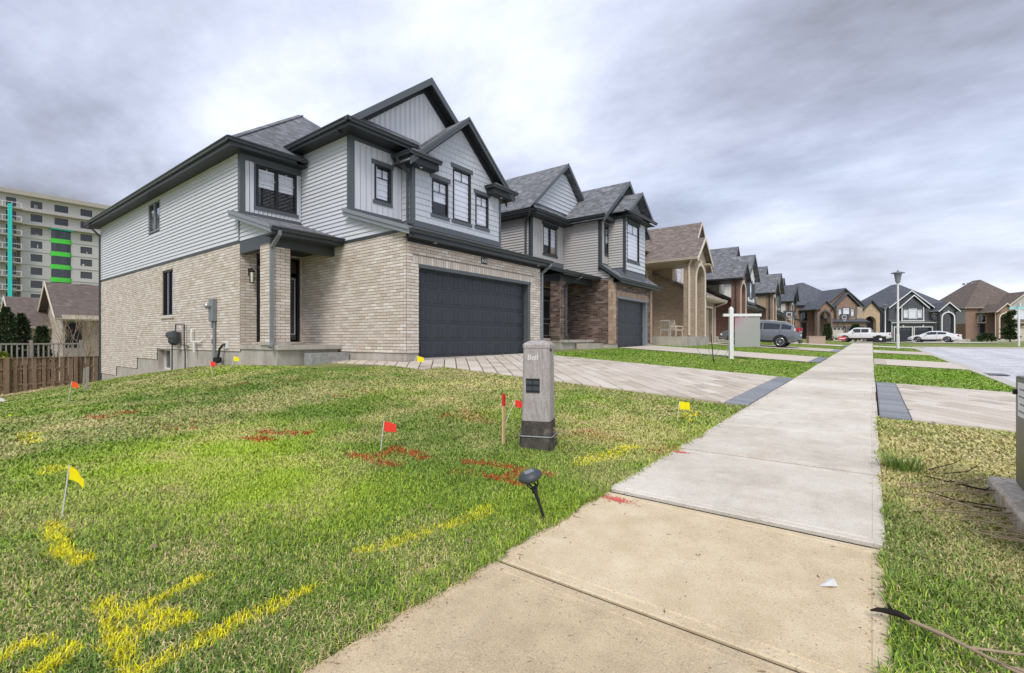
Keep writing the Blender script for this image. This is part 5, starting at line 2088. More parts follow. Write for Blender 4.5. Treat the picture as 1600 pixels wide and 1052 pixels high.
# ================================================================== two-storey portico houses further along (front +x, right +y)
def arch_pts(F, s0, s1, zs, n=10):
    c, r = (s0 + s1) / 2, (s1 - s0) / 2
    return [(c - r * math.cos(math.pi * k / n), zs + r * math.sin(math.pi * k / n)) for k in range(n + 1)]


def arch_wall(mb, F, s0, s1, z0, z1, a, b, zs, d0, d1, n=10):
    """wall slab with an arched opening from z0"""
    ap = arch_pts(F, a, b, zs, n)
    for d, flip in ((d1, False), (d0, True)):
        qs = [[(s0, z0), (a, z0), (a, zs), (a, z1), (s0, z1)], [(b, z0), (s1, z0), (s1, z1), (b, z1), (b, zs)]]
        for k in range(n):
            qs.append([ap[k], ap[k + 1], (ap[k + 1][0], z1), (ap[k][0], z1)])
        for q_ in qs:
            pts = [F.p(s, z, d) for s, z in q_]
            mb.poly(*(pts if not flip else reversed(pts)))
    edge = [(a, z0), *ap, (b, z0)]
    for (p, q_) in zip(edge[:-1], edge[1:]):
        mb.poly(F.p(p[0], p[1], d1), F.p(p[0], p[1], d0), F.p(q_[0], q_[1], d0), F.p(q_[0], q_[1], d1))
    for s in (s0, s1):
        mb.poly(F.p(s, z0, d0), F.p(s, z0, d1), F.p(s, z1, d1), F.p(s, z1, d0))


def gable(mb, mbt, F, c, hw, ze, zp_, over, back, side=.3, th=.05, tw=.18):
    """gable roof; F.front plane, ridge runs back by `back`"""
    k = (zp_ - ze) / hw
    for s in (-1, 1):
        se = c + s * (hw + side)
        zz = ze - k * side
        mb.prism([F.p(c, zp_, over), F.p(se, zz, over), F.p(se, zz, -back), F.p(c, zp_, -back)], (0, 0, -th))
        mbt.prism([F.p(c, zp_ + .02, over + .003), F.p(c, zp_ - tw, over + .003), F.p(se, zz - tw, over + .003), F.p(se, zz + .02, over + .003)], F.n * .04)


def tri(mb, F, c, hw, ze, zp_, d=0.0):
    mb.poly(F.p(c - hw, ze, d), F.p(c + hw, ze, d), F.p(c, zp_, d))


def portico_house(label, loc, rz, brick, trim, shing, gdoor, upper='siding_grey_far', mirror=False, bay=True, portico=True, arch=True, doors=1, garage=6.1, sof='soffit_dark',
                  accent=None, bayface=None, group='houses along the street', entry_door='door_black', roofpeak=9.7, px=1.1, bxf=-.1, bc=None, ug=None, HR=None):
    h = thing('house', label, 'house', loc, rz, group)
    sg = -1 if mirror else 1
    my = lambda y: sg * y

    def FF(x):
        return Face((x, 0), (0, sg), (1, 0))

    def FL(y):
        return Face((0, my(y)), (1, 0), (0, -sg))

    def FR(y):
        return Face((0, my(y)), (1, 0), (0, sg))

    def bx(mb, x0, y0, z0, x1, y1, z1):
        mb.box(x0, min(my(y0), my(y1)), z0, x1, max(my(y0), my(y1)), z1)

    def pt(mb, name, mat, parent=None, label=None):
        o = mb.build(name, mat, parent or h)
        if label and o:
            o['label'] = label
        return o
    acc = accent or brick
    G = garage
    HR = HR or G
    ug = ug or (-.7, G / 2, G / 2 - .15, 6.15, 8.75)
    UX = ug[0]
    pe = .75 if bxf > 0 else .35
    # garage and ground floor
    mb = MB()
    gd_ = []
    if doors == 1:
        gd_ = [(.6, G - .6, 0, 2.45)]
    else:
        gd_ = [(.45, G / 2 - .2, 0, 2.4), (G / 2 + .2, G - .45, 0, 2.4)]
    wall(mb, FF(0), 0, G, -.6, 3.2, gd_, .25)
    wall(mb, FL(0), -2.8, 0, -.6, 3.2)
    mb.poly((-2.8, my(-.01), 3.2), (0, my(-.01), 3.2), (-2.8, my(-.01), 4.8))
    wall(mb, FF(-2.8), -4.6, 0, -.6, 6.0, [(-2.6, -1.4, .45, 3.2), (-2.7, -1.3, 3.5, 4.9)], .2)
    wall(mb, FL(-4.6), -13, -2.8, -.8, 3.2)
    wall(mb, FR(G), UX, 0, -.6, 3.2)
    wall(mb, FR(HR), -13, UX, -.6, 3.2)
    if HR > G:
        wall(mb, FF(UX), G, HR, -.6, 3.2)
    gw_ = pt(mb, 'wall', brick)
    mb = MB()
    wall(mb, FL(-4.6), -13, -2.8, 3.2, 6.0)
    wall(mb, FR(HR), -13, UX, 3.2, 6.0)
    wall(mb, FF(UX), 0, HR, 3.0 if HR == G else 3.2, 6.0, [(.9, 2.1, 3.9, 5.4), (2.2, 3.9, 3.7, 5.6), (4.0, 5.2, 3.9, 5.4)] if not bay else [], .1)
    wall(mb, FL(.012), -2.8, UX, 3.2, 6.0)
    mb.poly((-13, my(-4.6), -.8), (-13, my(HR), -.8), (-13, my(HR), 6), (-13, my(-4.6), 6))
    pt(mb, 'upper_wall', upper)
    # doors
    for a, b, c_, d_ in gd_:
        garage_door(h, FF(0), a + .02, b - .02, .02, d_ - .02, gdoor, (0, 0, 0), 4, 4, -.2, detail=False, lites=(doors == 2))
        mb = MB()
        for q_ in ((a - .12, a + .01, 0, d_), (b - .01, b + .12, 0, d_), (a - .12, b + .12, d_ + .001, d_ + .13)):
            FF(0).box(mb, q_[0], q_[1], q_[2], q_[3], .003, .04)
        FF(0).box(mb, (a + b) / 2 - .1, (a + b) / 2 + .1, d_ + .12, d_ + .4, .004, .06)
        pt(mb, 'door_surround', trim)
    # entry
    mb = MB()
    FF(-2.8).box(mb, -2.58, -1.42, .46, 3.18, -.18, -.12)
    ed = pt(mb, 'front_door', entry_door)
    mb = MB()
    FF(-2.8).box(mb, -2.5, -2.25, .7, 2.6, -.119, -.11)
    FF(-2.8).box(mb, -2.5, -1.5, 2.75, 3.1, -.119, -.11)
    pt(mb, 'pane', 'car_glass', ed)
    mb = MB()
    ap = arch_pts(None, -2.6, -1.4, 4.3, 8)
    FFm = FF(-2.8)
    mb.prism([FFm.p(s, z, -.1) for s, z in [(-2.6, 3.55), *ap, (-1.4, 3.55)]], FFm.n * .02)
    aw = pt(mb, 'arched_window', 'car_glass')
    mb = MB()
    ap2 = arch_pts(None, -2.72, -1.28, 4.3, 8)
    for (p, q_), (p2, q2) in zip(zip(ap[:-1], ap[1:]), zip(ap2[:-1], ap2[1:])):
        mb.prism([FFm.p(*p, .0), FFm.p(*q_, .0), FFm.p(*q2, .0), FFm.p(*p2, .0)], FFm.n * .05)
    FFm.box(mb, -2.72, -2.6, 3.45, 4.3, 0.003, .05)
    FFm.box(mb, -1.4, -1.28, 3.45, 4.3, 0.003, .05)
    FFm.box(mb, -2.72, -1.28, 3.3, 3.45, 0.003, .06)
    FFm.box(mb, -2.04, -1.96, 3.46, 4.9, -.079, -.05)
    pt(mb, 'window_trim', trim, aw)
    # portico
    if portico:
        p0, p1 = -2.55, -.02
        F = FF(px)
        mb = MB()
        bx(mb, -2.8, -4.6, -.6, px + .15, -.012, .42)
        pt(mb, 'porch_floor', 'concrete')
        mb = MB()
        arch_wall(mb, F, p0, p1, .42, 5.35, p0 + .38, p1 - .38, 3.95, -.65, 0)
        tri(mb, F, (p0 + p1) / 2, 1.27, 5.35, 6.45, -.02)
        po = pt(mb, 'portico', acc)
        mb = MB()
        ap = arch_pts(None, p0 + .38, p1 - .38, 3.95, 10)
        ap2 = arch_pts(None, p0 + .2, p1 - .2, 3.95, 10)
        for (p, q_), (p2, q2) in zip(zip(ap[:-1], ap[1:]), zip(ap2[:-1], ap2[1:])):
            mb.prism([F.p(*p, .002), F.p(*q_, .002), F.p(*q2, .002), F.p(*p2, .002)], F.n * .05)
        for s in (p0 + .2, p1 - .38):
            F.box(mb, s, s + .18, .42, 3.95, .002, .05)
        F.box(mb, (p0 + p1) / 2 - .12, (p0 + p1) / 2 + .12, 4.82, 5.15, .003, .08)
        pt(mb, 'arch_surround', trim if trim != 'trim_near_black' else 'stone_pale', po)
        mb, mbt = MB(), MB()
        gable(mb, mbt, F, (p0 + p1) / 2, 1.27, 5.45, 6.6, .3, 4.0, .4)
        pt(mb, 'portico_roof', shing)
        pt(mbt, 'rake_board', trim)
        mb = MB()
        bx(mb, -2.75, p0 - .33, 5.0, px + .28, p0 + .38, 5.1)
        bx(mb, px - .64, p1 - .38, 5.0, px + .28, p1 + .33, 5.1)
        bx(mb, -2.75, p0 + .38, 5.02, px - .66, p1, 5.08)
        pt(mb, 'soffit', sof)
        for s, o_ in ((p0 - .36, -1), (p1 + .36, 1)):
            a, b = F.p(s, 5.17, .3), F.p(s, 5.17, -3.9)
            gutter(h, a, b, (0, o_ * sg), trim)
        downspout(h, [F.p(p0 - .3, 5.1, -.1), F.p(p0 - .3, 5.0, -.1), F.p(p0 - .05, 4.75, -.3), F.p(p0 - .05, .5, -.3)], trim, (0, 0, 0), .1, .08)
    # pent over garage
    mb = MB()
    ez = 3.25 - .524 * (pe - .35)
    zz_ = lambda x: ez + .524 * (pe - x)
    roof_plane(mb, [(pe, my(.03), ez), (pe, my(G + .25), ez), (UX, my(G + .25), zz_(UX)), (UX, my(.03), zz_(UX))], .05)
    roof_plane(mb, [(pe, my(-.25), ez), (pe, my(.028), ez), (-2.8, my(.028), zz_(-2.8)), (-2.8, my(-.25), zz_(-2.8))], .05)
    mb.prism([(pe + .01, my(-.255), ez + .02), (pe + .01, my(-.255), ez - .15), (-2.8, my(-.255), zz_(-2.8) - .15), (-2.8, my(-.255), zz_(-2.8) + .02)], (0, -sg * .04, 0))
    pt(mb, 'pent_roof', shing)
    mb = MB()
    bx(mb, .0, -.2, ez - .15, pe - .01, G + .2, ez - .12)
    bx(mb, pe - .03, -.25, ez - .119, pe, G + .25, ez - .01)
    pt(mb, 'fascia', trim)
    gutter(h, (pe, my(-.3), ez + .02), (pe, my(G + .3), ez + .02), (1, 0), trim)
    downspout(h, [(pe + .06, my(G + .15), ez - .05), (pe + .06, my(G + .15), ez - .15), (.05, my(G + .03), ez - .45), (.05, my(G + .03), .1)], trim, (0, 0, 0), .1, .08)
    # bay or plain upper windows
    c = bc if bc is not None else G / 2
    if bay:
        mb = MB()
        Fb = FF(bxf)
        wall(mb, Fb, c - 1.75, c + 1.75, 3.5, 5.9, [(c - 1.45, c - .75, 4.0, 5.4), (c - .65, c + .65, 3.85, 5.6), (c + .75, c + 1.45, 4.0, 5.4)], .1)
        wall(mb, FL(c - 1.75), UX, bxf, 3.4, 5.9)
        wall(mb, FR(c + 1.75), UX, bxf, 3.4, 5.9)
        mb.poly((UX, my(c - 1.75), 3.45), (bxf, my(c - 1.75), 3.45), (bxf, my(c + 1.75), 3.45), (UX, my(c + 1.75), 3.45))
        tri(mb, Fb, c, 1.95, 5.9, 7.6, -.01)
        bay_o = pt(mb, 'bay', bayface or 'siding_grey_far')
        for a, b, z0, z1 in ((c - 1.45, c - .75, 4.0, 5.4), (c - .65, c + .65, 3.85, 5.6), (c + .75, c + 1.45, 4.0, 5.4)):
            window(h, Fb, a, b, z0, z1, frame=trim, sashes=1, grille=.35, mull=trim, blind=.05, fw=.09)
        mb = MB()
        Fb.box(mb, c - 1.85, c + 1.85, 3.4, 3.6, -.02, .06)
        Fb.box(mb, c - 1.8, c - 1.65, 3.6, 5.85, .003, .05)
        Fb.box(mb, c + 1.65, c + 1.8, 3.6, 5.85, .003, .05)
        pt(mb, 'bay_trim', trim, bay_o)
        mb, mbt = MB(), MB()
        gable(mb, mbt, Fb, c, 2.1, 6.0, 7.95, .35, 3.5, .3)
        pt(mb, 'bay_roof', shing)
        pt(mbt, 'rake_board', trim)
    else:
        for a, b, z0, z1 in ((.9, 2.1, 3.9, 5.4), (2.2, 3.9, 3.7, 5.6), (4.0, 5.2, 3.9, 5.4)):
            window(h, FF(UX), a, b, z0, z1, frame=trim, sashes=1, grille=.35, mull=trim, blind=.05, fw=.08)
    # upper gable and main hip
    mb, mbt = MB(), MB()
    Fu = FF(UX)
    gable(mb, mbt, Fu, ug[1], ug[2], ug[3], ug[4], .4, 6.5, .4)
    pt(mb, 'roof', shing)
    pt(mbt, 'rake_board', trim)
    mb = MB()
    tri(mb, Fu, ug[1], ug[2] + .1, 6.0, ug[4] - .15, .0)
    pt(mb, 'gable_wall', bayface or upper)
    mb = MB()
    e0x, e1x, a0, a1 = -13.4, -2.4, -5.0, HR + .4
    hw = (a1 - a0) / 2
    rz2 = roofpeak - .6
    mid = (a0 + a1) / 2
    ins = 4.6
    A_, B_, C_, D_ = (e0x, my(a0), 6.05), (e1x, my(a0), 6.05), (e1x, my(a1), 6.05), (e0x, my(a1), 6.05)
    P_, Q_ = (e0x + ins, my(mid), rz2), (e1x - ins, my(mid), rz2)
    for q_ in ((A_, B_, Q_, P_), (B_, C_, Q_), (C_, D_, P_, Q_), (D_, A_, P_)):
        roof_plane(mb, list(q_), .05)
    mr = pt(mb, 'main_roof', shing)
    for k in range(3):
        mb = MB()
        bx(mb, e1x - ins - 1 - k * 1.1, mid - .75, rz2 - .65, e1x - ins - .7 - k * 1.1, mid - .4, rz2 - .32)
        pt(mb, 'roof_vent', 'metal_light', mr)
    mb = MB()
    bx(mb, e0x, a0, 5.88, e1x, -4.55, 5.9)
    bx(mb, -2.85, -4.55, 5.88, e1x, 0, 5.9)
    bx(mb, -2.8, -.42, 5.9, UX + .38, .02, 5.92)
    pt(mb, 'soffit', sof)
    gutter(h, (e0x, my(a0), 6.07), (e1x + .1, my(a0), 6.07), (0, -sg), trim)
    gutter(h, (e1x, my(a0 - .1), 6.07), (e1x, my(-.4), 6.07), (1, 0), trim)
    return h


UGX = dict(px=.65, bxf=.3, HR=8.0, ug=(-1.55, 5.6, 2.4, 6.2, 9.2), roofpeak=9.2)
portico_house('tan brick house with a brown roof and tall arched porch beside two patio chairs', (-9.15, 31.8, .88), 0, 'brick_tan', 'cream_trim', 'shingle_brown', 'garage_tan', 'siding_tan_far', sof='soffit_cream', bayface='brick_tan', entry_door='door_tan', garage=4.5, bay=False, **UGX)
portico_house('dark red brick house with a charcoal roof, first beyond the tan one', (-9.15, 44.1, .95), 0, 'brick_dark_red', 'trim_near_black', 'shingle_charcoal', 'garage_pale', bayface='white_trim', bc=3.75, **UGX)
portico_house('umber brick house with grey roof, second beyond the tan one', (-9.15, 60.0, 1.0), 0, 'brick_umber', 'trim_near_black', 'shingle_charcoal', 'garage_pale', bayface='siding_tan_far', bc=3.75, **UGX)
portico_house('umber brick house with a white bay, third beyond the tan one', (-9.15, 74.6, 1.0), 0, 'brick_umber', 'trim_near_black', 'shingle_slate', 'garage_pale', bayface='white_trim', bc=3.75, **UGX)
h7 = portico_house('russet brick house with two pale garage doors behind the backboards', (-5.7, 91.4, .75), R(-47), 'brick_russet', 'trim_charcoal', 'shingle_slate', 'garage_pale', upper='siding_tan_far', doors=2, garage=6.8, bayface='brick_russet', roofpeak=11.0)
h8 = portico_house('slate dark brick house with white trim and two dark garage doors', (8.5, 107.2, .75), R(-58), 'brick_slate', 'white_trim', 'shingle_slate', 'garage_slate', upper='brick_slate', doors=2, garage=6.8, mirror=True, bayface='brick_slate', roofpeak=11.2)
h9 = portico_house('brown roofed house with russet brick and grey siding at the right edge', (18.9, 117.5, .75), R(-60), 'brick_russet', 'cream_trim', 'shingle_umber', 'garage_pale', doors=1, garage=6.6, bay=False, roofpeak=12.2, upper='siding_grey_far')

# extra stone entry at the right of the russet house
def stone_entry(h):
    F = Face((-1.2, 0), (0, 1), (1, 0))
    mb = MB()
    arch_wall(mb, F, 7.0, 10.4, -.3, 5.0, 7.7, 9.7, 3.2, -.6, 0)
    tri(mb, F, 8.7, 1.7, 5.0, 6.6, -.02)
    mb.box(-6.5, 6.85, -.3, -1.85, 10.4, 5.0)
    se = mb.build('stone_entry', 'stone_tan', h)
    mb = MB()
    mb.prism([F.p(s, z, -.62) for s, z in [(7.7, -.3), *arch_pts(None, 7.7, 9.7, 3.2, 8), (9.7, -.3)]], F.n * .04)
    mb.build('entry_door', 'interior_dark', se)
    mb, mbt = MB(), MB()
    gable(mb, mbt, F, 8.7, 1.7, 5.15, 6.9, .35, 5.0, .4)
    mb.build('entry_roof', 'shingle_slate', h)
    mbt.build('rake_board', 'trim_near_black', h)


stone_entry(h7)

# ------------------------------------------------------------------ apartment tower behind, still being clad
tw = thing('apartment_tower', 'tall grey apartment block under construction with green wrapped bays', 'building', (-147, 22, -2))
TY0, TY1, TX = -30, 44, -147
OT = (-147, 22, -2)


def ptw(mb, name, mat, parent=None):
    return mb.build(name, mat, parent or tw, off=OT)


ZT = 32.8
FLR = 2.93
floors = [ZT - .6 - FLR * k for k in range(1, 13)]
F = front(TX)
mb = MB()
wins = []
cols_ = [(17.9, 19.75, 'w'), (26.1, 28.2, 'w'), (34.5, 36.6, 'w')]
tops = floors
op = []
for k, z in enumerate(floors[:11]):
    for a, b, c_ in cols_:
        op.append((a, b, z + .75, z + 2.35))
    if k < 2:
        op.append((21.7, 24.0, z + .75, z + 2.35))
    op.append((14.2, 15.7, z + .5, z + 2.4))
    op.append((7.0, 9.5, z + .2, z + 2.4))
    op.append((10.6, 12.8, z + .2, z + 2.4))
wall(mb, F, TY0, TY1, -2, ZT - .5, op, .25)
mb.poly((TX, TY0, -2), (TX, TY0, ZT), (TX - 20, TY0, ZT), (TX - 20, TY0, -2))
mb.poly((TX, TY1, -2), (TX - 20, TY1, -2), (TX - 20, TY1, ZT), (TX, TY1, ZT))
ptw(mb, 'wall', 'tower_panel')
mb = MB()
mb.box(TX - 21, TY0 - 1, ZT - .5, TX + 1.3, TY1, ZT + .45)
ptw(mb, 'roof_slab', 'tower_concrete')
mb = MB()
mb.box(TX - 14, 24, ZT + .45, TX - 4, 38, ZT + 1.6)
ptw(mb, 'plant_room', 'tower_panel')
for k, z in enumerate(floors[2:11]):
    mb = MB()
    mb.box(TX + .02, 16.4, z - .12, TX + .1, TY1, z)
    ptw(mb, 'floor_joint', 'tower_concrete')
    for y0_, y1_ in ((6.0, 10.1), (3.0, 4.6), (15.75, 16.35)):
        mb = MB()
        mb.box(TX + .005, y0_, z + .02, TX + .05, y1_, z + FLR - .27)
        ptw(mb, 'recess_panel', 'tower_dark' if (k + int(y0_)) % 3 else 'tower_concrete')  # mostly dark colour, painting in the shade of the balcony recesses
for k, z in enumerate(floors[:11]):
    mb = MB()
    mb.box(TX + .02, TY0, z - .25, TX + 2.2, 16.4, z)
    if k < 2:
        mb.box(TX + .02, 16.4, z - .25, TX + 1.2, TY1, z)
    ptw(mb, 'floor_slab', 'tower_concrete')
for (a, b, z0, z1) in op:
    mb = MB()
    ring(mb, F, a, b, z0, z1, .09, -.2, -.08)
    F.box(mb, (a + b) / 2 - .04, (a + b) / 2 + .04, z0 + .09, z1 - .09, -.2, -.09)
    wn_ = ptw(mb, 'window', 'tower_dark')
    mb = MB()
    F.box(mb, a + .09, b - .09, z0 + .09, z1 - .09, -.19, -.17)
    ptw(mb, 'pane', 'car_glass', wn_)
    if random.random() < .45:
        mb = MB()
        q_ = random.uniform(.15, .8)
        F.box(mb, a + .09 + (b - a - .5) * random.random(), a + .3 + (b - a - .5) * random.random() + .2, z0 + .09, z0 + .09 + q_, -.165, -.15)
        ptw(mb, 'sheeting', random.choice(('white_trim', 'tower_concrete')), wn_)
for y0_, y1_ in ((21.0, 24.6), (37.4, 40.8)):
    for k, z in enumerate(floors[2:11]):
        mb = MB()
        P = [(TX + .02 + .45 * math.sin(math.pi * t_ / 8) ** .4, y0_ + (y1_ - y0_) * t_ / 8) for t_ in range(9)]
        mb.prism([(x, y, z - .5) for x, y in P], (0, 0, 1.0))
        bay_ = ptw(mb, 'wrapped_bay', 'wrap_green')
        mb = MB()
        P2 = [(TX + .01 + .35 * math.sin(math.pi * t_ / 8) ** .4, y0_ + .15 + (y1_ - y0_ - .3) * t_ / 8) for t_ in range(9)]
        mb.prism([(x, y, z + .5) for x, y in P2], (0, 0, FLR - 1.0))
        ptw(mb, 'bay_glazing', 'car_glass', bay_)
    mb = MB()
    mb.box(TX + .03, y0_ - .1, floors[1] - .5, TX + 1.0, y1_ + .1, floors[1] - .23)
    ptw(mb, 'bay_head', 'wrap_teal')
mb = MB()
mb.box(TX + 2.25, 14.2, -1, TX + 2.45, 14.85, ZT - 3.0)
ptw(mb, 'debris_chute', 'wrap_teal').__setitem__('label', 'turquoise vertical strip running down the balconies')
for k, z in enumerate(floors[:11]):
    mb = MB()
    mb.box(TX + 2.1, TY0, z + .95, TX + 2.16, 16.3, z + 1.05)
    y = -2.0
    while y < 16.3:
        mb.box(TX + 2.1, y, z, TX + 2.15, y + .09, z + .95)
        y += 1.4
    ptw(mb, 'balcony_rail', 'white_trim')

# ------------------------------------------------------------------ bungalow behind the fence
bn = thing('bungalow', 'low brick bungalow with two grey shingled gables behind the board fence', 'house', (-43, 6, -1.7))
OB = (-43, 6, -1.7)


def pbn(mb, name, mat, parent=None):
    return mb.build(name, mat, parent or bn, off=OB)


def side_gable(y0, y1, x0, x1, ze, zp_, wallmat):
    """ridge along +Y, gable end towards -Y"""
    xm = (x0 + x1) / 2
    mb = MB()
    wall(mb, left(y0), x0, x1, -2, ze)
    mb.poly((x0, y0, ze), (x1, y0, ze), (xm, y0, zp_ - .1))
    wall(mb, front(x1), y0, y1, -2, ze)
    pbn(mb, 'wall', wallmat)
    mb = MB()
    k = (zp_ - ze) / (x1 - xm)
    for xe in (x0 - .5, x1 + .5):
        zz = ze - k * .5
        roof_plane(mb, [(xm, y0 - .45, zp_), (xm, y1, zp_), (xe, y1, zz), (xe, y0 - .45, zz)], .06)
    pbn(mb, 'roof', 'shingle_umber')
    mb = MB()
    for xe in (x0 - .5, x1 + .5):
        zz = ze - k * .5
        mb.prism([(xm, y0 - .455, zp_ + .03), (xm, y0 - .455, zp_ - .2), (xe, y0 - .455, zz - .2), (xe, y0 - .455, zz + .03)], (0, -.04, 0))
    pbn(mb, 'rake_board', 'cream_trim')
    gutter(bn, (x1 + .5, y0 - .45, ze - k * .5), (x1 + .5, y1, ze - k * .5), (1, 0), 'cream_trim', off=OB)


side_gable(6.5, 22, -47, -41.3, 2.85, 5.0, 'brick_pale')
side_gable(5.0, 12, -51, -45.3, 2.3, 4.15, 'brick_pale')
mb = MB()
front(-41.3).box(mb, 6.6, 7.4, .6, 2.2, .0, .03)
pbn(mb, 'window', 'car_glass')
mb = MB()
front(-41.3).box(mb, 6.4, 8.6, 2.45, 2.7, .02, .5)
pbn(mb, 'awning', 'cream_trim')
mb = MB()
mb.bar([(-41.2, 9.3, 2.7), (-41.2, 9.3, -1)], .12, .09)
pbn(mb, 'downspout', 'cream_trim')
mb = MB()
mb.box(-42.9, 11.6, 4.55, -42.4, 12.2, 4.85)
pbn(mb, 'roof_vent', 'metal_light')
sd_ = thing('satellite_dish', 'pale oval satellite dish on the brick wall beside the downspout', 'satellite dish', (-39.9, 10.0, 1.4))
mb = MB()
mb.lathe([(.02, .0), (.22, .03), (.38, .1), (.39, .105), (.36, .1), (.2, .05), (.01, .02)], (0, 0, 0), 18, 'x')
mb.v = [(x * 1.0, y, z * 1.1) for x, y, z in mb.v]
dsh = mb.build('dish', 'metal_light', sd_)
mb = MB()
mb.tube([(0, 0, 0), (-.3, .1, -.3), (-1.3, .1, -.35)], .025, 8)
mb.tube([(0, 0, -.35), (.4, 0, -.2)], .015, 6)
mb.build('arm', 'metal_dark', sd_)

# shed roof corner beside the house
sh = thing('garden_shed', 'small dark shed with a pitched roof squeezed behind the house corner', 'shed', (-36.5, 10.4, -1.6))
mb = MB()
mb.box(-1.0, -.2, 0, 1.0, 3, 2.2)
mb.build('wall', 'wood_weathered', sh)
mb = MB()
roof_plane(mb, [(1.3, -.5, 2.0), (1.3, 3.3, 2.0), (0, 3.3, 3.1), (0, -.5, 3.1)], .08)
roof_plane(mb, [(-1.3, -.5, 2.0), (-1.3, 3.3, 2.0), (0, 3.3, 3.1), (0, -.5, 3.1)], .08)
mb.build('roof', 'shingle_slate', sh)

# deck rail
dk = thing('deck_railing', 'weathered grey deck railing with upright balusters behind the fence', 'railing', (-36.0, 3.6, -1.6))
mb = MB()
mb.box(-.04, -1.2, 2.45, .04, 2.8, 2.53)
mb.box(-.03, -1.2, 1.35, .03, 2.8, 1.42)
mb.build('rail', 'wood_grey', dk)
for k in range(20):
    mb = MB()
    mb.box(-.02, -1.15 + k * .2, 1.42, .02, -1.09 + k * .2, 2.45)
    mb.build('baluster', 'wood_grey', dk)
for y in (-1.2, .8, 2.8):
    mb = MB()
    mb.box(-.06, y - .06, 0, .06, y + .06, 2.7)
    mb.build('post', 'wood_grey', dk)

# board fence
fn = thing('board_fence', 'weathered brown board fence along the back of the lawn', 'fence', (-33, 4, -1.7))
OFN = (-33, 4, -1.7)
y = -4.0
k = 0
while y < 7.2:
    zb = tz(-33, y) + .12
    top = .2 + .01 * (y - 4) + random.uniform(-.01, .01)
    xo = -33 + (.035 if k % 2 else -.035)
    mb = MB()
    mb.box(xo - .011, y, zb + random.uniform(0, .03), xo + .011, y + .135, top)
    o = mb.build('board', 'wood_weathered', fn, off=OFN)
    y += .165
    k += 1
for y in np.arange(-4.1, 7.3, 2.44):
    mb = MB()
    mb.box(-32.94, y - .06, tz(-33, y) - .3, -32.82, y + .06, .24)
    mb.build('post', 'wood_weathered', fn, off=OFN)
for dz in (-.35, -1.1):
    mb = MB()
    mb.box(-33.02, -4.1, dz, -32.98, 7.3, dz + .09)
    mb.build('rail', 'wood_weathered', fn, off=OFN)
mb = MB()
mb.box(-33.08, -4.1, .215, -32.92, 7.3, .25)
mb.build('cap_rail', 'wood_weathered', fn, off=OFN)
# debris strip along the fence foot
mb = MB()
for k in range(220):
    y = random.uniform(-1, 6.6)
    x = -32.6 + random.uniform(-.2, 1.6)
    z = tz(x, y) + .02
    a = random.uniform(0, 3.1)
    l = random.uniform(.15, .7)
    mb.tube([(x, y, z), (x + l * math.cos(a), y + l * math.sin(a), z + random.uniform(.0, .12))], random.uniform(.008, .03), 4)
tag(mb.build('fence_foot_debris', 'straw'), 'strip of dead stalks and litter along the foot of the fence', 'debris', kind='stuff')


# ------------------------------------------------------------------ evergreens and bare shrub
def leaf_crown(mb, fn_r, h, n, size, rnd_, zlo=0.05):
    """many small leaf sprays spread through a crown whose radius at height t is fn_r(t)"""
    for _ in range(n):
        t_ = zlo + (1 - zlo) * rnd_.random() ** .9
        a = rnd_.uniform(0, 6.283)
        lump = 1 + .22 * math.sin(3 * a + 9 * t_) + .15 * math.sin(7 * a - 13 * t_)
        r = fn_r(t_) * lump * (rnd_.random() ** .35)
        p = Vector((r * math.cos(a), r * math.sin(a), t_ * h))
        d = Vector((math.cos(a) * .6 + rnd_.uniform(-.5, .5), math.sin(a) * .6 + rnd_.uniform(-.5, .5), rnd_.uniform(.2, 1.2))).normalized()
        s = d.cross(Vector((rnd_.uniform(-1, 1), rnd_.uniform(-1, 1), rnd_.uniform(-1, 1)))).normalized()
        L, w = size * rnd_.uniform(.7, 1.5), size * rnd_.uniform(.25, .5)
        mb.add([p - s * w * .3, p + d * L * .5 - s * w, p + d * L, p + d * L * .5 + s * w], [(0, 1, 2, 3)])


def evergreen(label, loc, h, r, mat, prof, n=1500, size=.16, seed=1):
    t_ = thing('evergreen_tree', label, 'tree', loc)
    mb = MB()
    mb.tube([(0, 0, -.1), (0.02, 0, h * .5), (0, 0, h * .92)], [r * .14, r * .08, .015], 8)
    for k in range(9):
        a = k * 2.4
        z = h * (.15 + .08 * k)
        mb.tube([(0, 0, z), (r * .55 * math.cos(a), r * .55 * math.sin(a), z + .2 * r)], [.03, .008], 5)
    mb.build('trunk', 'bark', t_)
    mb = MB()
    leaf_crown(mb, lambda q_: r * prof(q_), h, n, size, random.Random(seed))
    mb.build('crown', mat, t_)
    return t_


cone = lambda q_: .25 + .95 * (1 - q_) ** .8 if q_ > .12 else .8
colm = lambda q_: (min(1, q_ * 6 + .5) * (1 - q_ ** 5) + .05)
evergreen('tall dark cedar at the left edge behind the fence', (-37.2, 3.6, -1.6), 4.4, .5, 'leaf_cedar', colm, 2600, .15, 2)
evergreen('dense cedar with a blunt top beside the taller edge cedar', (-38.0, 4.25, -1.6), 4.1, .45, 'leaf_cedar', colm, 2200, .15, 6)
evergreen('cone-shaped dark cedar behind the grey deck railing', (-37.0, 4.95, -1.6), 3.4, .48, 'leaf_cedar', cone, 2000, .13, 3)
evergreen('low golden green shrub rising just above the fence', (-35.2, 3.2, -1.6), 2.0, .5, 'leaf_golden', colm, 1500, .16, 4)
evergreen('narrow dark cone shrub standing left of the pale garage doors', (-5.2, 84.0, .72), 2.6, .55, 'leaf_cedar', cone, 500, .3, 5)
evergreen('broad dark cone shrub between the two pale garage doors', (-1.9, 84.6, .72), 2.4, .9, 'leaf_cedar', cone, 600, .3, 7)
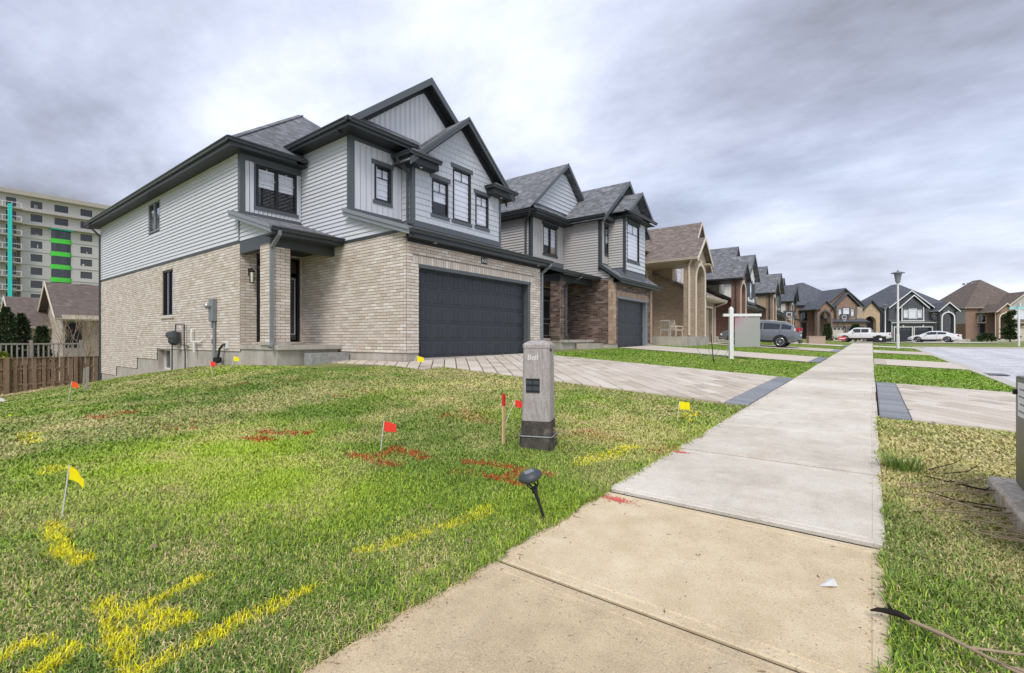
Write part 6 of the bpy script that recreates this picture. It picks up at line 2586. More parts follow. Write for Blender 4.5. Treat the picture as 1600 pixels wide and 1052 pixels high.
# clipped tiers by the right-hand garage
tp = thing('topiary_tree', 'tiered spiral topiary by the garage at the right edge', 'tree', (15.6, 96.0, .72))
mb = MB()
mb.tube([(0, 0, -.1), (0, 0, 4.2)], [.09, .03], 8)
mb.build('trunk', 'bark', tp)
rnd_ = random.Random(9)
for k in range(7):
    mb = MB()
    rr = .8 * (1 - k * .1)
    sub = MB()
    leaf_crown(sub, lambda q_: rr * math.sqrt(max(.02, 1 - (2 * q_ - 1) ** 2)), .62, 260, .3, rnd_)
    sub.v = [(x + .25 * math.cos(k * 1.9), y + .25 * math.sin(k * 1.9), z * .8 + .3 + k * .57) for x, y, z in sub.v]
    sub.build('crown', 'leaf_cedar', tp)
for lab, loc, r, mt in (('rounded green bush at the porch of the right-edge house', (14.3, 103.5, .72), 1.1, 'leaf_cedar'), ('brown-green bush by the side wall of the right-edge house', (6.8, 96.5, .72), 1.0, 'leaf_cedar')):
    b = thing('bush', lab, 'bush', loc)
    mb = MB()
    leaf_crown(mb, lambda q_: r * math.sqrt(max(.05, 1 - q_ ** 2)), r * 1.1, 500, .3, random.Random(3))
    mb.build('crown', mt, b)
    mb = MB()
    for k in range(5):
        mb.tube([(0, 0, 0), (.4 * math.cos(k * 1.3), .4 * math.sin(k * 1.3), .7 * r)], [.04, .015], 5)
    mb.build('stem', 'bark', b)
bs = thing('bare_shrub', 'leafless twiggy shrub against the bungalow wall', 'shrub', (-38.6, 6.9, -1.6))
mb = MB()
rr_ = random.Random(4)


def twig(p, d, l, r, n):
    q_ = p + d * l
    mb.tube([p, (p + q_) / 2 + Vector((rr_.uniform(-.05, .05), rr_.uniform(-.05, .05), 0)), q_], [r, r * .8, r * .55], 4)
    if n:
        for _ in range(3):
            dd_ = (d + Vector((rr_.uniform(-.5, .5), rr_.uniform(-.6, .6), rr_.uniform(-.1, .4)))).normalized()
            twig(q_, dd_, l * rr_.uniform(.55, .85), r * .6, n - 1)


for k in range(7):
    twig(Vector((rr_.uniform(-.3, .3), rr_.uniform(-.9, .9), 0)), Vector((rr_.uniform(-.2, .2), rr_.uniform(-.35, .35), 1)).normalized(), 1.55, .035, 3)
mb.build('branches', 'branch_bark', bs)

# ------------------------------------------------------------------ cable pedestal
pd = thing('cable_pedestal', 'weathered grey cable pedestal with a black plate, standing in the lawn', 'utility pedestal', (-2.66, 3.92, tz(-2.66, 3.92) - .02), R(22))


def rbox(mb, w0, d0, z0, w1, d1, z1, bev=.02, steps=1):
    """tapered box with bevelled upright edges"""
    P, F = [], []
    for w, d, z in ((w0, d0, z0), (w1, d1, z1)):
        w, d = w / 2, d / 2
        for x, y in ((w - bev, -d), (w, -d + bev), (w, d - bev), (w - bev, d), (-w + bev, d), (-w, d - bev), (-w, -d + bev), (-w + bev, -d)):
            P.append((x, y, z))
    F = [(i, (i + 1) % 8, 8 + (i + 1) % 8, 8 + i) for i in range(8)] + [tuple(reversed(range(8))), tuple(range(8, 16))]
    mb.add(P, F)


mb = MB()
rbox(mb, .285, .285, .26, .262, .262, 1.0, .02)
body = mb.build('shaft', 'pedestal_grey', pd)
mb = MB()
P, Fc = [], []
prof = [(.136, 1.0), (.136, 1.03), (.128, 1.045), (.085, 1.066), (.03, 1.075)]
for r, z in prof:
    for x, y in ((1, -.85), (1, .85), (.85, 1), (-.85, 1), (-1, .85), (-1, -.85), (-.85, -1), (.85, -1)):
        P.append((x * r, y * r, z))
for i in range(len(prof) - 1):
    for k in range(8):
        Fc.append((i * 8 + k, i * 8 + (k + 1) % 8, (i + 1) * 8 + (k + 1) % 8, (i + 1) * 8 + k))
Fc.append(tuple(range(32, 40)))
Fc.append(tuple(reversed(range(8))))
mb.add(P, Fc)
mb.build('cap', 'pedestal_grey', pd)
mb = MB()
rbox(mb, .302, .302, .13, .296, .296, .285, .03)
rbox(mb, .345, .345, -.06, .325, .325, .135, .035)
mb.build('base', 'pedestal_base', pd)
mb = MB()
mb.tube([(x * .166, y * .166, .137) for x, y in ((1, -.85), (1, .85), (.85, 1), (-.85, 1), (-1, .85), (-1, -.85), (-.85, -1), (.85, -1), (1, -.85))], .008, 5, False)
mb.build('band', 'metal_grey', pd)
# faces towards the near lawn are -y (in local axes)
mb = MB()
mb.box(-.095, -.148, .565, .04, -.134, .70)
pl_ = mb.build('plate', 'plastic_black', pd)
mb = MB()
for k in range(4):
    mb.box(-.095 + (k % 2) * .07, -.150, .585 + (k // 2) * .06, -.035 + (k % 2) * .07, -.1482, .625 + (k // 2) * .055)
mb.build('plate_ribs', 'metal_dark', pl_)
mb = MB()
mb.box(.13, -.09, .965, .138, -.01, .99)
mb.build('latch', 'plastic_black', pd)
tm = text_mesh('Bell', .075, 'print_white', .001)
inst(tm, 'lettering', pd, (-.03, -.1352, .905), (R(90), 0, 0))
mb = MB()
for k in range(7):
    a = random.uniform(-.3, 1.7)
    mb.tube([(.17, .05 * k / 14, .2 * random.random()), (.25 + .1 * random.random(), random.uniform(-.1, .2), .1 + .15 * random.random()), (.25 + .4 * random.random(), random.uniform(-.2, .6), .01)], .0028, 4)
tag(mb.build('dead_stalks', 'straw', None, loc=(-2.66, 3.92, tz(-2.66, 3.92))), 'dry stalks sprawling from the foot of the pedestal', 'plant debris', kind='stuff')


# ------------------------------------------------------------------ marker stakes, flags, garden light
def stake(label, x, y, w, h, lean=(0, 0), paint=None, mat='wood_pale', group=None):
    t_ = thing('marker_stake', label, 'stake', (x, y, tz(x, y) - .05), 0, group)
    mb = MB()
    mb.bar([(0, 0, 0), (lean[0], lean[1], h - (0.09 if paint else 0))], w, w * .55)
    mb.build('shaft', mat, t_)
    if paint:
        mb = MB()
        k = (h - .09) / h
        mb.bar([(lean[0] * k * 1.0, lean[1] * k, h - .0899), (lean[0], lean[1], h + .03)], w * 1.04, w * .6)
        mb.build('painted_top', paint, t_)
    return t_


def flag(label, x, y, h, mat, lean=(0, 0), size=.1, droop=.02, ang=0.0, group='marker flags in the lawn', grey=True):
    t_ = thing('marker_flag', label, 'flag', (x, y, tz(x, y) - .03), 0, group)
    mb = MB()
    mb.tube([(0, 0, 0), (lean[0] * .5, lean[1] * .5, h * .5), (lean[0], lean[1], h)], .004 if h < .5 else .006, 6)
    mb.build('wire', 'plastic_white', t_)
    mb = MB()
    n = 6
    P = []
    ca2, sa2 = math.cos(ang), math.sin(ang)
    for i in range(n + 1):
        u = i / n
        wv = .012 * math.sin(u * 5)
        for z in (0, 1):
            P.append((lean[0] + ca2 * u * size - sa2 * wv, lean[1] + sa2 * u * size + ca2 * wv, h - .004 - droop * u * (1.4 if z else 1) - (1 - z) * size * .82 * (1 - .12 * u)))
    F_ = [(2 * i, 2 * i + 2, 2 * i + 3, 2 * i + 1) for i in range(n)]
    k = len(P)
    P2 = [(x_ + .0012 * sa2, y_ - .0012 * ca2, z_) for x_, y_, z_ in P]
    mb.add(P + P2, F_ + [tuple(k + i for i in reversed(f_)) for f_ in F_] + [(2 * i, k + 2 * i, k + 2 * i + 2, 2 * i + 2) for i in range(n)])
    mb.build('cloth', mat, t_)
    return t_


RT = R(37)
flag('yellow flag on a wire among the sprayed yellow marks, far left', -4.12, .64, .36, 'flag_yellow', (.05, .03), .105, .06, RT)
flag('red flag beside the red sprayed lines in mid lawn', -3.75, 2.82, .32, 'flag_red', (.02, .03), .12, .02, RT)
flag('red flag half hidden behind the grey pedestal', -3.55, 4.5, .31, 'flag_red', (.1, .08), .11, .02, RT)
flag('square yellow flag by the drive near the pavement', -2.0, 6.13, .28, 'flag_yellow', (.02, .03), .13, .01, RT)
flag('orange red flag on a white stick before the fence', -11.33, 1.84, .42, 'flag_orange', (.05, .05), .13, .03, RT)
flag('small red flag below the electric meter', -11.91, 4.37, .36, 'flag_red', (-.08, -.03), .14, .02, RT)
flag('small yellow-orange flag by the porch corner', -13.35, 5.34, .34, 'flag_yellow', (.03, .04), .15, .03, RT)
flag('yellow flag standing on the drive edge before the garage door', -8.7, 7.42, .33, 'flag_yellow', (.09, .12), .16, .03, RT)
stake('pale wooden stake with a red painted top left of the pedestal', -2.95, 3.72, .034, .53, (0, 0), 'paint_red')
stake('short bare wooden stake in front of the fence', -15.19, 2.82, .05, .6, (0, .01), None, 'wood_grey')
stake('thin weathered stake just left of the bare one', -18.58, 3.37, .05, .6, (.01, .02), None, 'wood_grey')
sl = thing('garden_light', 'black solar garden light leaning at the pavement edge', 'garden light', (-1.60, 2.44, tz(-1.6, 2.44) - .03), R(20))
ln_ = Vector((-.085, -.05, .30))
mb = MB()
mb.tube([(0, 0, 0), ln_ * .5, ln_ * .72], [.007, .010, .013], 8)
mb.lathe([(.016, -.02), (.02, 0), (.016, .02)], tuple(ln_ * .74), 10)
mb.build('spike', 'plastic_black', sl)
mb = MB()
top = ln_ * 1.0
ax = ln_.normalized()
s1_ = ax.cross(Vector((0, 0, 1))).normalized() if abs(ax.z) < .999 else Vector((1, 0, 0))
s2_ = ax.cross(s1_)
for k in range(6):
    a = math.pi / 3 * k
    d1_ = s1_ * math.cos(a) + s2_ * math.sin(a)
    d2_ = s1_ * math.cos(a + .5) + s2_ * math.sin(a + .5)
    mb.tube([ln_ * .76 + d1_ * .015, ln_ * .85 + d2_ * .032, ln_ * .97 + d1_ * .042], .0045, 5)
mb.build('cage', 'plastic_black', sl)
mb = MB()
mb.lathe([(.02, -.008), (.066, -.006), (.076, .008), (.07, .026), (.045, .042), (.0445, .0425)], (0, 0, 0), 24)
q_ = ax.to_track_quat('Z', 'Y')
mb.v = [tuple(q_ @ Vector(p) + ln_ * .99) for p in mb.v]
hd = mb.build('head', 'metal_dark', sl, smooth=True)
mb = MB()
mb.box(-.029, -.029, .0426, .029, .029, .0445)
mb.v = [tuple(q_ @ Vector(p) + ln_ * .99) for p in mb.v]
mb.build('solar_panel', 'print_grey', hd)

# ------------------------------------------------------------------ utility cabinet at the right edge
uc = thing('utility_cabinet', 'olive green steel utility cabinet at the right edge with a white notice', 'utility cabinet', (.80, 3.4, tz(1.2, 4) + .12))
mb = MB()
mb.box(0, -.2, .02, 1.1, 1.36, .77)
bd_ = mb.build('case', 'cabinet_olive', uc)
bv = bd_.modifiers.new('bevel', 'BEVEL')
bv.width = .012
bv.segments = 2
mb = MB()
mb.box(-.004, .85, .5, -.0005, 1.27, .73)
lbl = mb.build('notice', 'print_white', uc)
for k in range(4):
    mb = MB()
    mb.box(-.0055, .88, .53 + k * .05, -.0042, 1.24 - .03 * (k % 2), .542 + k * .05)
    mb.build('printed_line', 'print_grey', lbl)
mb = MB()
mb.lathe([(.018, -.02), (.018, 0), (.012, .004)], (-.002, 1.31, .66), 12, 'x')
mb.build('lock', 'plastic_black', uc)
pd2 = thing('equipment_pad', 'stained pale concrete pad under the olive cabinet', 'concrete pad', (.68, 3.3, tz(1, 4) - .12))
mb = MB()
mb.add([(0, -.3, 0), (1.5, -.3, 0), (1.5, 1.62, 0), (0, 1.62, 0), (0.0, -.3, .225), (1.5, -.3, .225), (1.5, 1.62, .225), (0.0, 1.62, .225), (.02, -.28, .247), (1.48, -.28, .247), (1.48, 1.6, .247), (.02, 1.6, .247)],
       [(0, 1, 5, 4), (1, 2, 6, 5), (2, 3, 7, 6), (3, 0, 4, 7), (4, 5, 9, 8), (5, 6, 10, 9), (6, 7, 11, 10), (7, 4, 8, 11), (8, 9, 10, 11)])
mb.build('slab', 'pad_concrete', pd2)
# fallen branch and twigs
fb = thing('fallen_branch', 'long pale dead branch with a black rotten end lying on the verge', 'branch', (.05, 2.36, .05))
mb = MB()
mb.tube([(.05, .01, .02), (.16, -.06, .03), (.3, -.16, .03), (.5, -.28, .03), (.75, -.4, .02)], [.007, .0065, .0055, .0045, .003], 7)
mb.tube([(.22, -.1, .03), (.45, -.06, .06), (.8, -.02, .04)], [.005, .004, .002], 6)
mb.tube([(.3, -.16, .03), (.5, -.2, .07), (.78, -.22, .05)], [.006, .004, .002], 6)
mb.tube([(.36, -.2, .03), (.55, -.4, .05), (.7, -.55, .03)], [.005, .004, .002], 6)
mb.tube([(.4, -.22, .03), (.6, -.3, .08), (.85, -.34, .08)], [.005, .004, .002], 6)
for k in range(14):
    x0_ = random.uniform(.2, .6)
    y0_ = -.1 - .42 * (x0_ - .2) * 1.3
    a = random.uniform(-1.1, .5)
    l = random.uniform(.15, .4)
    mb.tube([(x0_, y0_, .03), (x0_ + l * .5 * math.cos(a), y0_ + l * .5 * math.sin(a), .03 + random.uniform(0, .05)), (x0_ + l * math.cos(a - .2), y0_ + l * math.sin(a - .2), .03 + random.uniform(0, .05))], [.003, .0022, .001], 4)
mb.build('stem', 'branch_bark', fb)
mb = MB()
mb.tube([(-.055, .012, .012), (-.03, .02, .02), (.0, .025, .022), (.03, .02, .026), (.07, .0, .024)], [.003, .009, .011, .013, .008], 8)
mb.tube([(.01, .03, .03), (.0, .05, .04)], [.008, .003], 6)
mb.build('rotten_end', 'branch_black', fb)
for i, (lab, x, y, seed) in enumerate((('heap of dry twigs beside the concrete pad', .48, 4.3, 3), ('dark crooked twigs lying on the dry verge', .62, 4.85, 8))):
    tg = thing('twig_heap', lab, 'twigs', (x, y, tz(x, y)))
    rr_ = random.Random(seed)
    mb = MB()
    for k in range(34 if i == 0 else 8):
        a = rr_.uniform(-1.7, .9) if i == 0 else rr_.uniform(-1.3, .9)
        l = rr_.uniform(.25, .75)
        x0_, y0_ = rr_.uniform(-.35, .2), rr_.uniform(-.6, .45)
        mb.tube([(x0_, y0_, .02), (x0_ + l * .5 * math.cos(a), y0_ + l * .5 * math.sin(a), .03 + rr_.uniform(0, .06)), (x0_ + l * math.cos(a + .2), y0_ + l * math.sin(a + .2), .02 + rr_.uniform(0, .1))], [.0045, .0035, .0015], 5)
    mb.build('twigs', 'branch_bark' if i == 0 else 'branch_black', tg)
    tg.children[0]['kind'] = 'stuff'


def tuft(label, x, y, n, h, mat='clover_leaf', spread=.12, seed=1):
    t_ = thing('grass_tuft', label, 'grass', (x, y, tz(x, y) - .01))
    rr_ = random.Random(seed)
    mb = MB()
    for k in range(n):
        a = rr_.uniform(0, 6.28)
        r = spread * rr_.random()
        p = Vector((r * math.cos(a), r * math.sin(a), 0))
        l = h * rr_.uniform(.6, 1.2)
        o_ = Vector((math.cos(a), math.sin(a), 0)) * l * rr_.uniform(.3, .9)
        s = Vector((-math.sin(a), math.cos(a), 0)) * .004
        m1 = p + o_ * .4 + Vector((0, 0, l * .7))
        m2 = p + o_ + Vector((0, 0, l * .75))
        mb.add([p - s, p + s, m1 + s, m1 - s, m2], [(0, 1, 2, 3), (3, 2, 4)])
    o = mb.build('blades', mat, t_)
    o['kind'] = 'stuff'


tuft('coarse grass tuft overhanging the right edge of the pavement', .2, 5.15, 130, .13, spread=.16, seed=2)


# ------------------------------------------------------------------ street furniture
def street_lamp(label, x, y, z, h, mat='concrete'):
    t_ = thing('street_lamp', label, 'street lamp', (x, y, z), 0, 'street lamps')
    k = h / 5.3
    mb = MB()
    mb.lathe([(.095 * k, -.2), (.09 * k, .9 * k), (.07 * k, 1.0 * k), (.05 * k, 4.4 * k)], (0, 0, 0), 12)
    mb.build('post', 'plastic_white', t_)
    mb = MB()
    mb.lathe([(.07 * k, 4.4 * k), (.11 * k, 4.45 * k), (.12 * k, 4.5 * k)], (0, 0, 0), 12)
    mb.lathe([(.38 * k, 5.08 * k), (.38 * k, 5.12 * k), (.2 * k, 5.17 * k), (.05 * k, 5.22 * k), (.04 * k, 5.3 * k)], (0, 0, 0), 16)
    for q in range(6):
        a = q * math.pi / 3
        mb.bar([(.12 * k * math.cos(a), .12 * k * math.sin(a), 4.5 * k), (.21 * k * math.cos(a), .21 * k * math.sin(a), 5.08 * k)], .02 * k, .02 * k)
    mb.build('lantern_frame', 'metal_grey', t_)
    mb = MB()
    mb.lathe([(.11 * k, 4.5 * k), (.195 * k, 5.08 * k)], (0, 0, 0), 12)
    mb.build('lens', 'metal_grey', t_)
    return t_


street_lamp('tall white street lamp with a flat hat on the verge', 1.48, 43.3, .46, 5.6)
street_lamp('distant thin lamp post just left of the tall white one', 1.4, 78, .72, 5.0)
sp_ = thing('street_sign', 'white post with a teal street sign at the right edge', 'street sign', (8.95, 52.2, .6))
mb = MB()
mb.tube([(0, 0, -.1), (0, 0, 2.8)], .07, 10)
mb.build('post', 'plastic_white', sp_)
mb = MB()
mb.box(-.5, -.02, 2.82, .5, .02, 3.05)
mb.build('blade', 'street_sign_green', sp_)
mb = MB()
mb.box(-.02, -.5, 3.07, .02, .5, 3.3)
mb.build('blade', 'print_white', sp_)

# yard sign
ys_ = thing('yard_sign', 'white post with a hanging grey sign board on the second lawn', 'sign', (-4.26, 19.32, tz(-4.26, 19.32)), R(35))
mb = MB()
mb.box(-.07, -.06, -.1, .07, .06, 1.92)
mb.add([(-.07, -.06, 1.92), (.07, -.06, 1.92), (.07, .06, 1.92), (-.07, .06, 1.92), (0, 0, 2.0)], [(0, 1, 4), (1, 2, 4), (2, 3, 4), (3, 0, 4)])
mb.build('post', 'white_trim', ys_)
mb = MB()
mb.box(-.3, -.045, 1.62, 1.12, .045, 1.72)
mb.build('arm', 'white_trim', ys_)
mb = MB()
mb.box(-.012, .0, .0, .012, .94, 1.13)
o = mb.build('board', 'sign_board', ys_, loc=(.14, 0, .46))
o.rotation_euler = (0, 0, R(-90))
for x in (.3, .92):
    mb = MB()
    mb.tube([(x, 0, 1.62), (x, 0, 1.585)], .008, 6)
    mb.build('hook', 'metal_light', ys_)
# hoop frame on a stake
hp = thing('hoop_ornament', 'thin wire hoops on a dark stake on the second lawn', 'garden ornament', (-4.32, 16.85, tz(-4.32, 16.85)), R(35))
mb = MB()
mb.tube([(.06, 0, -.05), (-.03, 0, .95)], [.018, .014], 6)
mb.build('stake', 'plastic_black', hp)
for cx_, cz_, r in ((-.12, .52, .36), (.22, .5, .34)):
    mb = MB()
    mb.tube([(cx_ + r * math.cos(a), .01, cz_ + r * math.sin(a)) for a in np.linspace(0, 2 * math.pi, 25)], .008, 5, False)
    mb.build('hoop', 'metal_grey', hp)


def hoop_stand(label, x, y, z, h, rz, mat='metal_dark'):
    t_ = thing('basketball_hoop', label, 'basketball hoop', (x, y, z), rz, 'basketball hoops')
    mb = MB()
    mb.tube([(0, 0, 0), (0, 0, h - .5), (.25, 0, h - .1)], .05, 8)
    mb.box(-.4, -.35, 0, .3, .35, .15)
    mb.build('post', 'metal_dark', t_)
    mb = MB()
    mb.box(.3, -.55, h - .45, .34, .55, h + .3)
    bb = mb.build('backboard', mat, t_)
    mb = MB()
    ring(mb, Face((.345, 0), (0, 1), (1, 0)), -.25, .25, h - .3, h + .1, .05, 0, .01)
    mb.build('target_square', 'print_white', bb)
    mb = MB()
    mb.tube([(.6 + .23 * math.cos(a), .23 * math.sin(a), h - .3) for a in np.linspace(0, 6.283, 17)], .012, 5, False)
    mb.build('rim', 'flag_orange', t_)
    mb = MB()
    for k in range(8):
        a = k * math.pi / 4
        mb.tube([(.6 + .22 * math.cos(a), .22 * math.sin(a), h - .3), (.6 + .14 * math.cos(a + .4), .14 * math.sin(a + .4), h - .7)], .012, 4)
    mb.build('net', 'print_white', t_)


hoop_stand('basketball hoop with a dark board left of the beige box', -6.9, 56.5, .8, 3.0, R(-70))
hoop_stand('basketball hoop standing before the pale garage doors', -3.1, 80.5, .72, 3.6, R(-80))
bx_ = thing('utility_box', 'beige brown utility box on the far lawn', 'utility box', (-3.9, 49.0, tz(-3.9, 49.0)), R(20))
mb = MB()
mb.box(-.62, -.4, -.05, .62, .4, .62)
mb.build('case', 'cardboard_brown', bx_)
mb = MB()
mb.box(-.65, -.43, .621, .65, .43, .68)
mb.build('lid', 'cardboard_brown', bx_)
rs = thing('lawn_sign', 'small red sign on the grass before the pale garage doors', 'sign', (-3.0, 73.0, .72), R(5))
mb = MB()
mb.box(-.4, -.02, .3, .4, .02, .75)
rb = mb.build('board', 'red_sign', rs)
mb = MB()
mb.box(-.3, -.026, .46, .3, -.021, .58)
mb.build('band', 'print_white', rb)
mb = MB()
mb.box(-.35, -.02, -.05, -.31, .02, .3)
mb.box(.31, -.02, -.05, .35, .02, .3)
mb.build('legs', 'metal_dark', rs)
bn_ = thing('storage_bin', 'black bin with a pale disc beside the rear of the pickup', 'bin', (.75, 72.0, .72))
mb = MB()
mb.box(-.62, -.35, 0, .62, .35, .68)
mb.box(-.66, -.4, .681, .66, .4, .76)
mb.build('body', 'plastic_black', bn_)
mb = MB()
mb.lathe([(.14, -.38), (.14, -.351)], (.1, 0, .42), 12, 'y')
mb.build('disc', 'print_white', bn_)

# porch chairs of the tan house
def patio_chair(label, loc, rz, mat):
    t_ = thing('patio_chair', label, 'chair', loc, rz, 'patio chairs on the tan house porch')
    mb = MB()
    mb.box(-.25, -.25, .38, .25, .25, .42)
    mb.build('seat', mat, t_)
    mb = MB()
    for k in range(5):
        mb.bar([(-.22 + k * .11, .25, .42), (-.22 + k * .11, .36, .95)], .03, .02)
    mb.bar([(-.26, .36, .95), (.26, .36, .95)], .04, .04)
    mb.build('backrest', mat, t_)
    for x, y in ((-.24, -.24), (.24, -.24), (-.24, .26), (.24, .26)):
        mb = MB()
        mb.bar([(x, y, 0), (x * .95, y * .95, .4)], .035, .035)
        mb.build('leg', mat, t_)
    for s in (-1, 1):
        mb = MB()
        mb.bar([(s * .26, -.26, .4), (s * .26, -.26, .62), (s * .26, .3, .64)], .04, .03)
        mb.build('armrest', mat, t_)


patio_chair('pale blue grey patio chair on the tan porch', (-9.9, 28.1, 1.3), R(200), 'metal_light')
patio_chair('small cream patio chair by the tan porch pier', (-9.5, 29.0, 1.3), R(150), 'cream_trim')
mb = MB()
mb.box(-.6, -.08, 0, .6, .08, .03)
tag(mb.build('lying_board', 'plastic_white', loc=(-19.3, 1.75, tz(-19.3, 1.75) + .03)), 'pale board lying flat in the grass at the left edge', 'board')

# kerb inlet and a few dropped leaves
dn = thing('storm_drain', 'dark storm drain grate at the kerb by the second drive', 'drain', (2.95, 20.4, zwalk(20.4) - .18))
mb = MB()
mb.box(-.3, -.45, 0, .3, .45, .012)
gr_ = mb.build('frame', 'metal_dark', dn)
for k in range(7):
    mb = MB()
    mb.box(-.26, -.38 + k * .12, .0125, .26, -.33 + k * .12, .02)
    mb.build('bar', 'metal_grey', gr_)
lf_ = MB()
rr_ = random.Random(12)
for k in range(46):
    if rr_.random() < .7:
        x, y = rr_.uniform(-5.5, -1.7), rr_.uniform(.3, 7.5)
    else:
        x, y = rr_.uniform(.15, 2.2), rr_.uniform(2.0, 7.6)
    z = tz(x, y) + .03
    r = rr_.uniform(.008, .02)
    a = rr_.uniform(0, 6.28)
    P = [(x + r * math.cos(a + b) * (1.6 if i % 2 == 0 else .8), y + r * math.sin(a + b) * (1.6 if i % 2 == 0 else .8), z + rr_.uniform(-.006, .012)) for i, b in enumerate(np.linspace(0, 6.28, 7)[:-1])]
    lf_.add(P, [(0, 1, 2, 3, 4, 5)])
tag(lf_.build('leaf_litter', 'wood_weathered'), 'scattered small dead brown leaves across the front lawn', 'leaves', kind='stuff')


# ------------------------------------------------------------------ vehicles (nose towards local +x, wheels on z = 0)
def lerp(a, b, t_):
    return a + (b - a) * t_


def prof_at(tab, x):
    return float(np.interp(x, [p[0] for p in tab], [p[1] for p in tab]))


def vehicle(name, label, cat, loc, rz, paint, L, Wd, belt, top, sill, plan, roofw, wheels, wr, glass_x, pillars, rear, kind, group='parked vehicles'):
    t_ = thing(name, label, cat, loc, rz, group)
    hw = Wd / 2
    xs_ = sorted({*np.linspace(-L / 2, L / 2, 49).round(3), *[p[0] for p in belt], *[p[0] for p in top], *[p[0] for p in plan]})
    rows = []
    for x in xs_:
        w = hw * prof_at(plan, x)
        zb, zt, zs = prof_at(belt, x), prof_at(top, x), prof_at(sill, x)
        zt = max(zt, zb + .015)
        f = min(1, (zt - zb) / .45)
        rw = lerp(w * .97, w * roofw, f)
        zm = lerp(zs, zb, .55)
        sec = [(0, zs), (w * .80, zs), (w * .95, zs + .06), (w, zs + .2), (w * 1.0, zm), (w * .985, zb - .05), (w * .955, zb), (lerp(w * .955, rw, .85), lerp(zb, zt, .82)), (rw * .93, lerp(zb, zt, .95)), (rw * .7, zt), (0, zt + .012 * f)]
        rows.append((x, sec))
    mb = MB()
    n = len(rows[0][1])
    P = []
    for x, sec in rows:
        P += [(x, y, z) for y, z in sec] + [(x, -y, z) for y, z in reversed(sec[1:-1])]
    m = 2 * n - 2
    F_ = []
    for i in range(len(rows) - 1):
        for k in range(m):
            k2 = (k + 1) % m
            F_.append((i * m + k, (i + 1) * m + k, (i + 1) * m + k2, i * m + k2))
    F_.append(tuple(range(m)))
    F_.append(tuple(reversed(range((len(rows) - 1) * m, len(rows) * m))))
    mb.add(P, F_)
    body = mb.build('body', paint, t_, smooth=True)
    md = body.modifiers.new('edge', 'EDGE_SPLIT')
    md.split_angle = R(32)

    def side(x, fr, off=.008):
        w = hw * prof_at(plan, x)
        zb, zt = prof_at(belt, x), prof_at(top, x)
        f = min(1, (zt - zb) / .45)
        rw = lerp(w * .97, w * roofw, f)
        y = lerp(w * .955, lerp(w * .955, rw, .85), fr / .82)
        return y + off, lerp(zb, zt, fr)
    # side glass between the pillars
    for s in (-1, 1):
        for (a, b) in zip(pillars[:-1], pillars[1:]):
            a2, b2 = a + .035, b - .035
            pts_lo, pts_hi = [], []
            for x in np.linspace(a2, b2, 5):
                y, z = side(x, .07)
                pts_lo.append((x, s * y, z))
                y, z = side(x, .76)
                pts_hi.append((x, s * y, z))
            mb = MB()
            for i in range(4):
                mb.add([pts_lo[i], pts_lo[i + 1], pts_hi[i + 1], pts_hi[i]], [(0, 1, 2, 3) if s < 0 else (3, 2, 1, 0)])
            mb.build('side_window', 'car_glass', t_)
    # windscreen and rear glass: follow the roof profile
    for nm, (a, b) in (('windscreen', glass_x[0]), ('rear_window', glass_x[1])):
        if a == b:
            continue
        mb = MB()
        q_ = []
        for x in np.linspace(a, b, 5):
            w = hw * prof_at(plan, x)
            zb, zt = prof_at(belt, x), prof_at(top, x)
            f = min(1, (zt - zb) / .45)
            rw = lerp(w * .97, w * roofw, f) * .80
            q_.append((x, rw, zt + .012))
        for (x0, w0, z0), (x1, w1, z1) in zip(q_[:-1], q_[1:]):
            mb.add([(x0, -w0, z0), (x1, -w1, z1), (x1, w1, z1), (x0, w0, z0)], [(0, 1, 2, 3)])
        mb.build(nm, 'car_glass', t_)
    # wheels
    for x in wheels:
        for s in (-1, 1):
            w = hw * prof_at(plan, x)
            mb = MB()
            yo = s * (w + .012)
            yi = s * (w - .2)
            lo_, hi_ = min(yo, yi), max(yo, yi)
            mb.lathe([(wr * .62, lo_), (wr * .93, lo_), (wr, lo_ + .03), (wr, hi_ - .03), (wr * .93, hi_), (wr * .62, hi_)], (x, 0, wr), 24, 'y')
            wh = mb.build('wheel', 'tyre_rubber', t_, smooth=False)
            mb = MB()
            yf = yo + s * .004
            mb.lathe([(wr * .64, min(yf, yf - s * .03)), (wr * .64, max(yf, yf - s * .03))], (x, 0, wr), 24, 'y')
            mb.build('rim_well', 'plastic_black', wh)
            mb = MB()
            for k in range(10):
                a = k * math.pi / 5
                c0, s0_ = math.cos(a), math.sin(a)
                r0, r1 = wr * .12, wr * .62
                mb.bar([(x + c0 * r0, yf + s * .012, wr + s0_ * r0), (x + c0 * r1, yf + s * .012, wr + s0_ * r1)], .04, .012)
            mb.tube([(x + wr * .62 * math.cos(a), yf + s * .008, wr + wr * .62 * math.sin(a)) for a in np.linspace(0, 6.2832, 25)], .014, 6, False)
            mb.lathe([(wr * .16, min(yf, yf + s * .02)), (wr * .16, max(yf, yf + s * .02))], (x, 0, wr), 12, 'y')
            mb.build('rim', 'rim_silver', wh)
            # arch lip
            mb = MB()
            ap = [(x + (wr + .075) * math.cos(a), wr + (wr + .075) * math.sin(a)) for a in np.linspace(-.15, math.pi + .15, 15)]
            ap2 = [(x + (wr + .0) * math.cos(a), wr + (wr + .0) * math.sin(a)) for a in np.linspace(-.15, math.pi + .15, 15)]
            for i in range(14):
                mb.prism([(ap[i][0], s * (w + .004), ap[i][1]), (ap[i + 1][0], s * (w + .004), ap[i + 1][1]), (ap2[i + 1][0], s * (w + .004), ap2[i + 1][1]), (ap2[i][0], s * (w + .004), ap2[i][1])], (0, s * .012, 0))
            mb.build('arch_trim', 'plastic_black', t_)
    # lamps, bumpers, handles, mirrors
    xr, xf = -L / 2, L / 2
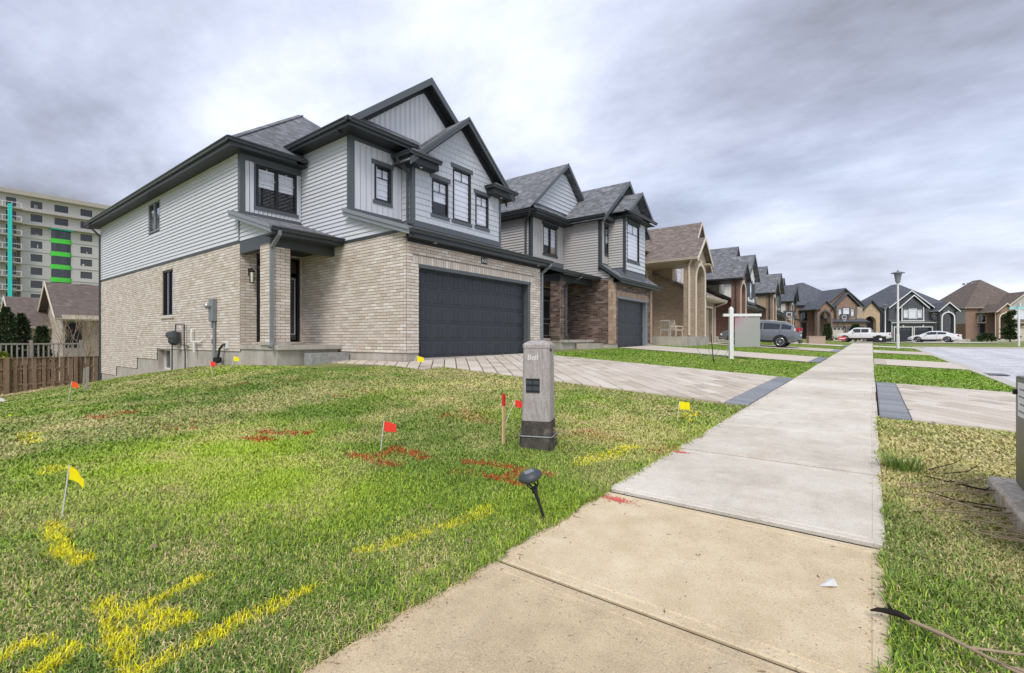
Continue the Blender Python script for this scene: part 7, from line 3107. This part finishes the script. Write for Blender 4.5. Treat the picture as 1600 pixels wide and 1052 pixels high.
    for s in (-1, 1):
        wr_ = hw * prof_at(plan, xr + .12)
        mb = MB()
        zl = rear['lamp']
        mb.box(xr - .012, min(s * wr_ * .72, s * wr_ * .96), zl[0] + .02, xr + .05, max(s * wr_ * .72, s * wr_ * .96), zl[1])
        mb.box(xr + .051, min(s * (wr_ - .05), s * (wr_ + .012)), zl[0] + .08, xr + .2, max(s * (wr_ - .05), s * (wr_ + .012)), zl[1] - .04)
        mb.build('tail_lamp', 'lamp_red', t_)
        wf = hw * prof_at(plan, xf - .15)
        zf = prof_at(belt, xf - .15)
        mb = MB()
        mb.box(xf - .42, min(s * (wf - .1), s * (wf + .03)), zf - .2, xf - .1, max(s * (wf - .1), s * (wf + .03)), zf - .08)
        mb.build('headlamp', 'lamp_clear', t_)
        xm = pillars[-1] - .12
        y, z = side(xm, .1)
        mb = MB()
        mb.box(xm - .06, min(s * y, s * (y + .2)), z, xm + .08, max(s * y, s * (y + .2)), z + .15)
        mb.build('mirror', paint, t_)
        for a, b in zip(pillars[:-1], pillars[1:]):
            if b - a < .55:
                continue
            y, z = side(a + .2, 0)
            mb = MB()
            mb.box(a + .1, min(s * (y - .02), s * (y + .035)), z - .14, a + .32, max(s * (y - .02), s * (y + .035)), z - .105)
            mb.build('door_handle', paint if kind != 'suv' else 'rim_silver', t_)
        mb = MB()
        w = hw
        x0, x1 = wheels[0] + wr + .1, wheels[1] - wr - .1
        mb.box(x0, min(s * (w - .1), s * (w + .012)), prof_at(sill, 0) - .0, x1, max(s * (w - .1), s * (w + .012)), prof_at(sill, 0) + .13)
        mb.build('sill_trim', 'plastic_black', t_)
        for xd in pillars[1:-1]:
            mb = MB()
            y, z = side(xd, 0, .004)
            mb.box(xd - .006, min(s * (hw - .03), s * (hw * 1.0 + .002)), prof_at(sill, 0) + .2, xd + .006, max(s * (hw - .03), s * (hw + .002)), z - .02)
            mb.build('door_seam', 'plastic_black', t_)
    for sx, nm in ((xr, 'rear_bumper'), (xf, 'front_bumper')):
        d = -1 if sx < 0 else 1
        w = hw * prof_at(plan, sx) * .95
        mb = MB()
        mb.box(min(sx, sx + d * .03) - .02, -w, .3, max(sx, sx + d * .03) + .02, w, .52)
        mb.build(nm, 'plastic_black' if kind != 'sedan' else paint, t_)
    mb = MB()
    mb.box(xr - .035, -.26, rear['plate'], xr - .02, .26, rear['plate'] + .13)
    mb.build('licence_plate', 'print_white', t_)
    return t_


# crossover on the tan house's drive, nose towards the house
sx_, sy_ = -6.0, 35.0
suv = vehicle('parked_car', 'blue grey crossover on a drive, its rear towards the street', 'car', (sx_, sy_, tz(sx_, sy_) + .03), R(180), 'paint_bluegrey', 4.7, 1.87,
              belt=[(-2.35, 1.02), (-2.1, 1.13), (-1.0, 1.09), (.6, 1.02), (1.05, 1.0), (1.6, .95), (2.1, .84), (2.35, .66)],
              top=[(-2.35, 1.06), (-2.28, 1.15), (-1.95, 1.42), (-1.6, 1.57), (-.6, 1.655), (.1, 1.64), (.45, 1.55), (1.15, 1.04), (1.7, .97), (2.15, .85), (2.35, .68)],
              sill=[(-2.35, .48), (-1.9, .3), (1.9, .26), (2.35, .36)], plan=[(-2.35, .82), (-2.15, .95), (-1.4, 1), (1.3, 1), (2.0, .93), (2.25, .8), (2.35, .68)], roofw=.76,
              wheels=(-1.36, 1.36), wr=.36, glass_x=((.5, 1.08), (-2.27, -2.03)), pillars=[-1.95, -1.32, -.3, .68], rear={'lamp': (1.0, 1.3), 'plate': .75}, kind='suv')
suv.rotation_euler = (0, R(-3.4), R(180))
for s in (-1, 1):
    mb = MB()
    mb.tube([(-1.6, s * .66, 1.61), (-.6, s * .68, 1.70), (.2, s * .67, 1.67), (.45, s * .66, 1.59)], .02, 6)
    mb.build('roof_rail', 'rim_silver', suv)
vehicle('pickup_truck', 'white crew cab pickup parked before the far garages', 'truck', (-.9, 77.5, .75), R(173), 'paint_white', 5.9, 2.0,
        belt=[(-2.95, 1.2), (-.9, 1.22), (.9, 1.2), (1.6, 1.2), (2.6, 1.14), (2.95, .95)],
        top=[(-2.95, 1.22), (-.98, 1.24), (-.92, 1.5), (-.75, 1.86), (.6, 1.92), (.95, 1.84), (1.55, 1.26), (2.6, 1.16), (2.95, .97)],
        sill=[(-2.95, .55), (-2.4, .42), (2.4, .42), (2.95, .5)], plan=[(-2.95, .94), (-2.7, 1), (2.3, 1), (2.75, .93), (2.95, .85)], roofw=.80,
        wheels=(-1.75, 1.85), wr=.42, glass_x=((.98, 1.5), (-.965, -.8)), pillars=[-.72, .12, 1.0], rear={'lamp': (.85, 1.15), 'plate': .62}, kind='truck')
vehicle('parked_car', 'white coupe-roofed saloon parked before the slate house', 'car', (6.3, 80.0, .75), R(163), 'paint_white', 4.9, 1.85,
        belt=[(-2.45, .92), (-1.8, .98), (-.6, .95), (.7, .9), (1.2, .88), (2.1, .78), (2.45, .6)],
        top=[(-2.45, .98), (-2.0, 1.04), (-1.3, 1.3), (-.5, 1.42), (.1, 1.42), (.45, 1.35), (1.25, .94), (1.9, .86), (2.45, .62)],
        sill=[(-2.45, .4), (-2, .24), (2, .22), (2.45, .3)], plan=[(-2.45, .8), (-2.2, .94), (-1.4, 1), (1.3, 1), (2.1, .92), (2.45, .7)], roofw=.74,
        wheels=(-1.42, 1.42), wr=.34, glass_x=((.5, 1.18), (-1.9, -1.32)), pillars=[-1.35, -.45, .65], rear={'lamp': (.7, .92), 'plate': .6}, kind='sedan')
